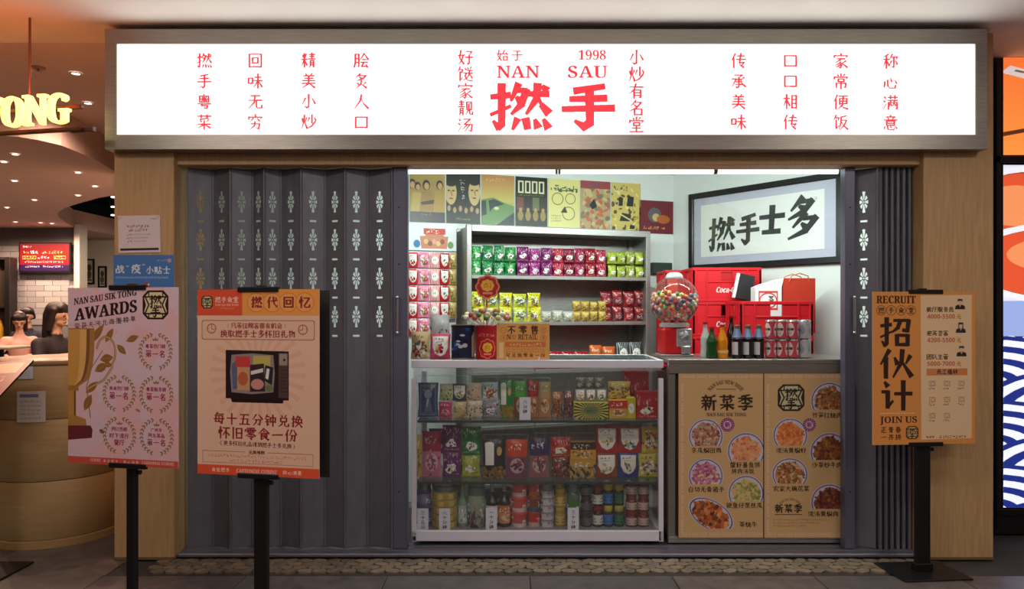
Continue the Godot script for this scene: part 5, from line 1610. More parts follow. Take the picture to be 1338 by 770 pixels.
func build_shutters() -> void:
	var base := 0.03
	var height := 2.345
	var dist := 4.55
	var ros := []
	var slo := []
	for py in [264.0, 313.5, 364.0, 414.0]:
		ros.append(Y(py, dist) - base)
	for py in [289.0, 339.0, 389.0, 439.0]:
		slo.append(Y(py, dist) - base)
	var t := thing("folding_shutter", "grey steel folding shutter with flower-shaped holes behind the two posters", "shutter", Vector3(0, base, -0.15))
	var edges := [248, 276, 303, 328, 347, 365, 395, 423, 452, 479, 513]
	for i in 10:
		var z0 := 0.028 if i % 2 == 0 else -0.03
		var z1 := -0.03 if i % 2 == 0 else 0.028
		var a := Vector3(X(edges[i], dist), 0, z0)
		var b := Vector3(X(edges[i + 1], dist), 0, z1)
		var w := (b - a).length()
		var o := put(rosette_slat(w, height, ros, slo), "slat", shutter_paint, t, a)
		o.rotation.y = -atan2(b.z - a.z, b.x - a.x)
		var rib := nst()  # rounded knuckle along the fold
		tube(rib, [Vector3(b.x, 0, z1), Vector3(b.x, height, z1)], 0.0085, 8)
		part(rib, "fold_knuckle", shutter_paint, t)
	end_post(t, X(513, dist) + 0.008, X(533, dist), height, X(520, dist), 1)
	# the other half: one open leaf lit from the shop, then the folded stack
	var t2 := thing("folding_shutter", "grey steel folding shutter pushed together into a stack behind the orange poster", "shutter", Vector3(0, base, -0.15))
	end_post(t2, X(1101, dist), X(1114, dist), height, X(1110, dist), -1)
	var a2 := Vector3(X(1115, 4.58), 0, -0.045)
	var b2 := Vector3(X(1141, dist), 0, 0.03)
	var o2 := put(rosette_slat((b2 - a2).length(), height, ros, slo), "slat", shutter_paint, t2, a2)
	o2.rotation.y = -atan2(b2.z - a2.z, b2.x - a2.x)
	for i in 7:
		var x := X(1147 + i * 7.6, dist)
		var st := nst()
		var prof := PackedVector2Array()
		for k in 7:
			var q := PI * k / 6.0
			prof.append(Vector2(cos(q) * 0.011, 0.03 + sin(q) * 0.012))
		prof.append(Vector2(-0.011, -0.06))
		prof.append(Vector2(0.011, -0.06))
		prism(st, prof, 0.0, height, Transform3D(Basis(Vector3(1, 0, 0), Vector3(0, 0, 1), Vector3(0, -1, 0)), Vector3(x, height, 0)))
		part(st, "folded_slat", shutter_paint, t2)

func end_post(t: Node3D, x0: float, x1: float, height: float, hx: float, facing: int) -> void:
	var st := nst()
	box(st, Vector3((x0 + x1) / 2, height / 2, 0.0), Vector3(x1 - x0, height, 0.07), 0.004)
	box(st, Vector3(x1 if facing > 0 else x0, height / 2, 0.012), Vector3(0.006, height, 0.056), 0.001)
	part(st, "end_post", mat(rgb8(112, 114, 136), 0.4, 0.5), t)
	var yc := Y(412, 4.5) - 0.03
	var hd := nst()
	box(hd, Vector3(hx, yc, 0.037), Vector3(0.022, 0.2, 0.004), 0.001)
	var plate_part := part(hd, "handle", mat(rgb8(150, 150, 160), 0.3, 0.8), t)
	hd = nst()
	tube(hd, [Vector3(hx + 0.004, yc - 0.105, 0.06), Vector3(hx + 0.004, yc + 0.105, 0.06)], 0.009, 10)
	for yy in [-0.108, 0.108]:
		blob(hd, Vector3(hx + 0.004, yc + yy, 0.06), Vector3(0.012, 0.014, 0.012))
		tube(hd, [Vector3(hx + 0.002, yc + yy * 0.92, 0.036), Vector3(hx + 0.004, yc + yy * 0.92, 0.06)], 0.006, 6)
	part(hd, "grip", mat(rgb8(200, 200, 206), 0.2, 0.9), plate_part)
	for yy in [0.35, 1.75, 2.1]:
		var b := nst()
		blob(b, Vector3(hx + 0.012 * facing, yy, 0.036), Vector3(0.005, 0.005, 0.003), 8, 4)
		part(b, "rivet", mat(rgb8(40, 40, 46), 0.5, 0.5), t)

# ---------------------------------------------------------------- packets, bottles, jars
var bag_meshes := []

func bag_mesh(seed_: int) -> ArrayMesh:
	# a filled foil bag, one unit wide, high and thick, standing on y = 0; sealed flat at both ends with a pinked edge
	var g := FastNoiseLite.new()
	g.seed = seed_
	g.frequency = 1.7
	var st := nst()
	st.set_smooth_group(0)
	var nx := 9
	var ny := 14
	for sd in [1.0, -1.0]:
		var grid := []
		for j in ny + 1:
			var v := float(j) / ny
			var line := []
			for i in nx + 1:
				var u := 2.0 * i / nx - 1.0
				var body := clampf((minf(v, 1.0 - v) - 0.05) / 0.95, 0.0, 1.0)
				var b := (1.0 - pow(absf(u), 2.6)) * pow(sin(PI * body), 0.5) if body > 0.0 else 0.0
				var crease := g.get_noise_2d(u * 1.4 + sd * 7.0, v * 2.6) * 0.3 + (absf(g.get_noise_2d(u * 5.0, v * 1.6 + 9.0)) - 0.2) * 0.5
				var z: float = sd * (0.5 * b * (1.0 + crease) + 0.012)
				if body <= 0.0:
					z += 0.025 * (1.0 if i % 2 == 0 else -1.0)
				var x := u * 0.5 * (1.0 - 0.09 * sin(PI * v))
				var y := v
				if j == ny or j == 0:
					y += (0.012 if i % 2 == 0 else -0.006) * (1.0 if j == ny else 0.0)
				line.append([Vector3(x, maxf(y, 0.0), z), Vector2((u * sd + 1.0) * 0.5 if sd > 0 else (1.0 - u) * 0.5, 1.0 - v)])
			grid.append(line)
		for j in ny:
			for i in nx:
				var q := [grid[j][i], grid[j][i + 1], grid[j + 1][i + 1], grid[j + 1][i]]
				var order := [0, 2, 1, 0, 3, 2] if sd > 0 else [0, 1, 2, 0, 2, 3]
				for k in order:
					st.set_uv(q[k][1])
					st.add_vertex(q[k][0])
	st.generate_normals()
	return st.commit()

func bag(m: Material, p: Vector3, w: float, h: float, t: float, label: String, group: String, turn := 0.0, lean := 0.0, called := "snack_bag") -> MeshInstance3D:
	if bag_meshes.is_empty():
		for i in 4: bag_meshes.append(bag_mesh(60 + i))
	var o := put(bag_meshes[rng.randi() % 4], called, m)
	o.transform = Transform3D(Basis.from_euler(Vector3(lean, turn, 0)) * Basis.from_scale(Vector3(w, h, t)), p)
	tag(o, label, "snack bag", group)
	return o

var pack_mats := {}
func foil(style: int, a: Color, b: Color, seed_: int, w := 96, h := 120) -> StandardMaterial3D:
	var key := "%d %s %s %d" % [style, a.to_html(), b.to_html(), seed_]
	if not pack_mats.has(key):
		var m := amat(pack_picture(style, a, b, seed_, w, h), 0.22)
		pack_mats[key] = m
	return pack_mats[key]

func jar(at: Vector3, prof: Array, parts: Array, called: String, label: String, category: String, group := "", seg := 16) -> Node3D:
	# a turned vessel: «parts» are [name, material, profile]
	var t := thing(called, label, category, at, 0.0, group)
	for q in parts:
		var st := nst()
		lathe(st, q[2], seg)
		part(st, q[0], q[1], t)
	return t

func carton(w: float, h: float, d: float, front: Material, rest: Material, p: Vector3, label: String, group := "", turn := 0.0, called := "snack_box", category := "box") -> Node3D:
	var t := thing(called, label, category, p, turn, group)
	put(board_mesh(w, h, d, front, rest), "carton", null, t, Vector3(0, h / 2, -d / 2))
	var st := nst()
	box(st, Vector3(0, h + 0.0006, -d / 2), Vector3(w * 0.98, 0.0012, d * 0.98))
	part(st, "flap", rest, t)
	return t

func u_of(px: float, out: float) -> float:
	var ox := -0.686 + out * sin(WALL_A)
	var d0 := 5.93 - out * cos(WALL_A)
	var t := (px - CX) / F
	return (t * d0 - ox) / (cos(WALL_A) - t * sin(WALL_A))

func bag_row(m: Array, px0: float, px1: float, n: int, y: float, h: float, out: float, label: String, group: String, thick := 0.07) -> void:
	var u0 := u_of(px0, out)
	var u1 := u_of(px1, out)
	for i in n:
		var u := lerpf(u0, u1, (i + 0.5) / n)
		var which: String = label if n == 1 else label.replace("#", ["first", "second", "third", "fourth", "fifth"][i])
		bag(m[i % m.size()], rear(u, y, out - thick * 0.5), (u1 - u0) / n * rng.randf_range(0.94, 1.02), h * rng.randf_range(0.9, 1.03), thick, which, group, WALL_A + rng.randf_range(-0.2, 0.2), rng.randf_range(-0.1, 0.0))

# ---------------------------------------------------------------- the shop's fittings
func build_shop() -> void:
	# tubes under the lintel
	for i in 3:
		var t := thing("tube_light", "slim white tube light under the lintel of the shop", "tube light", Vector3(tube_x(i), 2.397, -0.36), 0.0, "tube lights in a row behind the lintel")
		var len: float = [0.97, 0.99, 0.78][i]
		var st := nst()
		tube(st, [Vector3(-len / 2, 0, 0), Vector3(len / 2, 0, 0)], 0.016, 12)
		part(st, "tube", glow(Color(0.94, 1.0, 0.98), 3.0), t)
		for s in [-1, 1]:
			st = nst()
			tube(st, [Vector3(s * len / 2, 0, 0), Vector3(s * (len / 2 + 0.012), 0, 0)], 0.017, 12)
			box(st, Vector3(s * (len / 2 - 0.02), 0.022, 0), Vector3(0.02, 0.02, 0.03), 0.002)
			part(st, "end_cap", mat(rgb8(120, 110, 96), 0.5), t)
		st = nst()
		box(st, Vector3(0, 0.036, 0), Vector3(len + 0.03, 0.02, 0.05), 0.003)
		part(st, "batten", mat(rgb8(220, 220, 216), 0.6), t)
		for s in [-0.35, 0.35]:
			st = nst()
			box(st, Vector3(s * len, 0.05, 0.075), Vector3(0.03, 0.008, 0.175), 0.002)
			part(st, "bracket", mat(rgb8(190, 190, 190), 0.4, 0.5), t)
	# a row of printed pictures along the rear wall
	var pics := [["yellow wall picture with a group of people on it", 0], ["dark wall picture with two large pale faces", 1], ["orange and green wall picture with a car on it", 2], ["black wall picture with pale block lettering across its top", 3], ["pale yellow wall picture with thin round line drawings", 4], ["mottled tan wall picture with a dark red top band", 5], ["ochre wall picture with black figures scattered on it", 6]]
	for i in 7:
		var u := -0.146 + i * 0.2975
		var t := thing("wall_picture", pics[i][0] + " above the metal shelf", "picture", rear(u + 0.15, Y(257, 5.93), 0.006), WALL_A, "")
		put(board_mesh(0.287, 0.415, 0.004, amat(film_picture(i), 0.35), mat(rgb8(226, 220, 190), 0.6)), "print", null, t)
	var lp := thing("wall_picture", "dark red wall picture hung lower than the others beside the corner", "picture", rear(u_of(857, 0.0), Y(284, 6.6), 0.006), WALL_A)
	put(board_mesh(0.345, 0.295, 0.004, amat(film_picture(7), 0.4), mat(rgb8(90, 40, 40), 0.6)), "print", null, lp)
	var bx := thing("wall_cabinet", "small dark green metal box on the rear wall beside the metal shelf", "metal box", rear(u_of(865, 0.05), Y(351, 6.6), 0.03), WALL_A)
	var bs := nst()
	box(bs, Vector3.ZERO, Vector3(0.2, 0.1, 0.06), 0.004)
	part(bs, "casing", mat(rgb8(36, 48, 46), 0.5), bx)
	bs = nst()
	box(bs, Vector3(0, 0, 0.031), Vector3(0.18, 0.085, 0.004), 0.001)
	part(bs, "door", mat(rgb8(42, 56, 53), 0.45), bx)
	# the framed brush writing on the other wall
	var fr := thing("framed_calligraphy", "black framed brush writing of four large characters under glass", "framed writing", side(0.9, 1.5 + 105.5 * 5.92 / F + 0.03, 0.02), SIDE_A)
	var fw := 1.36
	var fh := 0.625
	for e in [[0, fh / 2, fw + 0.05, 0.05], [0, -fh / 2, fw + 0.05, 0.05]]:
		var st := nst()
		box(st, Vector3(e[0], e[1], 0), Vector3(e[2], e[3], 0.035), 0.006)
		part(st, "frame_rail", mat(rgb8(24, 24, 26), 0.3), fr)
	for e in [[-fw / 2], [fw / 2]]:
		var st := nst()
		box(st, Vector3(e[0], 0, 0), Vector3(0.05, fh, 0.035), 0.006)
		part(st, "frame_rail", mat(rgb8(24, 24, 26), 0.3), fr)
	var mt := nst()
	box(mt, Vector3(0, 0, -0.008), Vector3(fw, fh, 0.006))
	part(mt, "mount", mat(rgb8(184, 186, 204), 0.8), fr)
	put(board_mesh(1.14, 0.45, 0.002, tmat(calligraphy_picture(), 0.8), mat(rgb8(220, 220, 220), 0.8)), "paper", null, fr, Vector3(-0.01, 0, -0.003))
	mt = nst()
	box(mt, Vector3(0, 0, 0.006), Vector3(fw - 0.04, fh - 0.04, 0.002))
	part(mt, "pane", clear, fr)
	# metal shelf
	var sh := thing("metal_shelf", "tall grey metal shelf unit filled with snack bags behind the display case", "shelf", rear(0, 0, 0), WALL_A)
	var x0 := 0.234
	var x1 := 1.833
	for x in [x0 + 0.02, x1 - 0.02]:
		for z in [0.34, 0.03]:
			var st := nst()
			box(st, Vector3(x, 1.08, z), Vector3(0.04, 2.16, 0.04), 0.003)
			part(st, "upright", dull_steel, sh)
	for y in [2.161, 1.783, 1.415, 1.03, 0.6, 0.15]:
		var st := nst()
		box(st, Vector3((x0 + x1) / 2, y - 0.026, 0.185), Vector3(x1 - x0 - 0.08, 0.052 if y > 2 else 0.03, 0.35), 0.003)
		part(st, "shelf_board", dull_steel, sh)
	var bp := nst()
	box(bp, Vector3((x0 + x1) / 2, 1.1, 0.012), Vector3(x1 - x0 - 0.02, 2.1, 0.006))
	part(bp, "rear_panel", dull_steel, sh)
	for x in [x0 + 0.004, x1 - 0.004]:
		var st := nst()
		box(st, Vector3(x, 1.08, 0.185), Vector3(0.005, 2.1, 0.27))
		part(st, "side_panel", dull_steel, sh)
	# bags on the shelf: upper board
	var green := [foil(0, rgb8(34, 130, 62), rgb8(120, 190, 110), 1), foil(0, rgb8(40, 118, 66), rgb8(20, 90, 50), 2), foil(0, rgb8(30, 110, 70), rgb8(150, 200, 130), 201), foil(0, rgb8(44, 134, 60), rgb8(30, 80, 60), 202)]
	var purple := [foil(0, rgb8(120, 34, 96), rgb8(80, 30, 90), 3), foil(0, rgb8(130, 36, 104), rgb8(200, 90, 160), 4), foil(0, rgb8(104, 30, 90), rgb8(170, 60, 120), 203)]
	var crimson := [foil(0, rgb8(150, 26, 52), rgb8(200, 70, 90), 5), foil(0, rgb8(130, 22, 50), rgb8(90, 20, 40), 6), foil(0, rgb8(140, 30, 60), rgb8(170, 60, 110), 204), foil(0, rgb8(156, 30, 46), rgb8(100, 30, 50), 205)]
	var lime := [foil(0, rgb8(150, 168, 40), rgb8(200, 206, 90), 7), foil(0, rgb8(154, 166, 52), rgb8(110, 130, 40), 8), foil(0, rgb8(140, 150, 50), rgb8(190, 196, 110), 206)]
	var s1 := 1.772
	for lay in [[0.0, "bottom layer", 0.115], [0.113, "top layer", 0.118]]:
		bag_row(green, 616, 676, 4, s1 + lay[0], lay[2], 0.33, "# green foil snack bag from the hanging rack, %s, upper metal shelf board" % lay[1], "green bags on the metal shelf")
		bag_row(purple, 677, 724, 3, s1 + lay[0], lay[2], 0.33, "# purple foil snack bag from the hanging rack, %s, upper metal shelf board" % lay[1], "purple bags on the metal shelf")
		bag_row(crimson, 724, 795, 5, s1 + lay[0], lay[2], 0.33, "# crimson foil snack bag from the hanging rack, %s, upper metal shelf board" % lay[1], "crimson bags on the metal shelf")
		bag_row(lime, 796, 844, 4, s1 + lay[0], lay[2] - 0.015, 0.33, "# lime foil snack bag from the hanging rack, %s, upper metal shelf board" % lay[1], "lime bags on the metal shelf")
	# second row, standing behind and a little higher
	for e in [[green, 616, 676, 4, "green"], [purple, 677, 724, 3, "purple"], [crimson, 724, 795, 5, "crimson"], [lime, 796, 844, 4, "lime"]]:
		bag_row(e[0], e[1], e[2], e[3], s1, 0.245, 0.22, "# tall %s bag from the hanging rack, rear row, upper metal shelf board" % e[4], "%s bags on the metal shelf" % e[4], 0.08)
	var s2 := 1.404
	var yel := [foil(8, rgb8(206, 196, 44), rgb8(90, 140, 60), 9), foil(8, rgb8(190, 196, 60), rgb8(70, 110, 120), 10)]
	var mini := [foil(1, rgb8(190, 160, 60), rgb8(140, 90, 40), 11)]
	var redb := [foil(5, rgb8(150, 30, 36), rgb8(130, 24, 34), 12), foil(5, rgb8(120, 40, 50), rgb8(150, 30, 30), 13)]
	var clearb := [foil(1, rgb8(176, 176, 168), rgb8(196, 180, 130), 14)]
	for lay in [[0.0, "bottom layer"], [0.116, "top layer"]]:
		bag_row(yel, 615, 709, 5, s2 + lay[0], 0.12, 0.33, "# yellow sweets bag from the hanging rack, %s, middle metal shelf board" % lay[1], "yellow bags on the metal shelf")
		bag_row(mini, 750, 795, 4, s2 + lay[0] * 0.72, 0.085, 0.33, "# small golden biscuit bag from the hanging rack, %s, middle shelf board" % lay[1], "small golden bags on the metal shelf")
		bag_row(redb, 787, 846, 4, s2 + lay[0] * 1.12, 0.13, 0.25, "# dark red biscuit bag from the hanging rack, %s, middle shelf board" % lay[1], "dark red bags on the metal shelf")
	bag_row(clearb, 709, 752, 3, s2, 0.09, 0.33, "# pale sweets bag from the yellow bags towards the golden bags, middle shelf board", "pale bags on the metal shelf")
	var s3 := 1.019
	bag_row([foil(5, rgb8(146, 24, 34), rgb8(160, 30, 40), 15)], 700, 770, 4, s3, 0.15, 0.3, "# red snack bag from the no retail board, low shelf board behind the case", "red bags on the low shelf board")
	bag_row([foil(5, rgb8(196, 84, 36), rgb8(206, 100, 40), 16)], 772, 806, 2, s3, 0.19, 0.3, "# orange snack bag from the red ones, low shelf board behind the case", "orange bags on the low shelf board")
	bag_row([foil(7, rgb8(24, 26, 28), rgb8(150, 156, 156), 17)], 808, 842, 2, s3, 0.2, 0.3, "# striped wrapper from the orange bags, low shelf board behind the case", "striped wrappers on the low shelf board")
	build_hanging_rack()
	build_case()
	build_counter()

func build_hanging_rack() -> void:
	var out := 0.16
	var u0 := u_of(533, out)
	var u1 := u_of(596, out)
	var t := thing("hanging_rack", "white cardboard rack hung with rows of small sweet packets beside the metal shelf", "display rack", rear((u0 + u1) / 2, 0, out), WALL_A)
	var w := u1 - u0
	var st := nst()
	box(st, Vector3(0, 1.06, -0.05), Vector3(w, 2.12, 0.1), 0.003)
	part(st, "backing", mat(rgb8(196, 198, 200), 0.7), t)
	var hc := canvas(128, 84, rgb8(226, 230, 232), 2)
	hc.poly(PackedVector2Array([Vector2(34, 78), Vector2(30, 40), Vector2(44, 40), Vector2(46, 20), Vector2(92, 20), Vector2(94, 40), Vector2(106, 40), Vector2(102, 78)]), rgb8(196, 128, 96))
	hc.rect(40, 16, 58, 18, rgb8(196, 60, 52))
	squiggles(hc, 44, 19, 50, 12, rgb8(244, 226, 200), 7)
	for i in 5:
		hc.ell(46 + i * 11, 56 + (i % 2) * 6, 6, 8, [rgb8(216, 180, 120), rgb8(140, 80, 60), rgb8(220, 150, 140)][i % 3])
	hc.ell(22, 64, 9, 12, rgb8(60, 120, 170))
	hc.ell(112, 66, 8, 11, rgb8(120, 150, 90))
	put(board_mesh(w * 0.99, 0.215, 0.006, amat(hc.pic(), 0.5), mat(rgb8(220, 220, 220), 0.6)), "header_card", null, t, Vector3(0, Y(310, 5.78) , 0.012))
	for r in 5:
		st = nst()
		tube(st, [Vector3(-w / 2 + 0.01, Y(330 + r * 21.5, 5.78) - 0.004, 0.03), Vector3(w / 2 - 0.01, Y(330 + r * 21.5, 5.78) - 0.004, 0.03)], 0.003, 6)
		part(st, "rail", mat(rgb8(200, 200, 204), 0.3, 0.8), t)
	var ms := [foil(2, rgb8(196, 40, 50), rgb8(180, 60, 70), 18), foil(8, rgb8(226, 130, 160), rgb8(190, 60, 100), 19), foil(7, rgb8(190, 60, 70), rgb8(228, 220, 214), 20), foil(2, rgb8(190, 30, 44), rgb8(90, 60, 60), 21), foil(1, rgb8(190, 160, 90), rgb8(150, 110, 60), 22)]
	var cols := [533, 546, 561, 575, 587, 597]
	var kinds := ["red and white", "pink", "striped red", "bright red", "tan"]
	for r in 5:
		for c in 5:
			if r == 4 and c > 3: continue
			var a := u_of(cols[c], out + 0.04)
			var b := u_of(cols[c + 1], out + 0.04)
			var h := 0.118
			var o := bag(ms[c], rear((a + b) / 2, Y(331 + r * 21.5, 5.78) - h, out + 0.036), (b - a) * 1.02, h, 0.03, "%s sweet packet hanging in the %s row of the cardboard rack" % [kinds[c], ["top", "second", "middle", "fourth", "bottom"][r]], "%s packets on the hanging rack" % kinds[c], WALL_A, 0.0, "hanging_packet")
			o.set_meta("category", "packet")

func build_case() -> void:
	var x0 := -0.628
	var x1 := 0.947
	var zf := -0.19
	var zb := -0.77
	var top := 1.186
	var t := thing("display_case", "glass display case with pale metal frame full of snacks and jars", "display case", Vector3((x0 + x1) / 2, 0, (zf + zb) / 2))
	var w := x1 - x0
	var d := zf - zb
	var b := 0.03
	for sx in [-1, 1]:
		for sz in [-1, 1]:
			var st := nst()
			box(st, Vector3(sx * (w / 2 - b / 2), 0.56, sz * (d / 2 - b / 2)), Vector3(b, 1.02, b), 0.002)
			part(st, "upright", alu, t)
			st = nst()
			lathe(st, [Vector2(0.0, 0.0), Vector2(0.018, 0.0), Vector2(0.018, 0.006), Vector2(0.01, 0.012), Vector2(0.01, 0.055)], 10, Vector3(sx * (w / 2 - 0.06), 0.001, sz * (d / 2 - 0.06)))
			part(st, "foot", mat(rgb8(60, 60, 64), 0.4, 0.6), t)
	for y in [[top - 0.025, 0.05], [0.085, 0.065]]:
		for sz in [-1, 1]:
			var st := nst()
			box(st, Vector3(0, y[0], sz * (d / 2 - b / 2)), Vector3(w, y[1], b), 0.003)
			part(st, "rail", alu, t)
		for sx in [-1, 1]:
			var st := nst()
			box(st, Vector3(sx * (w / 2 - b / 2), y[0], 0), Vector3(b, y[1], d - 2 * b), 0.003)
			part(st, "rail", alu, t)
	var st := nst()
	box(st, Vector3(0, 0.095, 0), Vector3(w - 2 * b, 0.012, d - 2 * b))
	part(st, "floor_panel", mat(rgb8(150, 150, 158), 0.5, 0.2), t)
	st = nst()
	box(st, Vector3(0, top - 0.004, 0), Vector3(w - 2 * b, 0.006, d - 2 * b))
	part(st, "top_pane", glass(Color(0.5, 0.6, 0.58, 0.35), 0.05), t)
	st = nst()
	box(st, Vector3(0, 0.64, d / 2 - 0.008), Vector3(w - 2 * b, 1.05, 0.004))
	part(st, "front_pane", glass(Color(0.8, 0.88, 0.88, 0.015), 0.02), t)
	for sx in [-1, 1]:
		st = nst()
		box(st, Vector3(sx * (w / 2 - 0.008), 0.64, 0), Vector3(0.004, 1.05, d - 2 * b))
		part(st, "side_pane", glass(Color(0.8, 0.88, 0.88, 0.02), 0.02), t)
	for sx in [-1, 1]:
		st = nst()
		box(st, Vector3(sx * w * 0.245, 0.64, -d / 2 + (0.02 if sx > 0 else 0.012)), Vector3(w * 0.5, 1.05, 0.004))
		part(st, "sliding_pane", glass(Color(0.7, 0.8, 0.78, 0.12), 0.02), t)
	for y in [0.8, 0.413]:
		st = nst()
		box(st, Vector3(0, y - 0.004, -0.01), Vector3(w - 2 * b, 0.009, d - 0.08), 0.001)
		var s := part(st, "glass_shelf", glass(Color(0.25, 0.36, 0.33, 0.55), 0.06), t)
		st = nst()
		box(st, Vector3(0, y - 0.006, d / 2 - 0.05), Vector3(w - 2 * b, 0.015, 0.006), 0.001)
		part(st, "shelf_edge", mat(rgb8(44, 56, 54), 0.3), s)

func build_counter() -> void:
	var x0 := 0.98
	var x1 := 2.19
	var t := thing("service_counter", "brushed steel counter with menu posters on its front and red crates behind", "counter", Vector3((x0 + x1) / 2, 0, -0.505))
	var w := x1 - x0
	var st := nst()
	box(st, Vector3(0, 1.175, 0.012), Vector3(w, 0.03, 0.576), 0.004)
	part(st, "worktop", steel, t)
	st = nst()
	box(st, Vector3(0, 1.13, 0.275), Vector3(w, 0.062, 0.05), 0.003)
	part(st, "front_rail", steel, t)
	st = nst()
	box(st, Vector3(0, 0.58, 0.0), Vector3(w - 0.01, 1.04, 0.5))
	part(st, "body", mat(rgb8(92, 84, 82), 0.5, 0.3), t)
	st = nst()
	box(st, Vector3(-w / 2 + 0.024, 0.57, 0.275), Vector3(0.048, 1.06, 0.03), 0.003)
	part(st, "stile", steel, t)
	st = nst()
	box(st, Vector3(0, 0.055, 0.275), Vector3(w, 0.04, 0.036), 0.003)
	part(st, "bottom_rail", dull_steel, t)
	for i in 2:
		var px0: float = [886.5, 998.5][i]
		var mx := X(px0 + 56.0, 4.59)
		var m := thing("menu_poster", ["tan menu poster with five dishes on plates on the counter front", "tan menu poster with the house emblem and dishes on the counter front"][i], "menu poster", Vector3(mx, Y(596.0, 4.59), -0.198 - (0.002 if i == 0 else 0.0)))
		var mw: float = [0.532, 0.486][i]
		var mm := tmat(menu_picture(i), 0.42)
		mm.uv1_scale.x = mw / 0.534
		m.position.x -= (0.534 - mw) / 2.0
		put(board_mesh(mw, 1.028, 0.006, mm, mat(rgb8(150, 110, 70), 0.6)), "print", null, m)
		var f := nst()
		for s in [-1, 1]:
			box(f, Vector3(s * (mw / 2 + 0.001), 0, 0.0), Vector3(0.004, 1.03, 0.008))
		part(f, "edge_strip", mat(rgb8(60, 46, 36), 0.5), m)

# ---------------------------------------------------------------- what stands on counter and case
func crate(at: Vector3, turn: float, label: String, group: String) -> Node3D:
	var t := thing("bottle_crate", label, "crate", at, turn, group)
	var red := mat(rgb8(196, 22, 34), 0.4)
	var w := 0.515
	var h := 0.258
	var d := 0.34
	var th := 0.014
	for s in [[0, d / 2 - th / 2, w, 0.0], [0, -d / 2 + th / 2, w, PI], [w / 2 - th / 2, 0, d, PI / 2], [-w / 2 + th / 2, 0, d, -PI / 2]]:
		var st := nst()
		var bs := Basis(Vector3.UP, s[3])
		var c := Vector3(s[0], 0, s[1])
		var sw: float = s[2]
		# a wall with a hand hole: rim, low panel, two blocks beside the hole, ribs
		box(st, c + Vector3(0, h - 0.012, 0), Vector3(sw, 0.024, th + 0.012), 0.003, bs)
		box(st, c + Vector3(0, 0.075, 0), Vector3(sw, 0.15, th), 0.002, bs)
		var hole := 0.085
		for q in [-1, 1]:
			var bw := (sw - hole) / 2
			box(st, c + bs * Vector3(q * (hole / 2 + bw / 2), 0.192, 0), Vector3(bw, 0.084, th), 0.002, bs)
		for q in [-0.46, -0.3, 0.3, 0.46]:
			box(st, c + bs * Vector3(q * sw, 0.13, th * 0.6), Vector3(0.012, 0.24, 0.012), 0.002, bs)
		box(st, c + bs * Vector3(0, 0.008, th * 0.4), Vector3(sw, 0.016, th), 0.002, bs)
		box(st, c + bs * Vector3(0, 0.148, th * 0.5), Vector3(sw * 0.6, 0.01, 0.012), 0.002, bs)
		part(st, "crate_wall", red, t)
	var st := nst()
	box(st, Vector3(0, 0.012, 0), Vector3(w - 0.02, 0.012, d - 0.02))
	part(st, "crate_floor", red, t)
	var tm := TextMesh.new()
	tm.font = serif()
	tm.text = "Coca-Cola"
	tm.font_size = 64
	tm.pixel_size = 0.0009
	tm.depth = 0.002
	tm.curve_step = 4.0
	var lo := put(tm, "lettering", mat(rgb8(238, 226, 222), 0.5), t)
	lo.transform = Transform3D(Basis(Vector3(0.72, 0, 0), Vector3(0.22, 1.0, 0), Vector3(0, 0, 1)), Vector3(0.02, 0.088, d / 2 + 0.002))
	return t

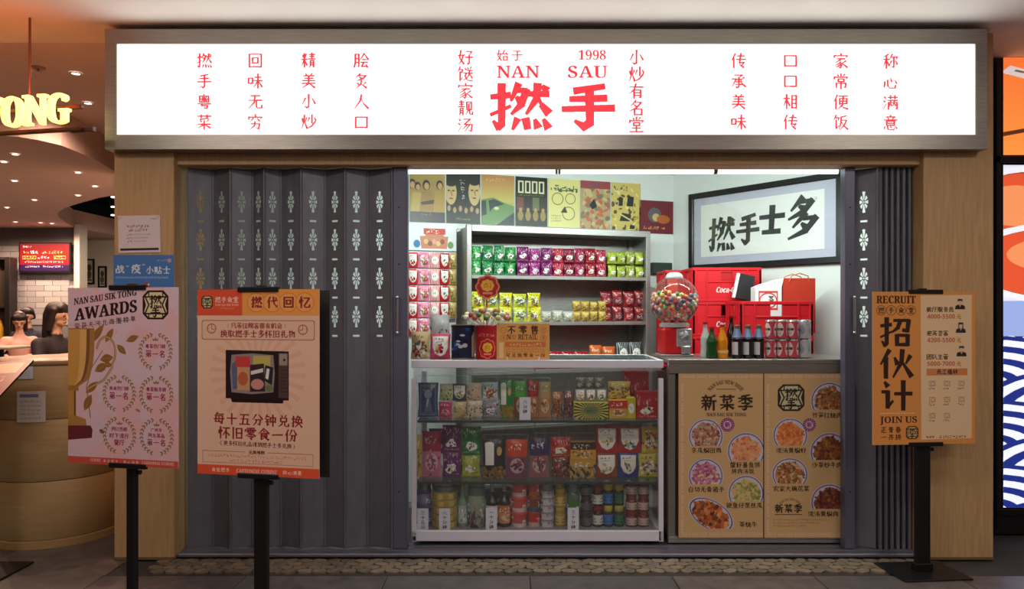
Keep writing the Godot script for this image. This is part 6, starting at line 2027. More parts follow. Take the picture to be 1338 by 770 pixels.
func build_counter_goods() -> void:
	# crates in stacks on the floor behind the counter
	var stacks := [[1.628, -1.332, 0.0, 7, "red plastic bottle crate in the tall stack behind the counter"], [1.495, -1.698, 0.0, 7, "red plastic bottle crate in the rear stack behind the sweets globe"], [1.872, -0.968, 0.0, 6, "red plastic bottle crate in the low stack holding paper bags"]]
	for s in stacks:
		for i in s[3]:
			var where: String = ["topmost", "second from top", "third from top", "fourth from top", "fifth from top", "sixth from top", "lowest"][s[3] - 1 - i]
			crate(Vector3(s[0], i * 0.2605, s[1]), s[2], s[4] + ", " + where, "red bottle crates behind the counter")
	# things in the crates
	var y5 := 6 * 0.2605 - 0.23
	var nb := thing("folder", "black folder with a white spine leaning on the tall crate stack", "folder", Vector3(X(981, 5.3), 6 * 0.2605 + 0.001, -1.105), 0.0)
	var st := nst()
	box(st, Vector3(0.02, 0.105, 0), Vector3(0.12, 0.19, 0.03), 0.003, Basis(Vector3(0, 0, 1), -0.2))
	part(st, "cover", mat(rgb8(26, 26, 28), 0.5), nb)
	st = nst()
	box(st, Vector3(-0.045, 0.118, 0.002), Vector3(0.02, 0.19, 0.032), 0.003, Basis(Vector3(0, 0, 1), -0.2))
	part(st, "spine", mat(rgb8(226, 224, 226), 0.6), nb)
	var wbp := canvas(96, 96, rgb8(226, 226, 228), 2)
	wbp.frame(12, 8, 70, 40, 4, rgb8(200, 60, 60))
	wbp.ell(47, 28, 33, 17, rgb8(200, 60, 60))
	wbp.ell(47, 28, 29, 14, rgb8(240, 238, 236))
	squiggles(wbp, 26, 19, 18, 16, rgb8(40, 30, 30), 4, 19)
	wbp.zh("茶", 48, 18, 19, rgb8(40, 30, 30), 0.12, 0.9)
	var wb := thing("paper_bag", "white paper bag with a red ringed emblem standing in the low crate stack", "paper bag", Vector3(X(1001, 5.34), y5, -0.94), 0.0)
	put(board_mesh(0.19, 0.33, 0.1, amat(wbp.pic(), 0.6), mat(rgb8(222, 222, 224), 0.7)), "body", null, wb, Vector3(0, 0.165, 0))
	st = nst()
	prism(st, PackedVector2Array([Vector2(-0.095, 0.33), Vector2(0.095, 0.33), Vector2(0.11, 0.395), Vector2(-0.03, 0.355)]), -0.05, 0.05)
	part(st, "folded_top", mat(rgb8(228, 228, 230), 0.7), wb)
	var rbp := canvas(96, 96, rgb8(186, 52, 34), 2)
	rbp.latin("M", sans(), 50, 84, 11, 10, rgb8(226, 170, 60))
	rbp.ell(67, 78, 4, 4, rgb8(226, 170, 60))
	rbp.latin("M", sans(), 74, 84, 11, 10, rgb8(226, 170, 60))
	var rb := thing("paper_bag", "orange red paper bag with cord handles standing in the low crate stack", "paper bag", Vector3(X(1041, 5.34), y5, -0.95), 0.0)
	put(board_mesh(0.235, 0.395, 0.11, amat(rbp.pic(), 0.5), mat(rgb8(170, 46, 32), 0.6)), "body", null, rb, Vector3(0, 0.1975, 0))
	for z in [-0.056, 0.056]:
		st = nst()
		tube(st, [Vector3(-0.07, 0.37, z), Vector3(-0.06, 0.41, z * 1.2), Vector3(0.0, 0.43, z * 1.2), Vector3(0.06, 0.41, z * 1.2), Vector3(0.07, 0.37, z)], 0.004, 6)
		part(st, "cord_handle", mat(rgb8(206, 110, 70), 0.8), rb)
	build_gumballs()
	# drinks
	var ct := 1.1905
	var cap := mat(rgb8(170, 30, 36), 0.4, 0.5)
	var bottle_prof := func(r: float, h: float) -> Array:
		return [Vector2(0, 0), Vector2(r * 0.9, 0), Vector2(r, 0.006), Vector2(r, h * 0.14), Vector2(r * 0.86, h * 0.3), Vector2(r * 0.96, h * 0.5), Vector2(r * 0.9, h * 0.58), Vector2(r * 0.5, h * 0.74), Vector2(r * 0.38, h * 0.86), Vector2(r * 0.38, h * 0.95), Vector2(0, h * 0.951)]
	var drinks := [[921.5, 0.033, 0.23, rgb8(176, 180, 180), "clear glass soda bottle beside the green bottle", 4.82, ""], [930, 0.036, 0.2, rgb8(24, 74, 32), "green glass soda bottle on the steel counter", 4.7, ""], [944, 0.035, 0.215, rgb8(226, 140, 22), "orange soda bottle with a white mark on the steel counter", 4.7, "mark"], [955.5, 0.033, 0.27, rgb8(40, 16, 14), "tall dark cola bottle behind the orange soda bottle", 4.84, ""]]
	for d in drinks:
		var p := Vector3(X(d[0], d[5]), ct, D - d[5])
		var parts := [["body", mat(d[3], 0.08), bottle_prof.call(d[1], d[2])], ["cap", cap, [Vector2(d[1] * 0.42, d[2] * 0.93), Vector2(d[1] * 0.46, d[2] * 0.935), Vector2(d[1] * 0.42, d[2]), Vector2(0, d[2])]]]
		var o := jar(p, [], parts, "soda_bottle", d[4], "bottle", "soda bottles on the steel counter")
		if d[6] == "mark":
			st = nst()
			lathe(st, [Vector2(d[1] * 1.01, 0.035), Vector2(d[1] * 1.01, 0.052)], 16)
			part(st, "label_band", mat(rgb8(230, 200, 150), 0.5), o)
	var lp := canvas(128, 64, rgb8(36, 20, 20), 2)
	for i in 2:
		lp.rect(34 + i * 64, 4, 28, 56, rgb8(206, 206, 222))
		squiggles(lp, 42 + i * 64, 10, 12, 12, rgb8(40, 40, 60), 5 + i)
		squiggles(lp, 42 + i * 64, 26, 12, 12, rgb8(40, 40, 60), 9 + i)
	var label_mat := amat(lp.pic(), 0.4)
	var dk := mat(rgb8(30, 18, 20), 0.08)
	var neck := mat(rgb8(120, 140, 176), 0.3, 0.3)
	var first: Node3D = null
	for r in 2:
		for i in 3:
			var pos := Vector3(X(963 + i * 14.2, 4.7 + r * 0.075), ct, D - 4.7 - r * 0.075)
			var lab := "%s dark bottled drink from the orange soda bottle, %s row beside the cans" % [["first", "second", "third"][i], ["front", "rear"][r]]
			if first == null:
				first = jar(pos, [], [["body", dk, [Vector2(0, 0), Vector2(0.03, 0), Vector2(0.033, 0.005), Vector2(0.033, 0.13), Vector2(0.02, 0.17), Vector2(0.017, 0.2), Vector2(0, 0.201)]], ["label", label_mat, [Vector2(0.0335, 0.018), Vector2(0.0335, 0.11)]], ["neck_band", neck, [Vector2(0.0335, 0.128), Vector2(0.0215, 0.168), Vector2(0.018, 0.19)]], ["cap", mat(rgb8(150, 120, 90), 0.35, 0.5), [Vector2(0.0185, 0.19), Vector2(0.0195, 0.192), Vector2(0.0185, 0.21), Vector2(0, 0.212)]]], "drink_bottle", lab, "bottle", "dark bottled drinks on the steel counter")
			else:
				copy_of(first, pos, 0.0, lab)
	var cpic := canvas(192, 96, rgb8(196, 74, 84), 2)
	for i in 3:
		cpic.ell(32 + i * 64, 48, 23, 40, rgb8(230, 206, 204), 0.0, 24)
		cpic.rect(12 + i * 64, 38, 40, 14, rgb8(96, 60, 60))
		squiggles(cpic, 14 + i * 64, 39, 36, 11, rgb8(236, 214, 210), 30 + i)
		squiggles(cpic, 18 + i * 64, 60, 28, 10, rgb8(190, 70, 80), 40 + i)
	var pink := amat(cpic.pic(), 0.3, 0.1)
	var spic := canvas(192, 96, rgb8(196, 196, 204), 2)
	for i in 3:
		spic.ell(32 + i * 64, 50, 20, 24, rgb8(160, 160, 176), 0.0, 20)
		squiggles(spic, 14 + i * 64, 16, 36, 12, rgb8(90, 96, 110), 50 + i)
		squiggles(spic, 18 + i * 64, 44, 30, 14, rgb8(120, 60, 70), 60 + i)
	var silver := amat(spic.pic(), 0.3, 0.3)
	var al := mat(rgb8(200, 200, 206), 0.25, 0.9)
	var can_of := func(m: Material, pos: Vector3, label: String) -> Node3D:
		return jar(pos, [], [["body", m, [Vector2(0.033, 0.006), Vector2(0.033, 0.113)]], ["base", al, [Vector2(0, 0.003), Vector2(0.026, 0.0), Vector2(0.033, 0.006)]], ["lid", al, [Vector2(0.033, 0.113), Vector2(0.0275, 0.122), Vector2(0.026, 0.122), Vector2(0.025, 0.119), Vector2(0, 0.119)]]], "drink_can", label, "can", "drink cans on the steel counter")
	var pc: Node3D = null
	var sc: Node3D = null
	for lv in 2:
		for i in 4:
			var pos := Vector3(X(1007 + i * 14.7, 4.7), ct + lv * 0.1225, D - 4.7)
			var where: String = ["lower", "upper"][lv]
			if i < 3:
				if pc == null: pc = can_of.call(pink, pos, "first pink and white drink can from the dark bottles, lower layer")
				else: copy_of(pc, pos, rng.randf_range(-0.3, 0.3), "%s pink and white drink can from the dark bottles, %s layer" % [["first", "second", "third"][i], where])
			else:
				if sc == null: sc = can_of.call(silver, pos, "silver drink can in the lower layer at the end of the pink cans")
				else: copy_of(sc, pos, 0.2, "silver drink can in the upper layer at the end of the pink cans")
	for i in 4:
		var pos := Vector3(X(1008 + i * 14.9, 4.775), ct, D - 4.775)
		copy_of(sc, pos, 1.0, "%s silver drink can from the dark bottles, rear row, lower layer" % ["first", "second", "third", "fourth"][i])
		copy_of(sc, pos + Vector3(0, 0.1225, 0), 1.4, "%s silver drink can from the dark bottles, rear row, upper layer" % ["first", "second", "third", "fourth"][i])
	build_case_top()

func build_gumballs() -> void:
	var d := 4.95
	var c := Vector3(X(881, d), 1.19, D - d)
	var t := thing("gumball_machine", "red sweets machine with a big glass globe on the steel counter", "sweets machine", c)
	var st := nst()
	box(st, Vector3(0, 0.1, 0), Vector3(0.2, 0.19, 0.18), 0.02)
	part(st, "body", mat(rgb8(196, 26, 34), 0.3), t)
	st = nst()
	box(st, Vector3(0, 0.008, 0), Vector3(0.22, 0.016, 0.2), 0.004)
	part(st, "base", mat(rgb8(170, 168, 166), 0.4, 0.6), t)
	st = nst()
	box(st, Vector3(0.045, 0.125, 0.092), Vector3(0.1, 0.12, 0.012), 0.004)
	var pl := part(st, "coin_plate", mat(rgb8(190, 190, 194), 0.3, 0.7), t)
	st = nst()
	lathe(st, [Vector2(0, 0), Vector2(0.034, 0.0), Vector2(0.036, 0.004), Vector2(0.03, 0.01), Vector2(0, 0.011)], 18)
	var dial := part(st, "dial", mat(rgb8(150, 150, 156), 0.35, 0.7), pl, Vector3(0.045, 0.135, 0.098))
	dial.rotation.x = PI / 2
	st = nst()
	box(st, Vector3(0.045, 0.135, 0.114), Vector3(0.05, 0.01, 0.014), 0.003, Basis(Vector3(0, 0, 1), 0.5))
	part(st, "knob", mat(rgb8(206, 206, 210), 0.3, 0.8), pl)
	st = nst()
	box(st, Vector3(0.055, 0.045, 0.1), Vector3(0.06, 0.055, 0.03), 0.006)
	part(st, "chute_flap", mat(rgb8(160, 160, 166), 0.35, 0.7), t)
	st = nst()
	lathe(st, [Vector2(0.07, 0.19), Vector2(0.1, 0.195), Vector2(0.1, 0.215), Vector2(0.085, 0.225)], 28)
	part(st, "collar", mat(rgb8(196, 196, 198), 0.35, 0.5), t)
	var gc := Vector3(0, 0.372, 0)
	var r := 0.163
	var prof := []
	for i in 23:
		var a := lerpf(-PI / 2 + 0.5, PI / 2 - 0.32, i / 22.0)
		prof.append(Vector2(cos(a) * r, sin(a) * r))
	st = nst()
	lathe(st, prof, 40, gc)
	part(st, "globe", glass(Color(0.95, 0.98, 0.98, 0.015), 0.02), t)
	st = nst()
	lathe(st, [Vector2(0.05, 0.148), Vector2(0.058, 0.152), Vector2(0.058, 0.162), Vector2(0.05, 0.178), Vector2(0.03, 0.188), Vector2(0, 0.19)], 24, gc)
	part(st, "lid", mat(rgb8(206, 204, 204), 0.35, 0.3), t)
	# the sweets: a layer against the glass over an inner layer
	var cols := [[rgb8(206, 120, 66), "orange"], [rgb8(196, 64, 74), "red"], [rgb8(206, 190, 84), "yellow"], [rgb8(76, 140, 84), "green"], [rgb8(110, 60, 76), "plum"], [rgb8(222, 150, 150), "pink"], [rgb8(84, 96, 130), "blue"], [rgb8(222, 210, 190), "white"]]
	st = nst()
	blob(st, Vector3.ZERO, Vector3.ONE * 0.0155, 10, 6)
	var ball := st.commit()
	var g := RandomNumberGenerator.new()
	g.seed = 33
	for shell in [[0.1455, 235, 0.045], [0.116, 62, 0.05]]:
		for i in shell[1]:
			var yy: float = 1.0 - 2.0 * (i + 0.5) / shell[1]
			var a: float = i * 2.39996
			var rr := sqrt(1.0 - yy * yy)
			var p: Vector3 = Vector3(cos(a) * rr, yy, sin(a) * rr) * float(shell[0])
			if p.y > shell[2] + g.randf_range(-0.012, 0.02) or p.y < -0.135: continue
			if shell[0] > 0.13 and p.z < -0.06: continue
			var k := g.randi() % 8
			var o := put(ball, "gumball", mat(cols[k][0], 0.35))
			o.position = c + gc + p
			tag(o, "%s round sweet inside the glass globe of the machine" % cols[k][1], "sweet", "round sweets in the glass globe")

func build_case_top() -> void:
	var y := 1.1865
	var bagk := foil(8, rgb8(196, 176, 130), rgb8(160, 60, 50), 23)
	bag(bagk, P(549.5, 0, 4.68) * Vector3(1, 0, 1) + Vector3(0, y, 0), 0.125, 0.175, 0.08, "round see-through bag of mixed sweets on top of the display case", "", 0.0, -0.08)
	bag(foil(2, rgb8(206, 74, 110), rgb8(190, 60, 80), 24), P(575.5, 0, 4.68) * Vector3(1, 0, 1) + Vector3(0, y, 0), 0.13, 0.16, 0.06, "pink bag of sweets on top of the display case", "", 0.05, -0.06)
	bag(foil(1, rgb8(200, 206, 210), rgb8(176, 180, 190), 25), P(574, 0, 4.78) * Vector3(1, 0, 1) + Vector3(0, y, 0), 0.13, 0.28, 0.05, "silvery bag standing behind the pink bag on the display case", "", -0.05, 0.0)
	# blue tin
	var tp := canvas(192, 110, rgb8(36, 44, 76), 2)
	var g := RandomNumberGenerator.new()
	g.seed = 3
	for i in 26:
		tp.ell(g.randf() * 100, g.randf() * 110, g.randf_range(3, 8), g.randf_range(3, 8), [rgb8(40, 80, 170), rgb8(206, 206, 214), rgb8(30, 30, 40)][g.randi() % 3])
	tp.rect(110, 30, 34, 76, rgb8(206, 196, 170))
	tp.poly(PackedVector2Array([Vector2(112, 30), Vector2(118, 12), Vector2(127, 26), Vector2(136, 10), Vector2(142, 30)]), rgb8(206, 196, 170))
	squiggles(tp, 116, 44, 22, 20, rgb8(60, 50, 50), 5)
	var tin := jar(Vector3(X(605, 4.72), y, D - 4.72), [], [["body", amat(tp.pic(), 0.3, 0.2), [Vector2(0.074, 0.006), Vector2(0.074, 0.2)]], ["rim", mat(rgb8(170, 160, 140), 0.3, 0.8), [Vector2(0, 0.0), Vector2(0.074, 0.0), Vector2(0.076, 0.004), Vector2(0.074, 0.007)]], ["lid", mat(rgb8(60, 50, 40), 0.35, 0.6), [Vector2(0.074, 0.2), Vector2(0.0765, 0.202), Vector2(0.0765, 0.214), Vector2(0.07, 0.218), Vector2(0, 0.218)]]], "biscuit_tin", "dark blue round tin with pale figures on top of the display case", "tin", "", 28)
	tin.rotation.y = 0.25 - PI * 0.94
	# red lollipop tin with its flower-shaped sign
	var rp := canvas(192, 110, rgb8(176, 24, 36), 2)
	for i in 2:
		var cx := 48 + i * 96
		flower(rp, cx, 56, 26)
		squiggles(rp, cx - 30, 18, 60, 8, rgb8(236, 190, 190), 6 + i)
		rp.rect(cx - 40, 84, 80, 4, rgb8(214, 120, 124))
	var lc := Vector3(X(636, 4.7), y, D - 4.7)
	var lt := jar(lc, [], [["body", amat(rp.pic(), 0.35), [Vector2(0, 0.0), Vector2(0.07, 0.0), Vector2(0.07, 0.21)]], ["top_plate", mat(rgb8(150, 22, 32), 0.4), [Vector2(0.07, 0.21), Vector2(0.066, 0.216), Vector2(0, 0.216)]]], "lollipop_tin", "red round tin holding lollipops under a flower-shaped sign", "tin", "", 28)
	lt.rotation.y = 0.1 + PI * 0.5
	var st := nst()
	tube(st, [Vector3(0, 0.2, 0), Vector3(0, 0.4, 0)], 0.006, 8)
	part(st, "sign_stem", mat(rgb8(206, 60, 50), 0.5), lt)
	var fo := PackedVector2Array()
	for i in 56:
		var a := TAU * i / 56.0
		fo.append(Vector2.from_angle(a) * (0.07 + 0.011 * absf(cos(a * 4.0))))
	var fp := canvas(120, 120, rgb8(226, 96, 60), 2)
	flower(fp, 60, 60, 58)
	var fs := thing("flower_sign", "flower-shaped red and yellow sign on a stem above the lollipops", "sign", lc + Vector3(0.005, 0.46, 0.0))
	st = nst()
	prism(st, fo, -0.006, 0.006)
	part(st, "print", amat(fp.pic(), 0.4), fs)
	# lollipops stuck into the top
	var cc := [rgb8(206, 190, 150), rgb8(196, 120, 110), rgb8(150, 140, 90), rgb8(226, 214, 190), rgb8(170, 90, 80), rgb8(90, 120, 70)]
	var stick := nst()
	tube(stick, [Vector3(0, 0, 0), Vector3(0, 0.085, 0)], 0.0025, 6)
	var sm := stick.commit()
	var cd := nst()
	blob(cd, Vector3(0, 0.098, 0), Vector3(0.0185, 0.0185, 0.0185), 10, 7)
	var cm := cd.commit()
	for ring in [[0.0, 1, 0.0], [0.03, 8, 0.4], [0.058, 14, 0.8], [0.06, 12, 1.05]]:
		for i in ring[1]:
			var a: float = TAU * i / ring[1] + ring[0] * 9.0
			var dir := Vector3(sin(a), 0, cos(a))
			var l := thing("lollipop", "small wrapped lollipop on a white stick in the red tin", "lollipop", lc + Vector3(0, 0.214, 0) + dir * ring[0], 0.0, "lollipops in the red tin")
			l.basis = Basis(dir.cross(Vector3.UP).normalized() if ring[0] > 0 else Vector3.RIGHT, -ring[2])
			put(sm, "stick", mat(rgb8(232, 222, 222), 0.5), l)
			put(cm, "candy", mat(cc[(i + int(ring[0] * 100)) % 6], 0.3), l)
	# the small board that says it is not for sale
	var nr := thing("counter_sign", "small orange board reading no retail standing on the display case", "sign", P(683.5, 448.5, 4.62) * Vector3(1, 0, 1) + Vector3(0, y, 0))
	put(board_mesh(0.332, 0.226, 0.01, tmat(no_retail_picture(), 0.4), mat(rgb8(236, 200, 150), 0.5)), "board", null, nr, Vector3(0, 0.115, 0))
	for s in [-0.1, 0.1]:
		st = nst()
		prism(st, PackedVector2Array([Vector2(-0.05, 0.0), Vector2(0.02, 0.0), Vector2(0.012, 0.03), Vector2(-0.005, 0.14)]), -0.003, 0.003, Transform3D(Basis(Vector3.UP, -PI / 2), Vector3(s, 0, -0.01)))
		part(st, "support", mat(rgb8(220, 220, 220), 0.3), nr)

func flower(cv: Cv, x: float, y: float, r: float) -> void:
	for q in [[1.0, rgb8(240, 150, 110)], [0.9, rgb8(190, 28, 38)]]:
		for i in 8:
			var a := TAU * i / 8.0
			cv.ell(x + cos(a) * r * 0.62 * q[0], y + sin(a) * r * 0.62 * q[0], r * 0.36 * q[0], r * 0.36 * q[0], q[1])
		cv.ell(x, y, r * 0.7 * q[0], r * 0.7 * q[0], q[1])
	for i in 8:
		var a := TAU * i / 8.0
		cv.ell(x + cos(a) * r * 0.34, y - r * 0.12 + sin(a) * r * 0.3, r * 0.22, r * 0.2, rgb8(240, 190, 60))
	cv.ell(x, y - r * 0.12, r * 0.4, r * 0.36, rgb8(240, 190, 60))
	squiggles(cv, x - r * 0.34, y - r * 0.34, r * 0.7, r * 0.2, rgb8(190, 40, 40), 3)
	squiggles(cv, x - r * 0.34, y - r * 0.08, r * 0.7, r * 0.2, rgb8(190, 40, 40), 4)
	cv.rect(x - r * 0.4, y + r * 0.42, r * 0.8, r * 0.18, rgb8(236, 150, 140))

# ---------------------------------------------------------------- inside the glass case
func packet(style: int, a: Color, b: Color, seed_: int, px0: float, px1: float, py0: float, py1: float, floor_y: float, dist: float, label: String, group := "", lift := 0.0, thick := 0.035) -> void:
	var w := (px1 - px0) * dist / F
	var h := (py1 - py0) * dist / F
	bag(foil(style, a, b, seed_), Vector3(X((px0 + px1) / 2, dist), floor_y + lift, D - dist), w, h, thick, label, group, rng.randf_range(-0.06, 0.06), -0.05)

func price_card(px: float, py0: float, py1: float, floor_y: float, text: String, label: String) -> void:
	var dist := 4.65
	var h := (py1 - py0) * dist / F
	var cv := canvas(42, 90, rgb8(222, 224, 236), 3)
	cv.col(text, 13, 10, 16, 19, rgb8(30, 36, 50), 0.12)
	var t := thing("price_card", label, "card", Vector3(X(px, dist), floor_y, D - dist), 0.0, "white price cards in the display case")
	put(board_mesh(14.5 * dist / F, h, 0.003, amat(cv.pic(), 0.6), mat(rgb8(220, 222, 232), 0.6)), "card_front", null, t, Vector3(0, h / 2, 0))
	var st := nst()
	box(st, Vector3(0, 0.003, -0.012), Vector3(0.05, 0.005, 0.03), 0.001)
	part(st, "card_foot", mat(rgb8(210, 212, 220), 0.4), t)

func build_case_goods() -> void:
	var f1 := 0.8015
	var f2 := 0.4145
	var f3 := 0.1015
	var d := 4.78
	var up := (546.0 - 524.5) * d / F
	# upper glass shelf
	packet(6, rgb8(58, 74, 112), rgb8(130, 146, 176), 101, 546, 573, 501, 546, f1, d, "dark blue framed packet on the upper glass shelf of the case")
	packet(5, rgb8(200, 70, 104), rgb8(190, 60, 96), 102, 573, 591, 527, 547, f1, d, "small pink and white packet on the upper glass shelf")
	packet(1, rgb8(206, 186, 130), rgb8(180, 150, 96), 103, 592, 610, 527, 547, f1, d, "small beige packet on the upper glass shelf")
	packet(1, rgb8(190, 190, 150), rgb8(140, 160, 70), 104, 574, 591, 503, 525, f1, d, "pale green packet resting on the pink packet", "", up)
	packet(2, rgb8(70, 84, 84), rgb8(120, 126, 120), 105, 591, 610, 503, 525, f1, d, "dark grey packet with a round mark resting on the beige packet", "", up)
	packet(1, rgb8(214, 206, 196), rgb8(196, 150, 100), 106, 610, 631, 525, 548, f1, d, "white and orange biscuit packet in the bottom layer of the upper glass shelf")
	packet(0, rgb8(150, 150, 158), rgb8(96, 60, 96), 107, 632, 654, 525, 548, f1, d, "silver packet with dark print in the bottom layer of the upper glass shelf")
	packet(1, rgb8(206, 190, 166), rgb8(190, 150, 116), 108, 609, 630, 501, 524, f1, d, "pale tan packet in the top layer of the upper glass shelf", "", up)
	packet(8, rgb8(176, 196, 206), rgb8(200, 90, 50), 109, 630, 651, 500, 524, f1, d, "pale blue sweets packet in the top layer of the upper glass shelf", "", up)
	packet(3, rgb8(44, 130, 60), rgb8(196, 130, 50), 110, 652, 671, 500, 548, f1, d, "tall green packet with a golden label on the upper glass shelf")
	packet(5, rgb8(130, 84, 44), rgb8(80, 160, 70), 111, 671, 688, 501, 548, f1, d, "brown packet with a light green top beside the price card")
	packet(5, rgb8(176, 120, 70), rgb8(160, 40, 40), 112, 689, 704, 500, 548, f1, d, "tan packet with a red top behind a wire frame")
	packet(5, rgb8(190, 130, 80), rgb8(176, 150, 100), 113, 704, 720, 502, 548, f1, d, "tan packet with a cream top behind a wire frame")
	packet(1, rgb8(160, 100, 50), rgb8(110, 60, 40), 114, 721, 735, 515, 548, f1, d, "brown nut packet on the upper glass shelf")
	packet(1, rgb8(120, 70, 74), rgb8(90, 50, 60), 115, 736, 750, 514, 548, f1, d, "plum coloured packet on the upper glass shelf")
	var yb := foil(4, rgb8(206, 196, 90), rgb8(70, 76, 50), 116, 110, 56)
	carton(0.222, 0.1, 0.12, yb, mat(rgb8(186, 176, 80), 0.6), Vector3(X(772.5, 4.72), f1, D - 4.72), "yellow box with black rays on the upper glass shelf")
	for i in 3:
		packet(2, rgb8(150, 150, 140), [rgb8(150, 70, 84), rgb8(160, 80, 80), rgb8(100, 140, 110)][i], 117 + i, 751 + i * 14.0, 765 + i * 14.0, 512, 528, f1, d, "%s silver packet from the plum packet, standing on the yellow rayed box" % ["first", "second", "third"][i], "silver packets on the yellow box", 0.103)
	for i in 3:
		packet(0, rgb8(110, 112, 96), rgb8(170, 176, 160), 121, 752 + i * 12.0, 765 + i * 12.0, 497, 512, f1, d + 0.02, "%s grey foil packet from the plum packet, top layer over the rayed box" % ["first", "second", "third"][i], "grey foil packets over the yellow box", 0.182)
	var ryb := foil(5, rgb8(196, 160, 70), rgb8(196, 50, 40), 122, 90, 90)
	carton(0.118, 0.115, 0.1, ryb, mat(rgb8(200, 170, 60), 0.6), Vector3(X(808, 4.72), f1, D - 4.72), "red and yellow box beside the rayed box on the upper glass shelf")
	carton(0.056, 0.13, 0.09, foil(7, rgb8(206, 190, 50), rgb8(190, 170, 40), 123), mat(rgb8(206, 190, 50), 0.6), Vector3(X(825, 4.72), f1, D - 4.72), "narrow yellow box beside the red boxes")
	packet(1, rgb8(206, 176, 80), rgb8(150, 80, 50), 124, 794, 824, 503, 526, f1, d, "yellow nut packet lying on the red and yellow box", "", 0.118)
	var rb := foil(0, rgb8(166, 24, 40), rgb8(190, 60, 70), 125, 90, 110)
	carton(0.15, 0.172, 0.1, rb, mat(rgb8(150, 22, 36), 0.5), Vector3(X(847.5, 4.7), f1, D - 4.7), "dark red gift box standing in front on the upper glass shelf")
	carton(0.16, 0.29, 0.1, rb, mat(rgb8(150, 22, 36), 0.5), Vector3(X(832, 4.86), f1, D - 4.86), "tall dark red gift box behind on the upper glass shelf")
	price_card(686, 519, 549, f1, "六分钟", "white price card with brush characters on the upper glass shelf")
	# wire frames that keep the packets upright
	for q in [[544, 611, 491], [618, 650, 493], [653, 685, 493], [687, 719, 494]]:
		wire_frame(q[0], q[1], q[2], f1, "thin wire frame behind the packets on the upper glass shelf")
	for q in [[700, 731, 566], [740, 778, 566], [632, 690, 568]]:
		wire_frame(q[0], q[1], q[2], f2, "thin wire frame behind the packets on the lower glass shelf")
	# lower glass shelf
	packet(1, rgb8(200, 180, 80), rgb8(170, 120, 60), 131, 539, 551, 568, 622, f2, d, "narrow yellow packet at the end of the lower glass shelf")
	packet(5, rgb8(206, 120, 150), rgb8(160, 30, 76), 132, 551, 577, 568, 627, f2, d, "magenta packet with a pale lower half on the lower glass shelf")
	packet(0, rgb8(70, 36, 76), rgb8(100, 50, 100), 133, 560, 584, 558, 590, f2, d + 0.06, "dark purple packet standing behind the magenta packet", "", 0.14)
	packet(0, rgb8(110, 34, 96), rgb8(70, 30, 80), 134, 578, 603, 594, 627, f2, d, "purple foil bag in the bottom layer of the glass case")
	packet(0, rgb8(104, 32, 100), rgb8(70, 30, 80), 135, 578, 603, 561, 596, f2, d, "purple foil bag in the top layer of the glass case", "", 0.16)
	packet(0, rgb8(150, 160, 50), rgb8(190, 196, 90), 136, 603, 628, 598, 627, f2, d, "lime foil bag under the green bag in the glass case")
	packet(0, rgb8(30, 110, 56), rgb8(90, 160, 90), 137, 603, 629, 563, 600, f2, d, "green foil bag on top of the lime bag in the glass case", "", 0.14)
	packet(3, rgb8(30, 30, 34), rgb8(170, 120, 50), 138, 630, 661, 577, 627, f2, d - 0.04, "black packet with an upright white label on the lower glass shelf")
	packet(5, rgb8(120, 60, 90), rgb8(196, 70, 34), 139, 661, 690, 577, 627, f2, d - 0.04, "orange packet with a purple lower band on the lower glass shelf")
	packet(5, rgb8(150, 90, 100), rgb8(60, 36, 90), 140, 691, 718, 577, 628, f2, d - 0.02, "indigo packet with a pink round picture on the lower glass shelf")
	packet(0, rgb8(176, 34, 36), rgb8(206, 150, 60), 141, 719, 747, 575, 602, f2, d, "bright red packet lying on a brown one in the glass case", "", 0.125)
	packet(1, rgb8(110, 60, 50), rgb8(150, 50, 44), 142, 720, 745, 601, 628, f2, d, "brown packet under the bright red one in the glass case")
	var cb := foil(1, rgb8(196, 150, 50), rgb8(40, 36, 30), 143, 96, 70)
	carton(0.165, 0.118, 0.08, cb, mat(rgb8(190, 150, 60), 0.6), Vector3(X(761.5, 4.74), f2, D - 4.74), "black and yellow carton on the lower glass shelf, under another")
	carton(0.165, 0.11, 0.08, foil(5, rgb8(206, 150, 50), rgb8(60, 40, 30), 144, 96, 70), mat(rgb8(190, 150, 60), 0.6), Vector3(X(762, 4.745), f2 + 0.1205, D - 4.745), "brown and yellow carton stacked on the black and yellow carton")
	for i in 2:
		packet(2, rgb8(176, 32, 40), [rgb8(90, 110, 120), rgb8(50, 120, 120)][i], 145 + i, 778 + i * 30.0, 808 + i * 30.0, 562, 597, f2, d, "red bag with a white shield and %s picture in the top layer" % ["a grey", "a teal"][i], "red bags with white shields in the glass case", 0.155)
		packet(2, [rgb8(150, 70, 50), rgb8(60, 60, 140)][i], [rgb8(140, 120, 90), rgb8(120, 120, 96)][i], 147 + i, 778 + i * 30.0, 807 + i * 27.0, 597, 628, f2, d, ["brown bag with a white shield under a red one in the glass case", "blue bag with a white shield under a red one in the glass case"][i])
	packet(8, rgb8(206, 180, 50), rgb8(170, 60, 50), 149, 838, 861, 562, 596, f2, d, "yellow sweets bag with a red picture in the top layer beside the frame", "", 0.155)
	packet(8, rgb8(200, 186, 80), rgb8(190, 120, 110), 150, 834, 861, 597, 628, f2, d, "pale yellow sweets bag in the bottom layer beside the frame")
	var tassel := nst()
	# jars, tins and bottles on the floor of the case
	var dj := 4.76
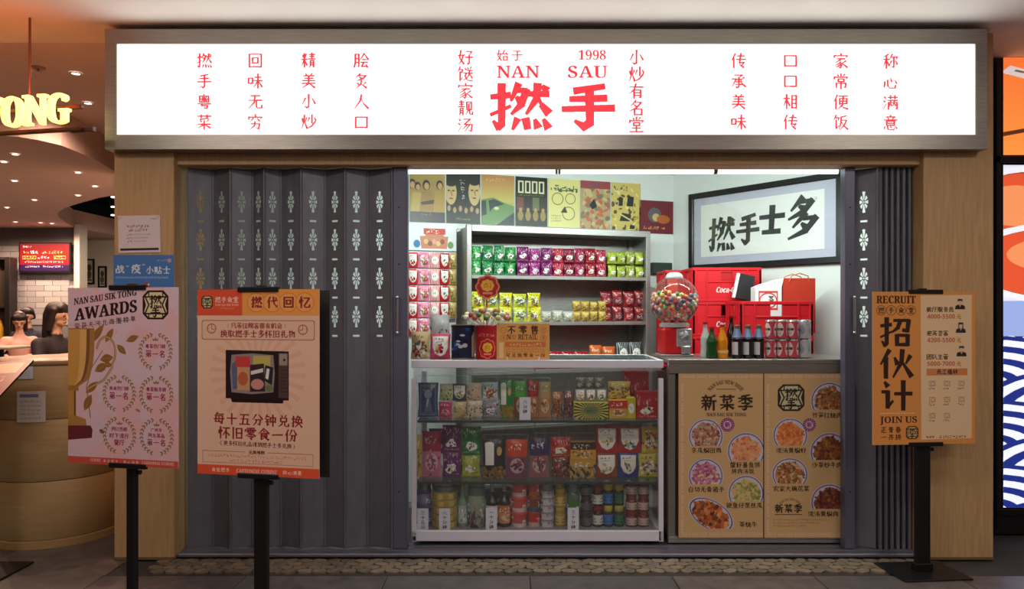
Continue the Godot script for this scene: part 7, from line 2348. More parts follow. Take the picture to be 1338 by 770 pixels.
	var tin := func(px: float, px_w: float, n: int, each_px: float, m: Material, lidm: Material, called: String, label: String, group: String, dd: float, y0: float) -> void:
		var r := px_w * dd / F / 2.0
		var h := each_px * dd / F
		var first: Node3D = null
		for i in n:
			var p := Vector3(X(px, dd), y0 + i * (h + 0.001), D - dd)
			var lab: String = label + (", lowest of the stack" if i == 0 and n > 1 else (", topmost of the stack" if i == n - 1 and n > 1 else (", inside the stack" if n > 1 else "")))
			if first == null:
				first = jar(p, [], [["body", m, [Vector2(0, 0), Vector2(r * 0.98, 0), Vector2(r, 0.003), Vector2(r, h * 0.8)]], ["lid", lidm, [Vector2(r, h * 0.8), Vector2(r * 1.03, h * 0.81), Vector2(r * 1.03, h * 0.96), Vector2(r * 0.94, h), Vector2(0, h)]]], called, lab, "tin", group)
			else:
				copy_of(first, p, rng.randf_range(-0.2, 0.2), lab)
	var wrap := func(style: int, a: Color, b: Color, seed_: int) -> Material:
		return foil(style, a, b, seed_, 160, 56)
	var grey := mat(rgb8(130, 140, 142), 0.3, 0.8)
	tin.call(554, 19, 2, 24.0, wrap.call(5, rgb8(96, 96, 140), rgb8(130, 130, 170), 160), mat(rgb8(70, 70, 130), 0.4), "food_tin", "blue grey food tin in the glass case", "blue tins in the case", dj, f3)
	tin.call(554, 18, 1, 12.0, grey, grey, "food_tin", "bare grey tin on top of the blue tins", "", dj, f3 + 0.24)
	tin.call(581, 34, 5, 9.2, wrap.call(7, rgb8(206, 186, 96), rgb8(180, 150, 70), 161), mat(rgb8(190, 176, 110), 0.35, 0.5), "food_tin", "flat yellow food tin in the glass case", "flat yellow tins in the case", dj, f3)
	tin.call(581, 33, 2, 6.3, grey, grey, "food_tin", "flat grey tin over the yellow tins", "flat grey tins in the case", dj + 0.01, f3 + 0.235)
	wine(604.5, 13, 60, rgb8(120, 150, 132), rgb8(160, 180, 190), "slim pale green bottle with a blue grey label in the glass case", dj, f3)
	tin.call(622, 23, 1, 51.0, wrap.call(1, rgb8(150, 160, 140), rgb8(96, 70, 74), 162), mat(rgb8(90, 110, 100), 0.4), "tea_tin", "tall tin with a landscape print in the glass case", "", dj, f3)
	tin.call(622, 22, 1, 10.0, grey, grey, "food_tin", "flat grey tin on the tall landscape tin", "", dj + 0.01, f3 + 0.255)
	wine(643, 16, 60, rgb8(16, 40, 24), rgb8(206, 206, 200), "dark green wine bottle behind a price card in the glass case", dj, f3)
	wine(659, 16, 61, rgb8(50, 34, 28), rgb8(196, 110, 50), "brown bottle with an orange label in the glass case", dj, f3)
	for i in 3:
		cup(678.5, 22, f3 + i * 0.0985, wrap.call(5, rgb8(206, 190, 186), rgb8(190, 70, 60), 163), rgb8(190, 60, 50), "red and white instant food cup in the glass case" + [", lowest of three", ", middle of three", ", topmost of three"][i], dj)
	var seconds := [rgb8(190, 160, 150), rgb8(60, 90, 110), rgb8(180, 110, 50)]
	for i in 3:
		cup(698, 17, f3 + i * 0.0985, wrap.call(5, seconds[i], [rgb8(190, 40, 40), rgb8(120, 60, 40), rgb8(190, 60, 40)][i], 164 + i), rgb8(150, 50, 40), ["pale instant food cup with a red band, lowest beside the white tins", "blue grey instant food cup between two others beside the white tins", "orange instant food cup, topmost beside the white tins"][i], dj)
	tin.call(715, 18, 5, 9.3, wrap.call(0, rgb8(196, 190, 200), rgb8(60, 50, 60), 167), mat(rgb8(176, 170, 180), 0.3, 0.6), "fish_tin", "white food tin with dark print in the glass case", "white tins in the case", dj, f3)
	tin.call(715, 17, 1, 8.0, grey, grey, "food_tin", "flat grey tin on the white tins", "", dj, f3 + 0.237)
	for i in 2:
		sauce(732, 14, 24.5, f3 + i * 0.1225, rgb8(176, 130, 40), rgb8(196, 176, 90), rgb8(176, 160, 40), "yellow sauce jar in the glass case" + [", lower of two", ", upper of two"][i], dj)
	sauce(731, 12, 10, f3 + 0.2455, rgb8(170, 140, 40), rgb8(170, 150, 40), rgb8(180, 170, 50), "small jar with a yellow cap on the yellow sauce jars", dj)
	tin.call(749, 17, 1, 44.0, wrap.call(5, rgb8(90, 130, 60), rgb8(70, 120, 60), 168), mat(rgb8(120, 140, 130), 0.3, 0.5), "tea_tin", "green tin behind a price card in the glass case", "", dj, f3)
	tin.call(749, 15, 1, 12.0, grey, grey, "food_tin", "small grey tin on the green tin", "", dj, f3 + 0.222)
	for i in 3:
		sauce(766, 15, 19.5, f3 + i * 0.0975, rgb8(40, 30, 34), rgb8(96, 90, 92), rgb8(60, 40, 44), "dark jar with a grey label in the glass case" + [", lowest of three", ", middle of three", ", topmost of three"][i], dj)
	for i in 2:
		sauce(781, 14, 26, f3 + i * 0.132, rgb8(40, 30, 30), rgb8(206, 206, 200), rgb8(130, 30, 34), "black and white sauce jar with a red cap" + [", lower of two", ", upper of two"][i], dj)
		sauce(794.5, 13.5, 27, f3 + i * 0.137, rgb8(60, 40, 30), rgb8(60, 110, 190), rgb8(190, 180, 60), "sauce jar with a blue label and yellow cap" + [", lower of two", ", upper of two"][i], dj)
		sauce(808.5, 13.5, 27, f3 + i * 0.137, rgb8(60, 40, 30), rgb8(40, 110, 70), rgb8(180, 170, 60), "sauce jar with a green label and yellow cap" + [", lower of two", ", upper of two"][i], dj)
	for i in 2:
		sauce(787 + i * 15, 13, 18, f3 + 0.0, rgb8(120, 100, 40), rgb8(150, 150, 60), rgb8(190, 186, 70), "jar with a pale yellow cap in the rear row behind the %s labels" % ["blue", "green"][i], dj + 0.12, 0.27)
	for c in 2:
		for i in 3:
			sauce(825 + c * 15.5, 15, 20, f3 + i * 0.0995, rgb8(110, 36, 40), rgb8(196, 170, 160), rgb8(130, 40, 46), "red jar with a pale label, %s" % ["next to the green labelled jars", "next to the case frame"][c] + [", lowest of its stack", ", middle of its stack", ", topmost of its stack"][i], dj)
	price_card(552.5, 667, 696, f3, "三十五分钟".substr(0, 4), "white price card before the blue tins")
	price_card(581, 667, 696, f3, "六十分钟", "white price card before the flat yellow tins")
	price_card(642, 667, 697, f3, "一百分钟".replace("百", "十"), "white price card before the dark green wine bottle")
	price_card(749, 667, 697, f3, "三十分钟", "white price card before the green tin")

func wire_frame(px0: float, px1: float, py: float, floor_y: float, label: String) -> void:
	var dist := 4.84
	var x0 := X(px0, dist)
	var x1 := X(px1, dist)
	var y1 := Y(py, dist)
	var t := thing("wire_frame", label, "wire frame", Vector3((x0 + x1) / 2, floor_y, D - dist), 0.0, "wire frames in the display case")
	var w := (x1 - x0) / 2
	var h := y1 - floor_y
	var st := nst()
	tube(st, [Vector3(-w, 0.002, 0), Vector3(-w, h, 0), Vector3(w, h, 0), Vector3(w, 0.002, 0)], 0.0022, 6)
	part(st, "hoop", mat(rgb8(196, 200, 200), 0.3, 0.6), t)
	st = nst()
	for s in [-1, 1]:
		tube(st, [Vector3(s * w, 0.002, -0.05), Vector3(s * w, 0.002, 0.05)], 0.0022, 6)
	part(st, "foot_wire", mat(rgb8(196, 200, 200), 0.3, 0.6), t)

func wine(px: float, px_w: float, px_h: float, c: Color, label_c: Color, label: String, dist: float, y: float) -> void:
	var r := px_w * dist / F / 2.0
	var h := px_h * dist / F
	var t := jar(Vector3(X(px, dist), y, D - dist), [], [["body", mat(c, 0.1), [Vector2(0, 0), Vector2(r * 0.95, 0), Vector2(r, 0.005), Vector2(r, h * 0.5), Vector2(r * 0.88, h * 0.56), Vector2(r * 0.46, h * 0.65), Vector2(r * 0.36, h * 0.7), Vector2(r * 0.34, h * 0.8)]], ["foil_neck", mat(rgb8(150, 150, 140), 0.35, 0.4), [Vector2(r * 0.37, h * 0.74), Vector2(r * 0.35, h * 0.96), Vector2(r * 0.4, h * 0.965), Vector2(r * 0.4, h), Vector2(0, h)]], ["label", foil(5, label_c.lerp(Color.WHITE, 0.2), label_c, int(px), 160, 56), [Vector2(r * 1.01, h * 0.08), Vector2(r * 1.01, h * 0.46)]]], "liquor_bottle", label, "bottle")
	t.rotation.y = -PI * 0.5

func cup(px: float, px_w: float, y: float, m: Material, lidc: Color, label: String, dist: float) -> void:
	var r := px_w * dist / F / 2.0
	jar(Vector3(X(px, dist), y, D - dist), [], [["body", m, [Vector2(0, 0), Vector2(r * 0.86, 0), Vector2(r * 0.98, 0.082)]], ["lid", mat(lidc, 0.4), [Vector2(r * 0.98, 0.082), Vector2(r * 1.04, 0.083), Vector2(r * 1.04, 0.092), Vector2(r * 0.98, 0.0975), Vector2(0, 0.0975)]]], "instant_cup", label, "food cup", "instant food cups in the case")

func sauce(px: float, px_w: float, px_h: float, y: float, c: Color, label_c: Color, cap_c: Color, label: String, dist: float, tall := 0.0) -> void:
	var r := px_w * dist / F / 2.0
	var h := px_h * dist / F if tall == 0.0 else tall
	jar(Vector3(X(px, dist), y, D - dist), [], [["body", mat(c, 0.12), [Vector2(0, 0), Vector2(r * 0.95, 0), Vector2(r, 0.004), Vector2(r, h * 0.66), Vector2(r * 0.82, h * 0.74)]], ["label", foil(9, label_c, label_c.lerp(Color.BLACK, 0.65), 7, 120, 40), [Vector2(r * 1.012, h * 0.12), Vector2(r * 1.012, h * 0.58)]], ["cap", mat(cap_c, 0.35, 0.2), [Vector2(r * 0.86, h * 0.73), Vector2(r * 0.9, h * 0.74), Vector2(r * 0.9, h * 0.97), Vector2(r * 0.84, h), Vector2(0, h)]]], "sauce_jar", label, "jar", "sauce jars in the case")

# ---------------------------------------------------------------- poster stands before the shop
func poster_stand(label: String, px: float, py: float, dist: float, w: float, h: float, turn: float, pic: Texture2D, pole_px: float, pole_w: float, rear_board: bool) -> void:
	var c := P(px, py, dist)
	var t := thing("poster_stand", label, "poster stand", Vector3(c.x, 0, c.z), turn)
	var px_off := (X(pole_px, dist) - c.x) / cos(turn)
	var st := nst()
	put(board_mesh(w, h, 0.004, tmat(pic, 0.4), mat(rgb8(210, 190, 180), 0.6)), "poster", null, t, Vector3(0, c.y, 0.03))
	st = nst()
	box(st, Vector3(px_off, (c.y + h * 0.3) / 2, 0.0), Vector3(pole_w, c.y + h * 0.3, 0.03), 0.004)
	part(st, "pole", black_steel, t)
	for s in [-1, 1]:
		st = nst()
		box(st, Vector3(px_off, c.y + s * (h / 2), 0.028), Vector3(0.205, 0.024, 0.022), 0.003)
		box(st, Vector3(px_off, c.y + s * (h / 2 - 0.05), 0.0), Vector3(0.05, 0.14, 0.02), 0.003)
		part(st, "clip_bar", black_steel, t)
	st = nst()
	tube(st, [Vector3(px_off + pole_w / 2, c.y - h / 2 - 0.035, 0.0), Vector3(px_off + pole_w / 2 + 0.022, c.y - h / 2 - 0.035, 0.0)], 0.011, 10)
	part(st, "knob", black_steel, t)
	st = nst()
	box(st, Vector3(px_off, 0.005, 0.0), Vector3(0.4, 0.01, 0.3), 0.003)
	part(st, "base_plate", black_steel, t)
	st = nst()
	box(st, Vector3(px_off, 0.03, 0.0), Vector3(pole_w + 0.02, 0.05, 0.05), 0.004)
	part(st, "socket", black_steel, t)
	if rear_board:
		put(board_mesh(w, h, 0.004, mat(rgb8(120, 40, 44), 0.5), mat(rgb8(30, 28, 28), 0.6)), "rear_poster", null, t, Vector3(0.022, c.y - 0.005, -0.03)).rotation.y = PI

func build_stands() -> void:
	poster_stand("pink awards poster with a golden cup on a black floor stand", 166, 491.5, 3.52, 0.612, 0.846, deg_to_rad(-13), awards_picture(), 174, 0.048, false)
	poster_stand("peach poster with an old television on a black floor stand", 341, 499.5, 3.42, 0.613, 0.862, deg_to_rad(-11), memories_picture(), 342, 0.066, true)
	poster_stand("orange recruitment poster on a black floor stand beside the folded shutter", 1203, 480.5, 4.2, 0.615, 0.866, deg_to_rad(5), recruit_picture(), 1205, 0.085, false)

# ---------------------------------------------------------------- the next shop's light box
func build_neighbours() -> void:
	var d := 4.9
	var x0 := X(1299, d)
	var t := thing("advert_light_box", "tall black light box with an orange picture above white and blue waves", "light box", Vector3(x0 + 0.72, 0, D - d))
	var w := 1.44
	var st := nst()
	box(st, Vector3(0, 1.59, -0.1), Vector3(w, 3.18, 0.2), 0.004)
	part(st, "casing", mat(rgb8(22, 20, 24), 0.4), t)
	var a := board_mesh(w - 0.08, Y(60, d) - Y(203, d), 0.01, glow_tex(orange_box_picture(), 0.85), black_steel)
	put(a, "upper_picture", null, t, Vector3(0.015, (Y(60, d) + Y(203, d)) / 2, 0.004))
	var b := board_mesh(w - 0.08, Y(216, d) - Y(663, d), 0.01, glow_tex(wave_box_picture(), 0.9), black_steel)
	put(b, "lower_picture", null, t, Vector3(0.015, (Y(216, d) + Y(663, d)) / 2, 0.004))
	for y in [Y(209, d), Y(669, d), Y(54, d)]:
		st = nst()
		box(st, Vector3(0, y, 0.012), Vector3(w, 0.045, 0.02), 0.003)
		part(st, "frame_bar", black_steel, t)
	st = nst()
	box(st, Vector3(-w / 2 + 0.014, 1.6, 0.012), Vector3(0.028, 3.1, 0.02), 0.003)
	part(st, "frame_bar", black_steel, t)
	area("advert_upper_light", Vector3(x0 + 0.72, 2.85, D - d + 0.03), Vector3(0, 0, 1), Vector2(1.3, 0.7), 0.12, Color(1.0, 0.6, 0.3))
	area("advert_lower_light", Vector3(x0 + 0.72, 1.3, D - d + 0.03), Vector3(0, 0, 1), Vector2(1.3, 2.2), 0.2, Color(0.8, 0.86, 1.0))
	# the wall piece between pillar and light box
	slab("wall_neighbour", mat(rgb8(40, 36, 38), 0.7), Vector3(5.9, 1.59, -0.62), Vector3(3.0, 3.18, 0.12))
	slab("wall_return", mat(rgb8(60, 54, 54), 0.7), Vector3(2.95, 1.59, -0.62), Vector3(0.13, 3.18, 0.62))

# ---------------------------------------------------------------- the restaurant beyond the pillar
func build_restaurant() -> void:
	var wd := 13.0
	var tile := mat(rgb8(150, 148, 150), 0.5)
	# rear wall of small pale tiles, in courses, up to the corner
	var wall := slab("wall_restaurant", mat(rgb8(120, 118, 120), 0.8), Vector3(-11.3, 1.5, D - wd - 0.1), Vector3(7.3, 3.0, 0.18))
	var st := nst()
	box(st, Vector3.ZERO, Vector3(0.29, 0.095, 0.012), 0.002)
	var tm := st.commit()
	var tones := [mat(rgb8(168, 166, 168), 0.45), mat(rgb8(158, 157, 160), 0.45), mat(rgb8(176, 174, 174), 0.45)]
	for j in 14:
		for i in 6:
			var o := put(tm, "wall_tile", tones[(i * 5 + j * 3) % 3], wall)
			o.position = Vector3(-7.83 - i * 0.3 - (0.15 if j % 2 else 0.0), 1.28 + j * 0.1, D - wd - 0.004) - wall.position
	slab("wall_pale", mat(rgb8(224, 218, 206), 0.8), Vector3(-6.6, 1.5, -10.6), Vector3(5.0, 3.0, 0.14))
	slab("wall_inner", mat(rgb8(190, 176, 160), 0.8), Vector3(-4.1, 1.5, -7.0), Vector3(0.14, 3.0, 7.2))
	var post := nst()
	box(post, Vector3(-7.62, 1.5, D - wd + 0.02), Vector3(0.1, 3.0, 0.24), 0.004)
	structure(post, "trim_3", mat(rgb8(206, 200, 190), 0.6), "pale corner post beside the screen")
	slab("trim_4", mat(rgb8(120, 100, 70), 0.7), Vector3(-6.3, Y(311, 14.4), -10.45), Vector3(2.7, 0.2, 0.12))
	# framed pictures on the pale wall
	for q in [[117, 355, 11, 31, "tall black framed picture on the pale wall beside the screen"], [134, 362, 9, 26, "smaller black framed picture on the pale wall behind the pillar"]]:
		var dd := 14.915
		var t := thing("framed_picture", q[4], "framed picture", P(q[0], q[1], dd) + Vector3(0, 0, 0.0))
		var cv := canvas(40, 90, rgb8(196, 190, 170), 1)
		cv.ell(20, 30, 12, 14, rgb8(70, 70, 66))
		cv.ell(18, 58, 14, 16, rgb8(96, 92, 84))
		cv.rect(6, 76, 28, 5, rgb8(60, 60, 58))
		var w: float = q[2] * dd / F
		var h: float = q[3] * dd / F
		put(board_mesh(w - 0.02, h - 0.02, 0.02, amat(cv.pic(), 0.5), black_steel), "print", null, t)
		st = nst()
		for s in [-1, 1]:
			box(st, Vector3(s * w / 2, 0, 0.004), Vector3(0.03, h, 0.03))
			box(st, Vector3(0, s * h / 2, 0.004), Vector3(w + 0.03, 0.03, 0.03))
		part(st, "frame", black_steel, t)
	# the screen
	var tv := thing("wall_screen", "wall screen with a red picture and lines of yellow print", "screen", P(59.5, 336.5, 12.9))
	put(board_mesh(67 * 12.9 / F, 39 * 12.9 / F, 0.05, black_steel, black_steel), "casing", null, tv)
	put(board_mesh(64 * 12.9 / F, 35.5 * 12.9 / F, 0.004, glow_tex(screen_picture(), 0.75), black_steel), "display", null, tv, Vector3(0, 0, 0.027))
	area("wall_screen_light", tv.position + Vector3(0, 0, 0.05), Vector3(0, 0, 1), Vector2(0.84, 0.46), 0.05, Color(1.0, 0.4, 0.35))
	# dark doorway with something yellow in it
	var dw := thing("dark_cabinet", "dark open cabinet with yellow bottles beside the tiled wall", "cabinet", Vector3(X(3, 12.7), 0, D - 12.7))
	st = nst()
	box(st, Vector3(-0.25, 1.2, -0.06), Vector3(0.7, 2.4, 0.04))
	part(st, "rear_board", mat(rgb8(70, 58, 50), 0.7), dw)
	for x in [-0.6, 0.15]:
		st = nst()
		box(st, Vector3(x, 1.2, 0.0), Vector3(0.09, 2.4, 0.2), 0.004)
		part(st, "side", mat(rgb8(24, 20, 20), 0.6), dw)
	for y in [0.9, 1.55, 2.38]:
		st = nst()
		box(st, Vector3(-0.22, y, 0.0), Vector3(0.68, 0.04, 0.18), 0.003)
		part(st, "board", mat(rgb8(40, 32, 28), 0.6), dw)
	for i in 4:
		var col: Color = [rgb8(206, 150, 30), rgb8(190, 130, 30), rgb8(70, 110, 60), rgb8(206, 160, 40)][i]
		jar(dw.position + Vector3(-0.42 + i * 0.13, 0.921 + (0.65 if i == 2 else 0.0), 0.0), [], [["body", mat(col, 0.3), [Vector2(0, 0), Vector2(0.05, 0), Vector2(0.05, 0.28), Vector2(0.02, 0.36), Vector2(0.02, 0.42), Vector2(0, 0.42)]], ["cap", mat(rgb8(150, 40, 30), 0.4), [Vector2(0.021, 0.4), Vector2(0.024, 0.405), Vector2(0.022, 0.44), Vector2(0, 0.44)]]], "juice_bottle", "yellow or green bottle standing in the dark cabinet", "bottle", "bottles in the dark cabinet")
	# round-ended counter of pale boards
	var cd := 4.98
	var cc := Vector3(X(78, cd), 0, D - cd)
	var ct := thing("round_counter", "round-ended pale wooden counter with papers taped on it beside the pillar", "counter", cc)
	var band := tri(tmat(noise_tex(rgb8(168, 138, 92), rgb8(188, 158, 110), 0.05, 17, 256, Vector2(0.3, 3.0)), 0.55), Vector3(1.1, 1.1, 1.1))
	var ys := [0.05, 0.42, 0.81, 1.15]
	for i in 3:
		st = nst()
		lathe(st, [Vector2(0.392, ys[i] + 0.002), Vector2(0.395, ys[i] + 0.006), Vector2(0.395, ys[i + 1] - 0.006), Vector2(0.392, ys[i + 1] - 0.002)], 48)
		part(st, "curved_board", band, ct)
	st = nst()
	lathe(st, [Vector2(0, 0.0), Vector2(0.378, 0.0), Vector2(0.385, 0.05), Vector2(0.385, 1.15), Vector2(0, 1.15)], 48)
	part(st, "core", mat(rgb8(120, 96, 60), 0.7), ct)
	st = nst()
	lathe(st, [Vector2(0.38, 0.0), Vector2(0.4, 0.0), Vector2(0.4, 0.045), Vector2(0.39, 0.05)], 48)
	part(st, "plinth", mat(rgb8(170, 136, 88), 0.6), ct)
	st = nst()
	lathe(st, [Vector2(0, 1.15), Vector2(0.4, 1.15), Vector2(0.405, 1.155), Vector2(0.405, 1.175), Vector2(0.4, 1.18), Vector2(0, 1.18)], 48)
	part(st, "top", mat(rgb8(150, 120, 82), 0.4), ct)
	# its straight run towards the rear
	st = nst()
	box(st, Vector3(-0.1, 0.585, -1.15), Vector3(0.55, 1.16, 1.5), 0.004)
	part(st, "straight_body", band, ct)
	# papers taped to the round front
	for q in [[30, 478, 26, 16, rgb8(206, 210, 216), "small white paper with a blue heading taped on the round counter"], [36, 510, 34, 40, rgb8(214, 208, 200), "large white paper taped on the round counter, under the small one"]]:
		var r := 0.402
		var ang := asin(clampf((X(q[0] + q[2] / 2.0, cd - 0.3) - cc.x) / r, -0.95, 0.95))
		var w: float = q[2] * 4.7 / F
		var h: float = q[3] * 4.7 / F
		var yc := Y(q[1] + q[3] / 2.0, cd - 0.33)
		var pt := thing("taped_paper", q[5], "paper", cc)
		var pc := canvas(60, 60, q[4], 2)
		pc.rect(6, 6, 40, 6, rgb8(110, 120, 160))
		for i in 5:
			squiggles(pc, 6, 18 + i * 8, 46, 4, rgb8(120, 116, 120), 10 + i, 5)
		st = nst()
		for i in 8:
			var a0 := ang - w / r / 2 + w / r * i / 8.0
			var a1 := ang - w / r / 2 + w / r * (i + 1) / 8.0
			quad(st, Vector3(sin(a0) * r, yc - h / 2, cos(a0) * r), Vector3(sin(a1) * r, yc - h / 2, cos(a1) * r), Vector3(sin(a1) * r, yc + h / 2, cos(a1) * r), Vector3(sin(a0) * r, yc + h / 2, cos(a0) * r), Vector3(sin(ang), 0, cos(ang)), Vector2(i / 8.0, 1), Vector2((i + 1) / 8.0, 0))
		part(st, "sheet", amat(pc.pic(), 0.7), pt)
	# menu stand at the edge of the picture, leaning panel and floor plate
	var ms := thing("menu_stand", "dark menu stand with a slanting red board before the round counter", "menu stand", Vector3(X(-16, 4.2), 0, D - 4.2))
	st = nst()
	box(st, Vector3(0, 0.006, 0), Vector3(0.34, 0.012, 0.3), 0.003)
	part(st, "base_plate", black_steel, ms)
	st = nst()
	box(st, Vector3(-0.06, 0.53, 0), Vector3(0.05, 1.04, 0.03), 0.004)
	part(st, "pole", black_steel, ms)
	var mp := canvas(64, 90, rgb8(150, 60, 44), 1)
	mp.rect(6, 6, 52, 24, rgb8(206, 170, 120))
	for i in 6:
		squiggles(mp, 8, 36 + i * 8, 46, 5, rgb8(230, 206, 170), i)
	var mb := put(board_mesh(0.34, 0.44, 0.012, amat(mp.pic(), 0.4), black_steel), "slanting_board", null, ms, Vector3(-0.02, 1.09, 0.0))
	mb.rotation = Vector3(-1.12, 0, 0.12)
	# lit letters hung from the ceiling
	var sd := 4.2
	var hs := thing("hanging_sign", "glowing yellow letters on a dark bar hung from the ceiling", "sign", P(64, 147, sd), deg_to_rad(-12))
	var word := "NAN SAU SIK TONG"
	var lx := 0.176
	var wide := 0.118
	for i in range(word.length() - 1, -1, -1):
		var chr := word[i]
		if chr == " ":
			lx -= 0.09
			continue
		var tmx := TextMesh.new()
		tmx.font = serif()
		tmx.text = chr
		tmx.font_size = 64
		tmx.pixel_size = 0.0037
		tmx.depth = 0.03
		tmx.curve_step = 2.0
		var lw := tmx.get_aabb().size.x
		var k := 0.88
		var lo := put(tmx, "letter", glow(Color(1.0, 0.88, 0.42), 2.0), hs, Vector3(lx - lw * k / 2, 0.0, 0.045))
		lo.scale = Vector3(k, 1.0, 1.0)
		lx -= lw * k + 0.004
		if lx < -0.9: break
	for y in [-0.105, 0.02]:
		st = nst()
		box(st, Vector3(-0.4, y, 0.0), Vector3(1.25, 0.022, 0.03), 0.003)
		part(st, "bar", mat(rgb8(96, 44, 30), 0.4, 0.4), hs)
	st = nst()
	box(st, Vector3(0.21, -0.105, -0.02), Vector3(0.15, 0.03, 0.03), 0.003)
	part(st, "bracket", mat(rgb8(96, 60, 54), 0.5, 0.3), hs)
	for x in [-0.13, -0.85]:
		st = nst()
		tube(st, [Vector3(x, 0.0, 0.0), Vector3(x, 3.24 - hs.position.y, 0.0)], 0.007, 8)
		part(st, "rod", mat(rgb8(150, 96, 70), 0.4, 0.5), hs)
		st = nst()
		lathe(st, [Vector2(0, -0.012), Vector2(0.035, -0.01), Vector2(0.035, 0.0), Vector2(0, 0.0)], 16, Vector3(x, 3.24 - hs.position.y, 0))
		part(st, "ceiling_rose", mat(rgb8(110, 70, 56), 0.5, 0.4), hs)
	for x in [-2.75, -3.3]:
		var l := OmniLight3D.new()
		l.name = "hanging_sign_light"
		add_child(l, true)
		l.position = Vector3(x, 2.72, hs.position.z + 0.14 - (x + 2.75) * -0.1)
		l.light_color = Color(1.0, 0.42, 0.16)
		l.light_energy = 0.09
		l.light_size = 0.05
		l.omni_range = 20.0
		l.shadow_enabled = true
	# downlights
	var dn := nst()
	lathe(dn, [Vector2(0, 0.0), Vector2(0.03, 0.0)], 18)
	var face_m := dn.commit()
	dn = nst()
	lathe(dn, [Vector2(0.03, -0.001), Vector2(0.03, -0.004), Vector2(0.04, -0.003), Vector2(0.042, 0.002)], 18)
	var ring_m := dn.commit()
	var spots := [[99, 95], [115, 134], [116, 167], [20, 201], [5, 211], [19, 236], [102, 225], [124, 243], [102, 255], [45, 261], [9, 271], [20, 290], [53, 291], [68, 292], [-8, 291], [40, 120], [-60, 150], [-80, 230], [-40, 270]]
	for i in spots.size():
		var s: Array = spots[i]
		var dd: float = 1.45 * F / (HY - s[1])
		var p := P(s[0], s[1], dd)
		p.y = 2.944
		if s[1] < 170 and s[0] > -20:
			dd = 1.75 * F / (HY - s[1])
			p = P(s[0], s[1], dd)
			p.y = 3.244
		if i == 15: continue
		var t := thing("downlight", "small round downlight shining in the restaurant ceiling", "downlight", p, 0.0, "downlights of the restaurant ceiling")
		put(face_m, "lens", glow(Color(1.0, 0.93, 0.88), 5.0), t)
		put(ring_m, "ring", mat(rgb8(206, 190, 184), 0.4), t)
		var l := SpotLight3D.new()
		l.name = "downlight_beam"
		add_child(l, true)
		l.position = p + Vector3(0, -0.02, 0)
		l.rotation.x = -PI / 2
		l.spot_angle = 82.0
		l.spot_angle_attenuation = 0.8
		l.light_energy = 1.9
		l.light_color = Color(1.0, 0.82, 0.7)
		l.light_size = 0.03
		l.spot_range = 25.0
		l.shadow_enabled = true
	# a sprinkler head in the entrance ceiling
	var sp := thing("sprinkler", "small metal sprinkler head in the ceiling beside the hanging sign", "sprinkler", Vector3(X(50, 5.3), 3.249, D - 5.3))
	st = nst()
	lathe(st, [Vector2(0, -0.03), Vector2(0.02, -0.028), Vector2(0.006, -0.024), Vector2(0.006, -0.008)], 12)
	part(st, "head", mat(rgb8(150, 130, 120), 0.4, 0.6), sp)
	st = nst()
	lathe(st, [Vector2(0, -0.01), Vector2(0.045, -0.008), Vector2(0.05, 0.0), Vector2(0, 0.0)], 18)
	part(st, "cover_ring", mat(rgb8(150, 116, 106), 0.5), sp)
	# track lights in the dark void
	for i in 2:
		var t := thing("lighting_track", "pale metal lighting track in the dark ceiling void", "lighting track", Vector3(-6.9 + i * 0.9, 3.3, -6.6), 0.5, "lighting tracks in the ceiling void")
		st = nst()
		box(st, Vector3.ZERO, Vector3(0.05, 0.04, 4.2), 0.004)
		part(st, "rail", mat(rgb8(120, 116, 112), 0.5, 0.4), t)
		for k in 3:
			st = nst()
			tube(st, [Vector3(0, -0.02, -1.3 + k * 1.1), Vector3(0, -0.1, -1.3 + k * 1.1)], 0.008, 6)
			tube(st, [Vector3(0, -0.08, -1.3 + k * 1.1), Vector3(0.02, -0.24, -1.22 + k * 1.1)], 0.035, 12)
			part(st, "spot_head", mat(rgb8(30, 28, 28), 0.5), t)
			st = nst()
			blob(st, Vector3(0.021, -0.243, -1.216 + k * 1.1), Vector3(0.03, 0.012, 0.03), 10, 5)
			part(st, "spot_lamp", glow(Color(1.0, 0.95, 0.9), 4.0), t)
			var tl := SpotLight3D.new()
			tl.name = "track_beam"
			add_child(tl, true)
			tl.position = t.transform * Vector3(0.024, -0.27, -1.2 + k * 1.1)
			tl.rotation = Vector3(-0.9, 0.35, 0)
			tl.spot_angle = 60.0
			tl.light_energy = 2.2
			tl.light_color = Color(1.0, 0.9, 0.8)
			tl.light_size = 0.03
			tl.spot_range = 25.0
			tl.shadow_enabled = true
	# pale table and the people at it
	table(Vector3(X(2, 9.7), 0, D - 9.7), "pale topped high table before the person in pink")
	table(Vector3(X(98, 9.9), 0, D - 9.9), "pale topped high table behind the person in black")
	build_people()

func table(at: Vector3, label: String) -> void:
	var t := thing("dining_table", label, "table", at)
	var st := nst()
	box(st, Vector3(0, 1.005, 0), Vector3(0.6, 0.03, 0.6), 0.006)
	part(st, "table_top", mat(rgb8(150, 146, 132), 0.4), t)
	st = nst()
	lathe(st, [Vector2(0, 0), Vector2(0.22, 0), Vector2(0.22, 0.012), Vector2(0.035, 0.03), Vector2(0.03, 0.97), Vector2(0.1, 0.99)], 18)
	part(st, "pedestal", black_steel, t)

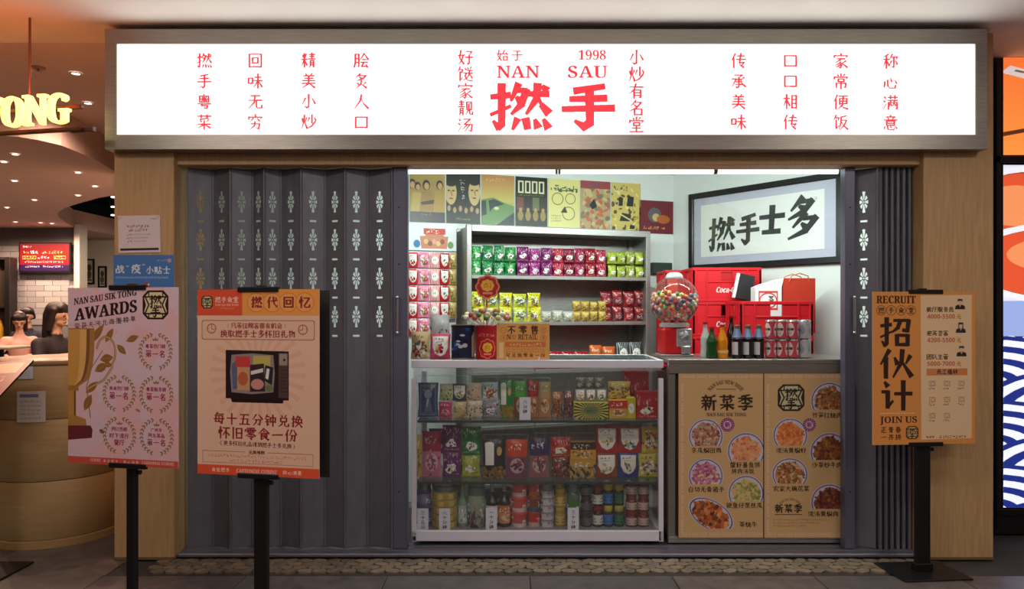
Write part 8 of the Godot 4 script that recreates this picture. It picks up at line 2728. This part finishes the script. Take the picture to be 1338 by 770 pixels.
# ---------------------------------------------------------------- people: one skin round a skeleton of tapered bones
func field_mesh(st: SurfaceTool, bones: Array, cell: float, k: float) -> void:
	# bones: [from, to, radius, radius, colour]
	var lo := Vector3.INF
	var hi := -Vector3.INF
	for b in bones:
		var r := maxf(b[2], b[3]) + k + cell * 2
		for e in [b[0], b[1]]:
			lo = lo.min(e - Vector3.ONE * r)
			hi = hi.max(e + Vector3.ONE * r)
	var n := Vector3i(((hi - lo) / cell).ceil()) + Vector3i.ONE
	var val := PackedFloat32Array()
	val.resize(n.x * n.y * n.z)
	val.fill(1.0)
	# each bone visits the cells near it; the nearest distances join with a smooth minimum
	for b in bones:
		var a: Vector3 = b[0]
		var ab: Vector3 = b[1] - b[0]
		var l2 := maxf(ab.length_squared(), 1e-9)
		var r0: float = b[2]
		var r1: float = b[3]
		var reach := maxf(r0, r1) + k + cell * 2
		var i0 := Vector3i(((a.min(b[1]) - Vector3.ONE * reach - lo) / cell).floor()).clamp(Vector3i.ZERO, n - Vector3i.ONE)
		var i1 := Vector3i(((a.max(b[1]) + Vector3.ONE * reach - lo) / cell).ceil()).clamp(Vector3i.ZERO, n - Vector3i.ONE)
		for z in range(i0.z, i1.z + 1):
			for y in range(i0.y, i1.y + 1):
				var at := (z * n.y + y) * n.x
				for x in range(i0.x, i1.x + 1):
					var p := lo + Vector3(x, y, z) * cell
					var t := clampf((p - a).dot(ab) / l2, 0.0, 1.0)
					var d := (p - a - ab * t).length() - lerpf(r0, r1, t)
					var o := val[at + x]
					var h := clampf(0.5 + 0.5 * (o - d) / k, 0.0, 1.0)
					val[at + x] = lerpf(o, d, h) - k * h * (1.0 - h)
	var spot := {}
	var tint := {}
	var nrm := {}
	for z in n.z - 1:
		for y in n.y - 1:
			for x in n.x - 1:
				var base := (z * n.y + y) * n.x + x
				var c := Vector3.ZERO
				var m := 0
				var inside := 0
				var v := []
				for q in 8:
					v.append(val[base + (q & 1) + ((q >> 1) & 1) * n.x + ((q >> 2) & 1) * n.x * n.y])
					if v[q] < 0.0: inside += 1
				if inside == 0 or inside == 8: continue
				for e in [[0, 1], [2, 3], [4, 5], [6, 7], [0, 2], [1, 3], [4, 6], [5, 7], [0, 4], [1, 5], [2, 6], [3, 7]]:
					if (v[e[0]] < 0.0) != (v[e[1]] < 0.0):
						var t: float = v[e[0]] / (v[e[0]] - v[e[1]])
						var pa := Vector3(e[0] & 1, (e[0] >> 1) & 1, (e[0] >> 2) & 1)
						var pb := Vector3(e[1] & 1, (e[1] >> 1) & 1, (e[1] >> 2) & 1)
						c += pa.lerp(pb, t)
						m += 1
				var p := lo + (Vector3(x, y, z) + c / m) * cell
				spot[base] = p
				nrm[base] = Vector3(v[1] - v[0] + v[3] - v[2] + v[5] - v[4] + v[7] - v[6], v[2] - v[0] + v[3] - v[1] + v[6] - v[4] + v[7] - v[5], v[4] - v[0] + v[5] - v[1] + v[6] - v[2] + v[7] - v[3]).normalized()
				var best := INF
				var col := Color.WHITE
				for b in bones:
					var ab: Vector3 = b[1] - b[0]
					var t: float = clampf((p - b[0]).dot(ab) / maxf(ab.length_squared(), 1e-9), 0.0, 1.0)
					var d: float = (p - b[0] - ab * t).length() - lerpf(b[2], b[3], t)
					if d < best:
						best = d
						col = b[4]
				tint[base] = col.srgb_to_linear()
	var sx := 1
	var sy := n.x
	var sz := n.x * n.y
	for base in spot:
		for ax in [[sx, sy, sz], [sy, sz, sx], [sz, sx, sy]]:
			var a: int = base
			# the edge that leaves this cell's low corner along ax[0], ringed by four cells
			var c1: int = base - ax[1]
			var c2: int = base - ax[1] - ax[2]
			var c3: int = base - ax[2]
			if not (spot.has(c1) and spot.has(c2) and spot.has(c3)): continue
			var va := val[a]
			var vb := val[a + ax[0]]
			if (va < 0.0) == (vb < 0.0): continue
			var q := [a, c1, c2, c3]
			var order := [0, 2, 1, 0, 3, 2] if va < 0.0 else [0, 1, 2, 0, 2, 3]
			for i in order:
				st.set_color(tint[q[i]])
				st.set_normal(nrm[q[i]])
				st.add_vertex(spot[q[i]])

func seated(called_label: String, at: Vector3, turn: float, top: Color, legs: Color, hair: Color, look: Vector3, reach: float, long_hair: bool, scale := 1.0, lift := 0.0) -> void:
	var skin := rgb8(206, 160, 134)
	var t := thing("person", called_label, "person", at + Vector3(0, lift, 0), turn)
	t.scale = Vector3.ONE * scale
	# facing +z: hips on a seat 0.45 m high
	var hip := Vector3(0, 0.55, 0)
	var chest := Vector3(0, 0.93, 0.05)
	var neck := Vector3(0, 1.1, 0.06)
	var bones := [[hip, Vector3(0, 0.75, 0.01), 0.14, 0.125, top], [Vector3(0, 0.75, 0.01), chest, 0.13, 0.14, top], [Vector3(-0.12, 1.0, 0.04), Vector3(0.12, 1.0, 0.04), 0.08, 0.08, top], [chest, neck, 0.09, 0.055, top], [neck, neck + Vector3(0, 0.09, 0.015), 0.05, 0.048, skin]]
	for s in [-1.0, 1.0]:
		var sh := Vector3(s * 0.18, 1.02, 0.04)
		var el := Vector3(s * 0.25, 0.78, 0.12 + reach * 0.12)
		var wr := Vector3(s * 0.13, 0.8 + reach * 0.02, 0.3 + reach * 0.08)
		bones.append([sh, el, 0.062, 0.05, top])
		bones.append([el, wr, 0.05, 0.036, top])
		var kn := Vector3(s * 0.12, 0.5, 0.42)
		bones.append([Vector3(s * 0.09, 0.54, 0.02), kn, 0.095, 0.065, legs])
		bones.append([kn, Vector3(s * 0.12, 0.1, 0.4), 0.062, 0.042, legs])
		bones.append([Vector3(s * 0.12, 0.06, 0.38), Vector3(s * 0.12, 0.045, 0.53), 0.045, 0.04, rgb8(30, 28, 28)])
	var st := nst()
	field_mesh(st, bones, 0.024, 0.05)
	# hands: palm, four fingers and a thumb, curled a little
	for s in [-1.0, 1.0]:
		var w := Vector3(s * 0.13, 0.8 + reach * 0.02, 0.3 + reach * 0.08)
		var f := Vector3(-s * 0.35, -0.12, 0.93).normalized()
		var side_v := Vector3(0.93 * s, 0, 0.35).normalized()
		var down := Vector3(0, -1, 0)
		var hb := [[w - f * 0.02, w + f * 0.06, 0.027, 0.03, skin], [w + f * 0.05 - side_v * 0.025, w + f * 0.07 + side_v * 0.025, 0.016, 0.016, skin]]
		for i in 4:
			var k := w + f * 0.08 + side_v * (0.031 - i * 0.02)
			var len: float = [0.03, 0.037, 0.04, 0.035][i]
			var m := k + f * len
			hb.append([k, m, 0.0098, 0.009, skin])
			hb.append([m, m + (f * 0.6 + down * 0.7).normalized() * len * 0.85, 0.009, 0.008, skin])
		hb.append([w + f * 0.02 - side_v * 0.02, w + f * 0.05 - side_v * 0.05, 0.0125, 0.011, skin])
		hb.append([w + f * 0.05 - side_v * 0.05, w + f * 0.085 - side_v * 0.055, 0.0105, 0.009, skin])
		field_mesh(st, hb, 0.0062, 0.008)
	# head, with brow, nose, lips, chin, ears
	var hc := neck + Vector3(0, 0.2, 0.04)
	var hb2 := Basis.looking_at(-look.normalized(), Vector3.UP)
	var H := func(x: float, y: float, z: float) -> Vector3: return hc + hb2 * Vector3(x, y, z)
	var hd := [[H.call(0, 0.035, -0.012), H.call(0, 0.02, -0.002), 0.084, 0.084, skin], [H.call(0, -0.02, 0.02), H.call(0, -0.075, 0.045), 0.062, 0.03, skin], [H.call(-0.02, -0.06, 0.03), H.call(0.02, -0.06, 0.03), 0.032, 0.032, skin], [H.call(0, 0.012, 0.084), H.call(0, -0.026, 0.098), 0.007, 0.012, skin], [H.call(-0.035, 0.026, 0.07), H.call(0.035, 0.026, 0.07), 0.013, 0.013, skin], [H.call(-0.014, -0.056, 0.079), H.call(0.014, -0.056, 0.079), 0.006, 0.006, rgb8(170, 90, 84)], [H.call(0, -0.07, -0.01), H.call(0, -0.13, -0.035), 0.046, 0.05, skin]]
	for s in [-1.0, 1.0]:
		hd.append([H.call(s * 0.082, 0.018, -0.004), H.call(s * 0.08, -0.02, 0.002), 0.012, 0.008, skin])
		hd.append([H.call(s * 0.031, 0.006, 0.0705), H.call(s * 0.035, 0.006, 0.069), 0.0085, 0.0075, rgb8(40, 28, 26)])
	field_mesh(st, hd, 0.0085, 0.014)
	var m := StandardMaterial3D.new()
	m.vertex_color_use_as_albedo = true
	m.roughness = 0.75
	part(st, "body", m, t)
	var hs := nst()
	var hr := [[H.call(0, 0.06, -0.03), H.call(0, 0.062, 0.0), 0.09, 0.086, hair], [H.call(0, 0.0, -0.055), H.call(0, 0.05, -0.04), 0.075, 0.085, hair], [H.call(-0.05, 0.085, 0.045), H.call(0.05, 0.085, 0.045), 0.034, 0.034, hair]]
	for s in [-1.0, 1.0]:
		hr.append([H.call(s * 0.075, 0.06, 0.0), H.call(s * 0.082, -0.02 if not long_hair else -0.14, -0.03), 0.028, 0.026, hair])
	if long_hair:
		hr.append([H.call(0, 0.0, -0.07), H.call(0, -0.2, -0.08), 0.075, 0.06, hair])
	field_mesh(hs, hr, 0.012, 0.02)
	var hm := StandardMaterial3D.new()
	hm.vertex_color_use_as_albedo = true
	hm.roughness = 0.5
	part(hs, "hair", hm, t)
	# the chair under the person
	var ch := thing("dining_chair", "dark wooden chair of the " + called_label.get_slice(" sitting", 0), "chair", at, turn)
	var wood := mat(rgb8(52, 36, 28), 0.5)
	var cs := nst()
	box(cs, Vector3(0, 0.385 + lift, 0.06), Vector3(0.42, 0.035, 0.42), 0.008)
	part(cs, "seat", wood, ch)
	cs = nst()
	box(cs, Vector3(0, 0.72 + lift, -0.21), Vector3(0.4, 0.24, 0.025), 0.006)
	part(cs, "backrest", wood, ch)
	for sx in [-1, 1]:
		for z in [0.24, -0.2]:
			var hh := (0.38 if z > 0 else 0.84) + lift
			cs = nst()
			box(cs, Vector3(sx * 0.19, hh / 2, z), Vector3(0.032, hh, 0.032), 0.004)
			part(cs, "leg", wood, ch)

func build_people() -> void:
	# by size: heads about 22 px high near 9.5 m
	seated("person in a pale pink top sitting and looking down", Vector3(X(26, 10.9), 0.0, D - 10.9), 0.5, rgb8(226, 176, 162), rgb8(50, 46, 56), rgb8(40, 28, 26), Vector3(0.1, -0.35, 1), 0.4, true, 1.02)
	seated("person in black with dark hair sitting turned aside", Vector3(X(66, 8.2), 0.0, D - 8.2), 1.3, rgb8(30, 27, 29), rgb8(28, 26, 30), rgb8(34, 24, 24), Vector3(0.3, -0.1, 1), 0.2, true, 1.1)
	seated("person in dark blue sitting behind the person in pink", Vector3(X(38, 12.1), 0.0, D - 12.1), 0.3, rgb8(44, 44, 60), rgb8(30, 28, 34), rgb8(34, 26, 24), Vector3(0, -0.1, 1), 0.1, false, 1.07)
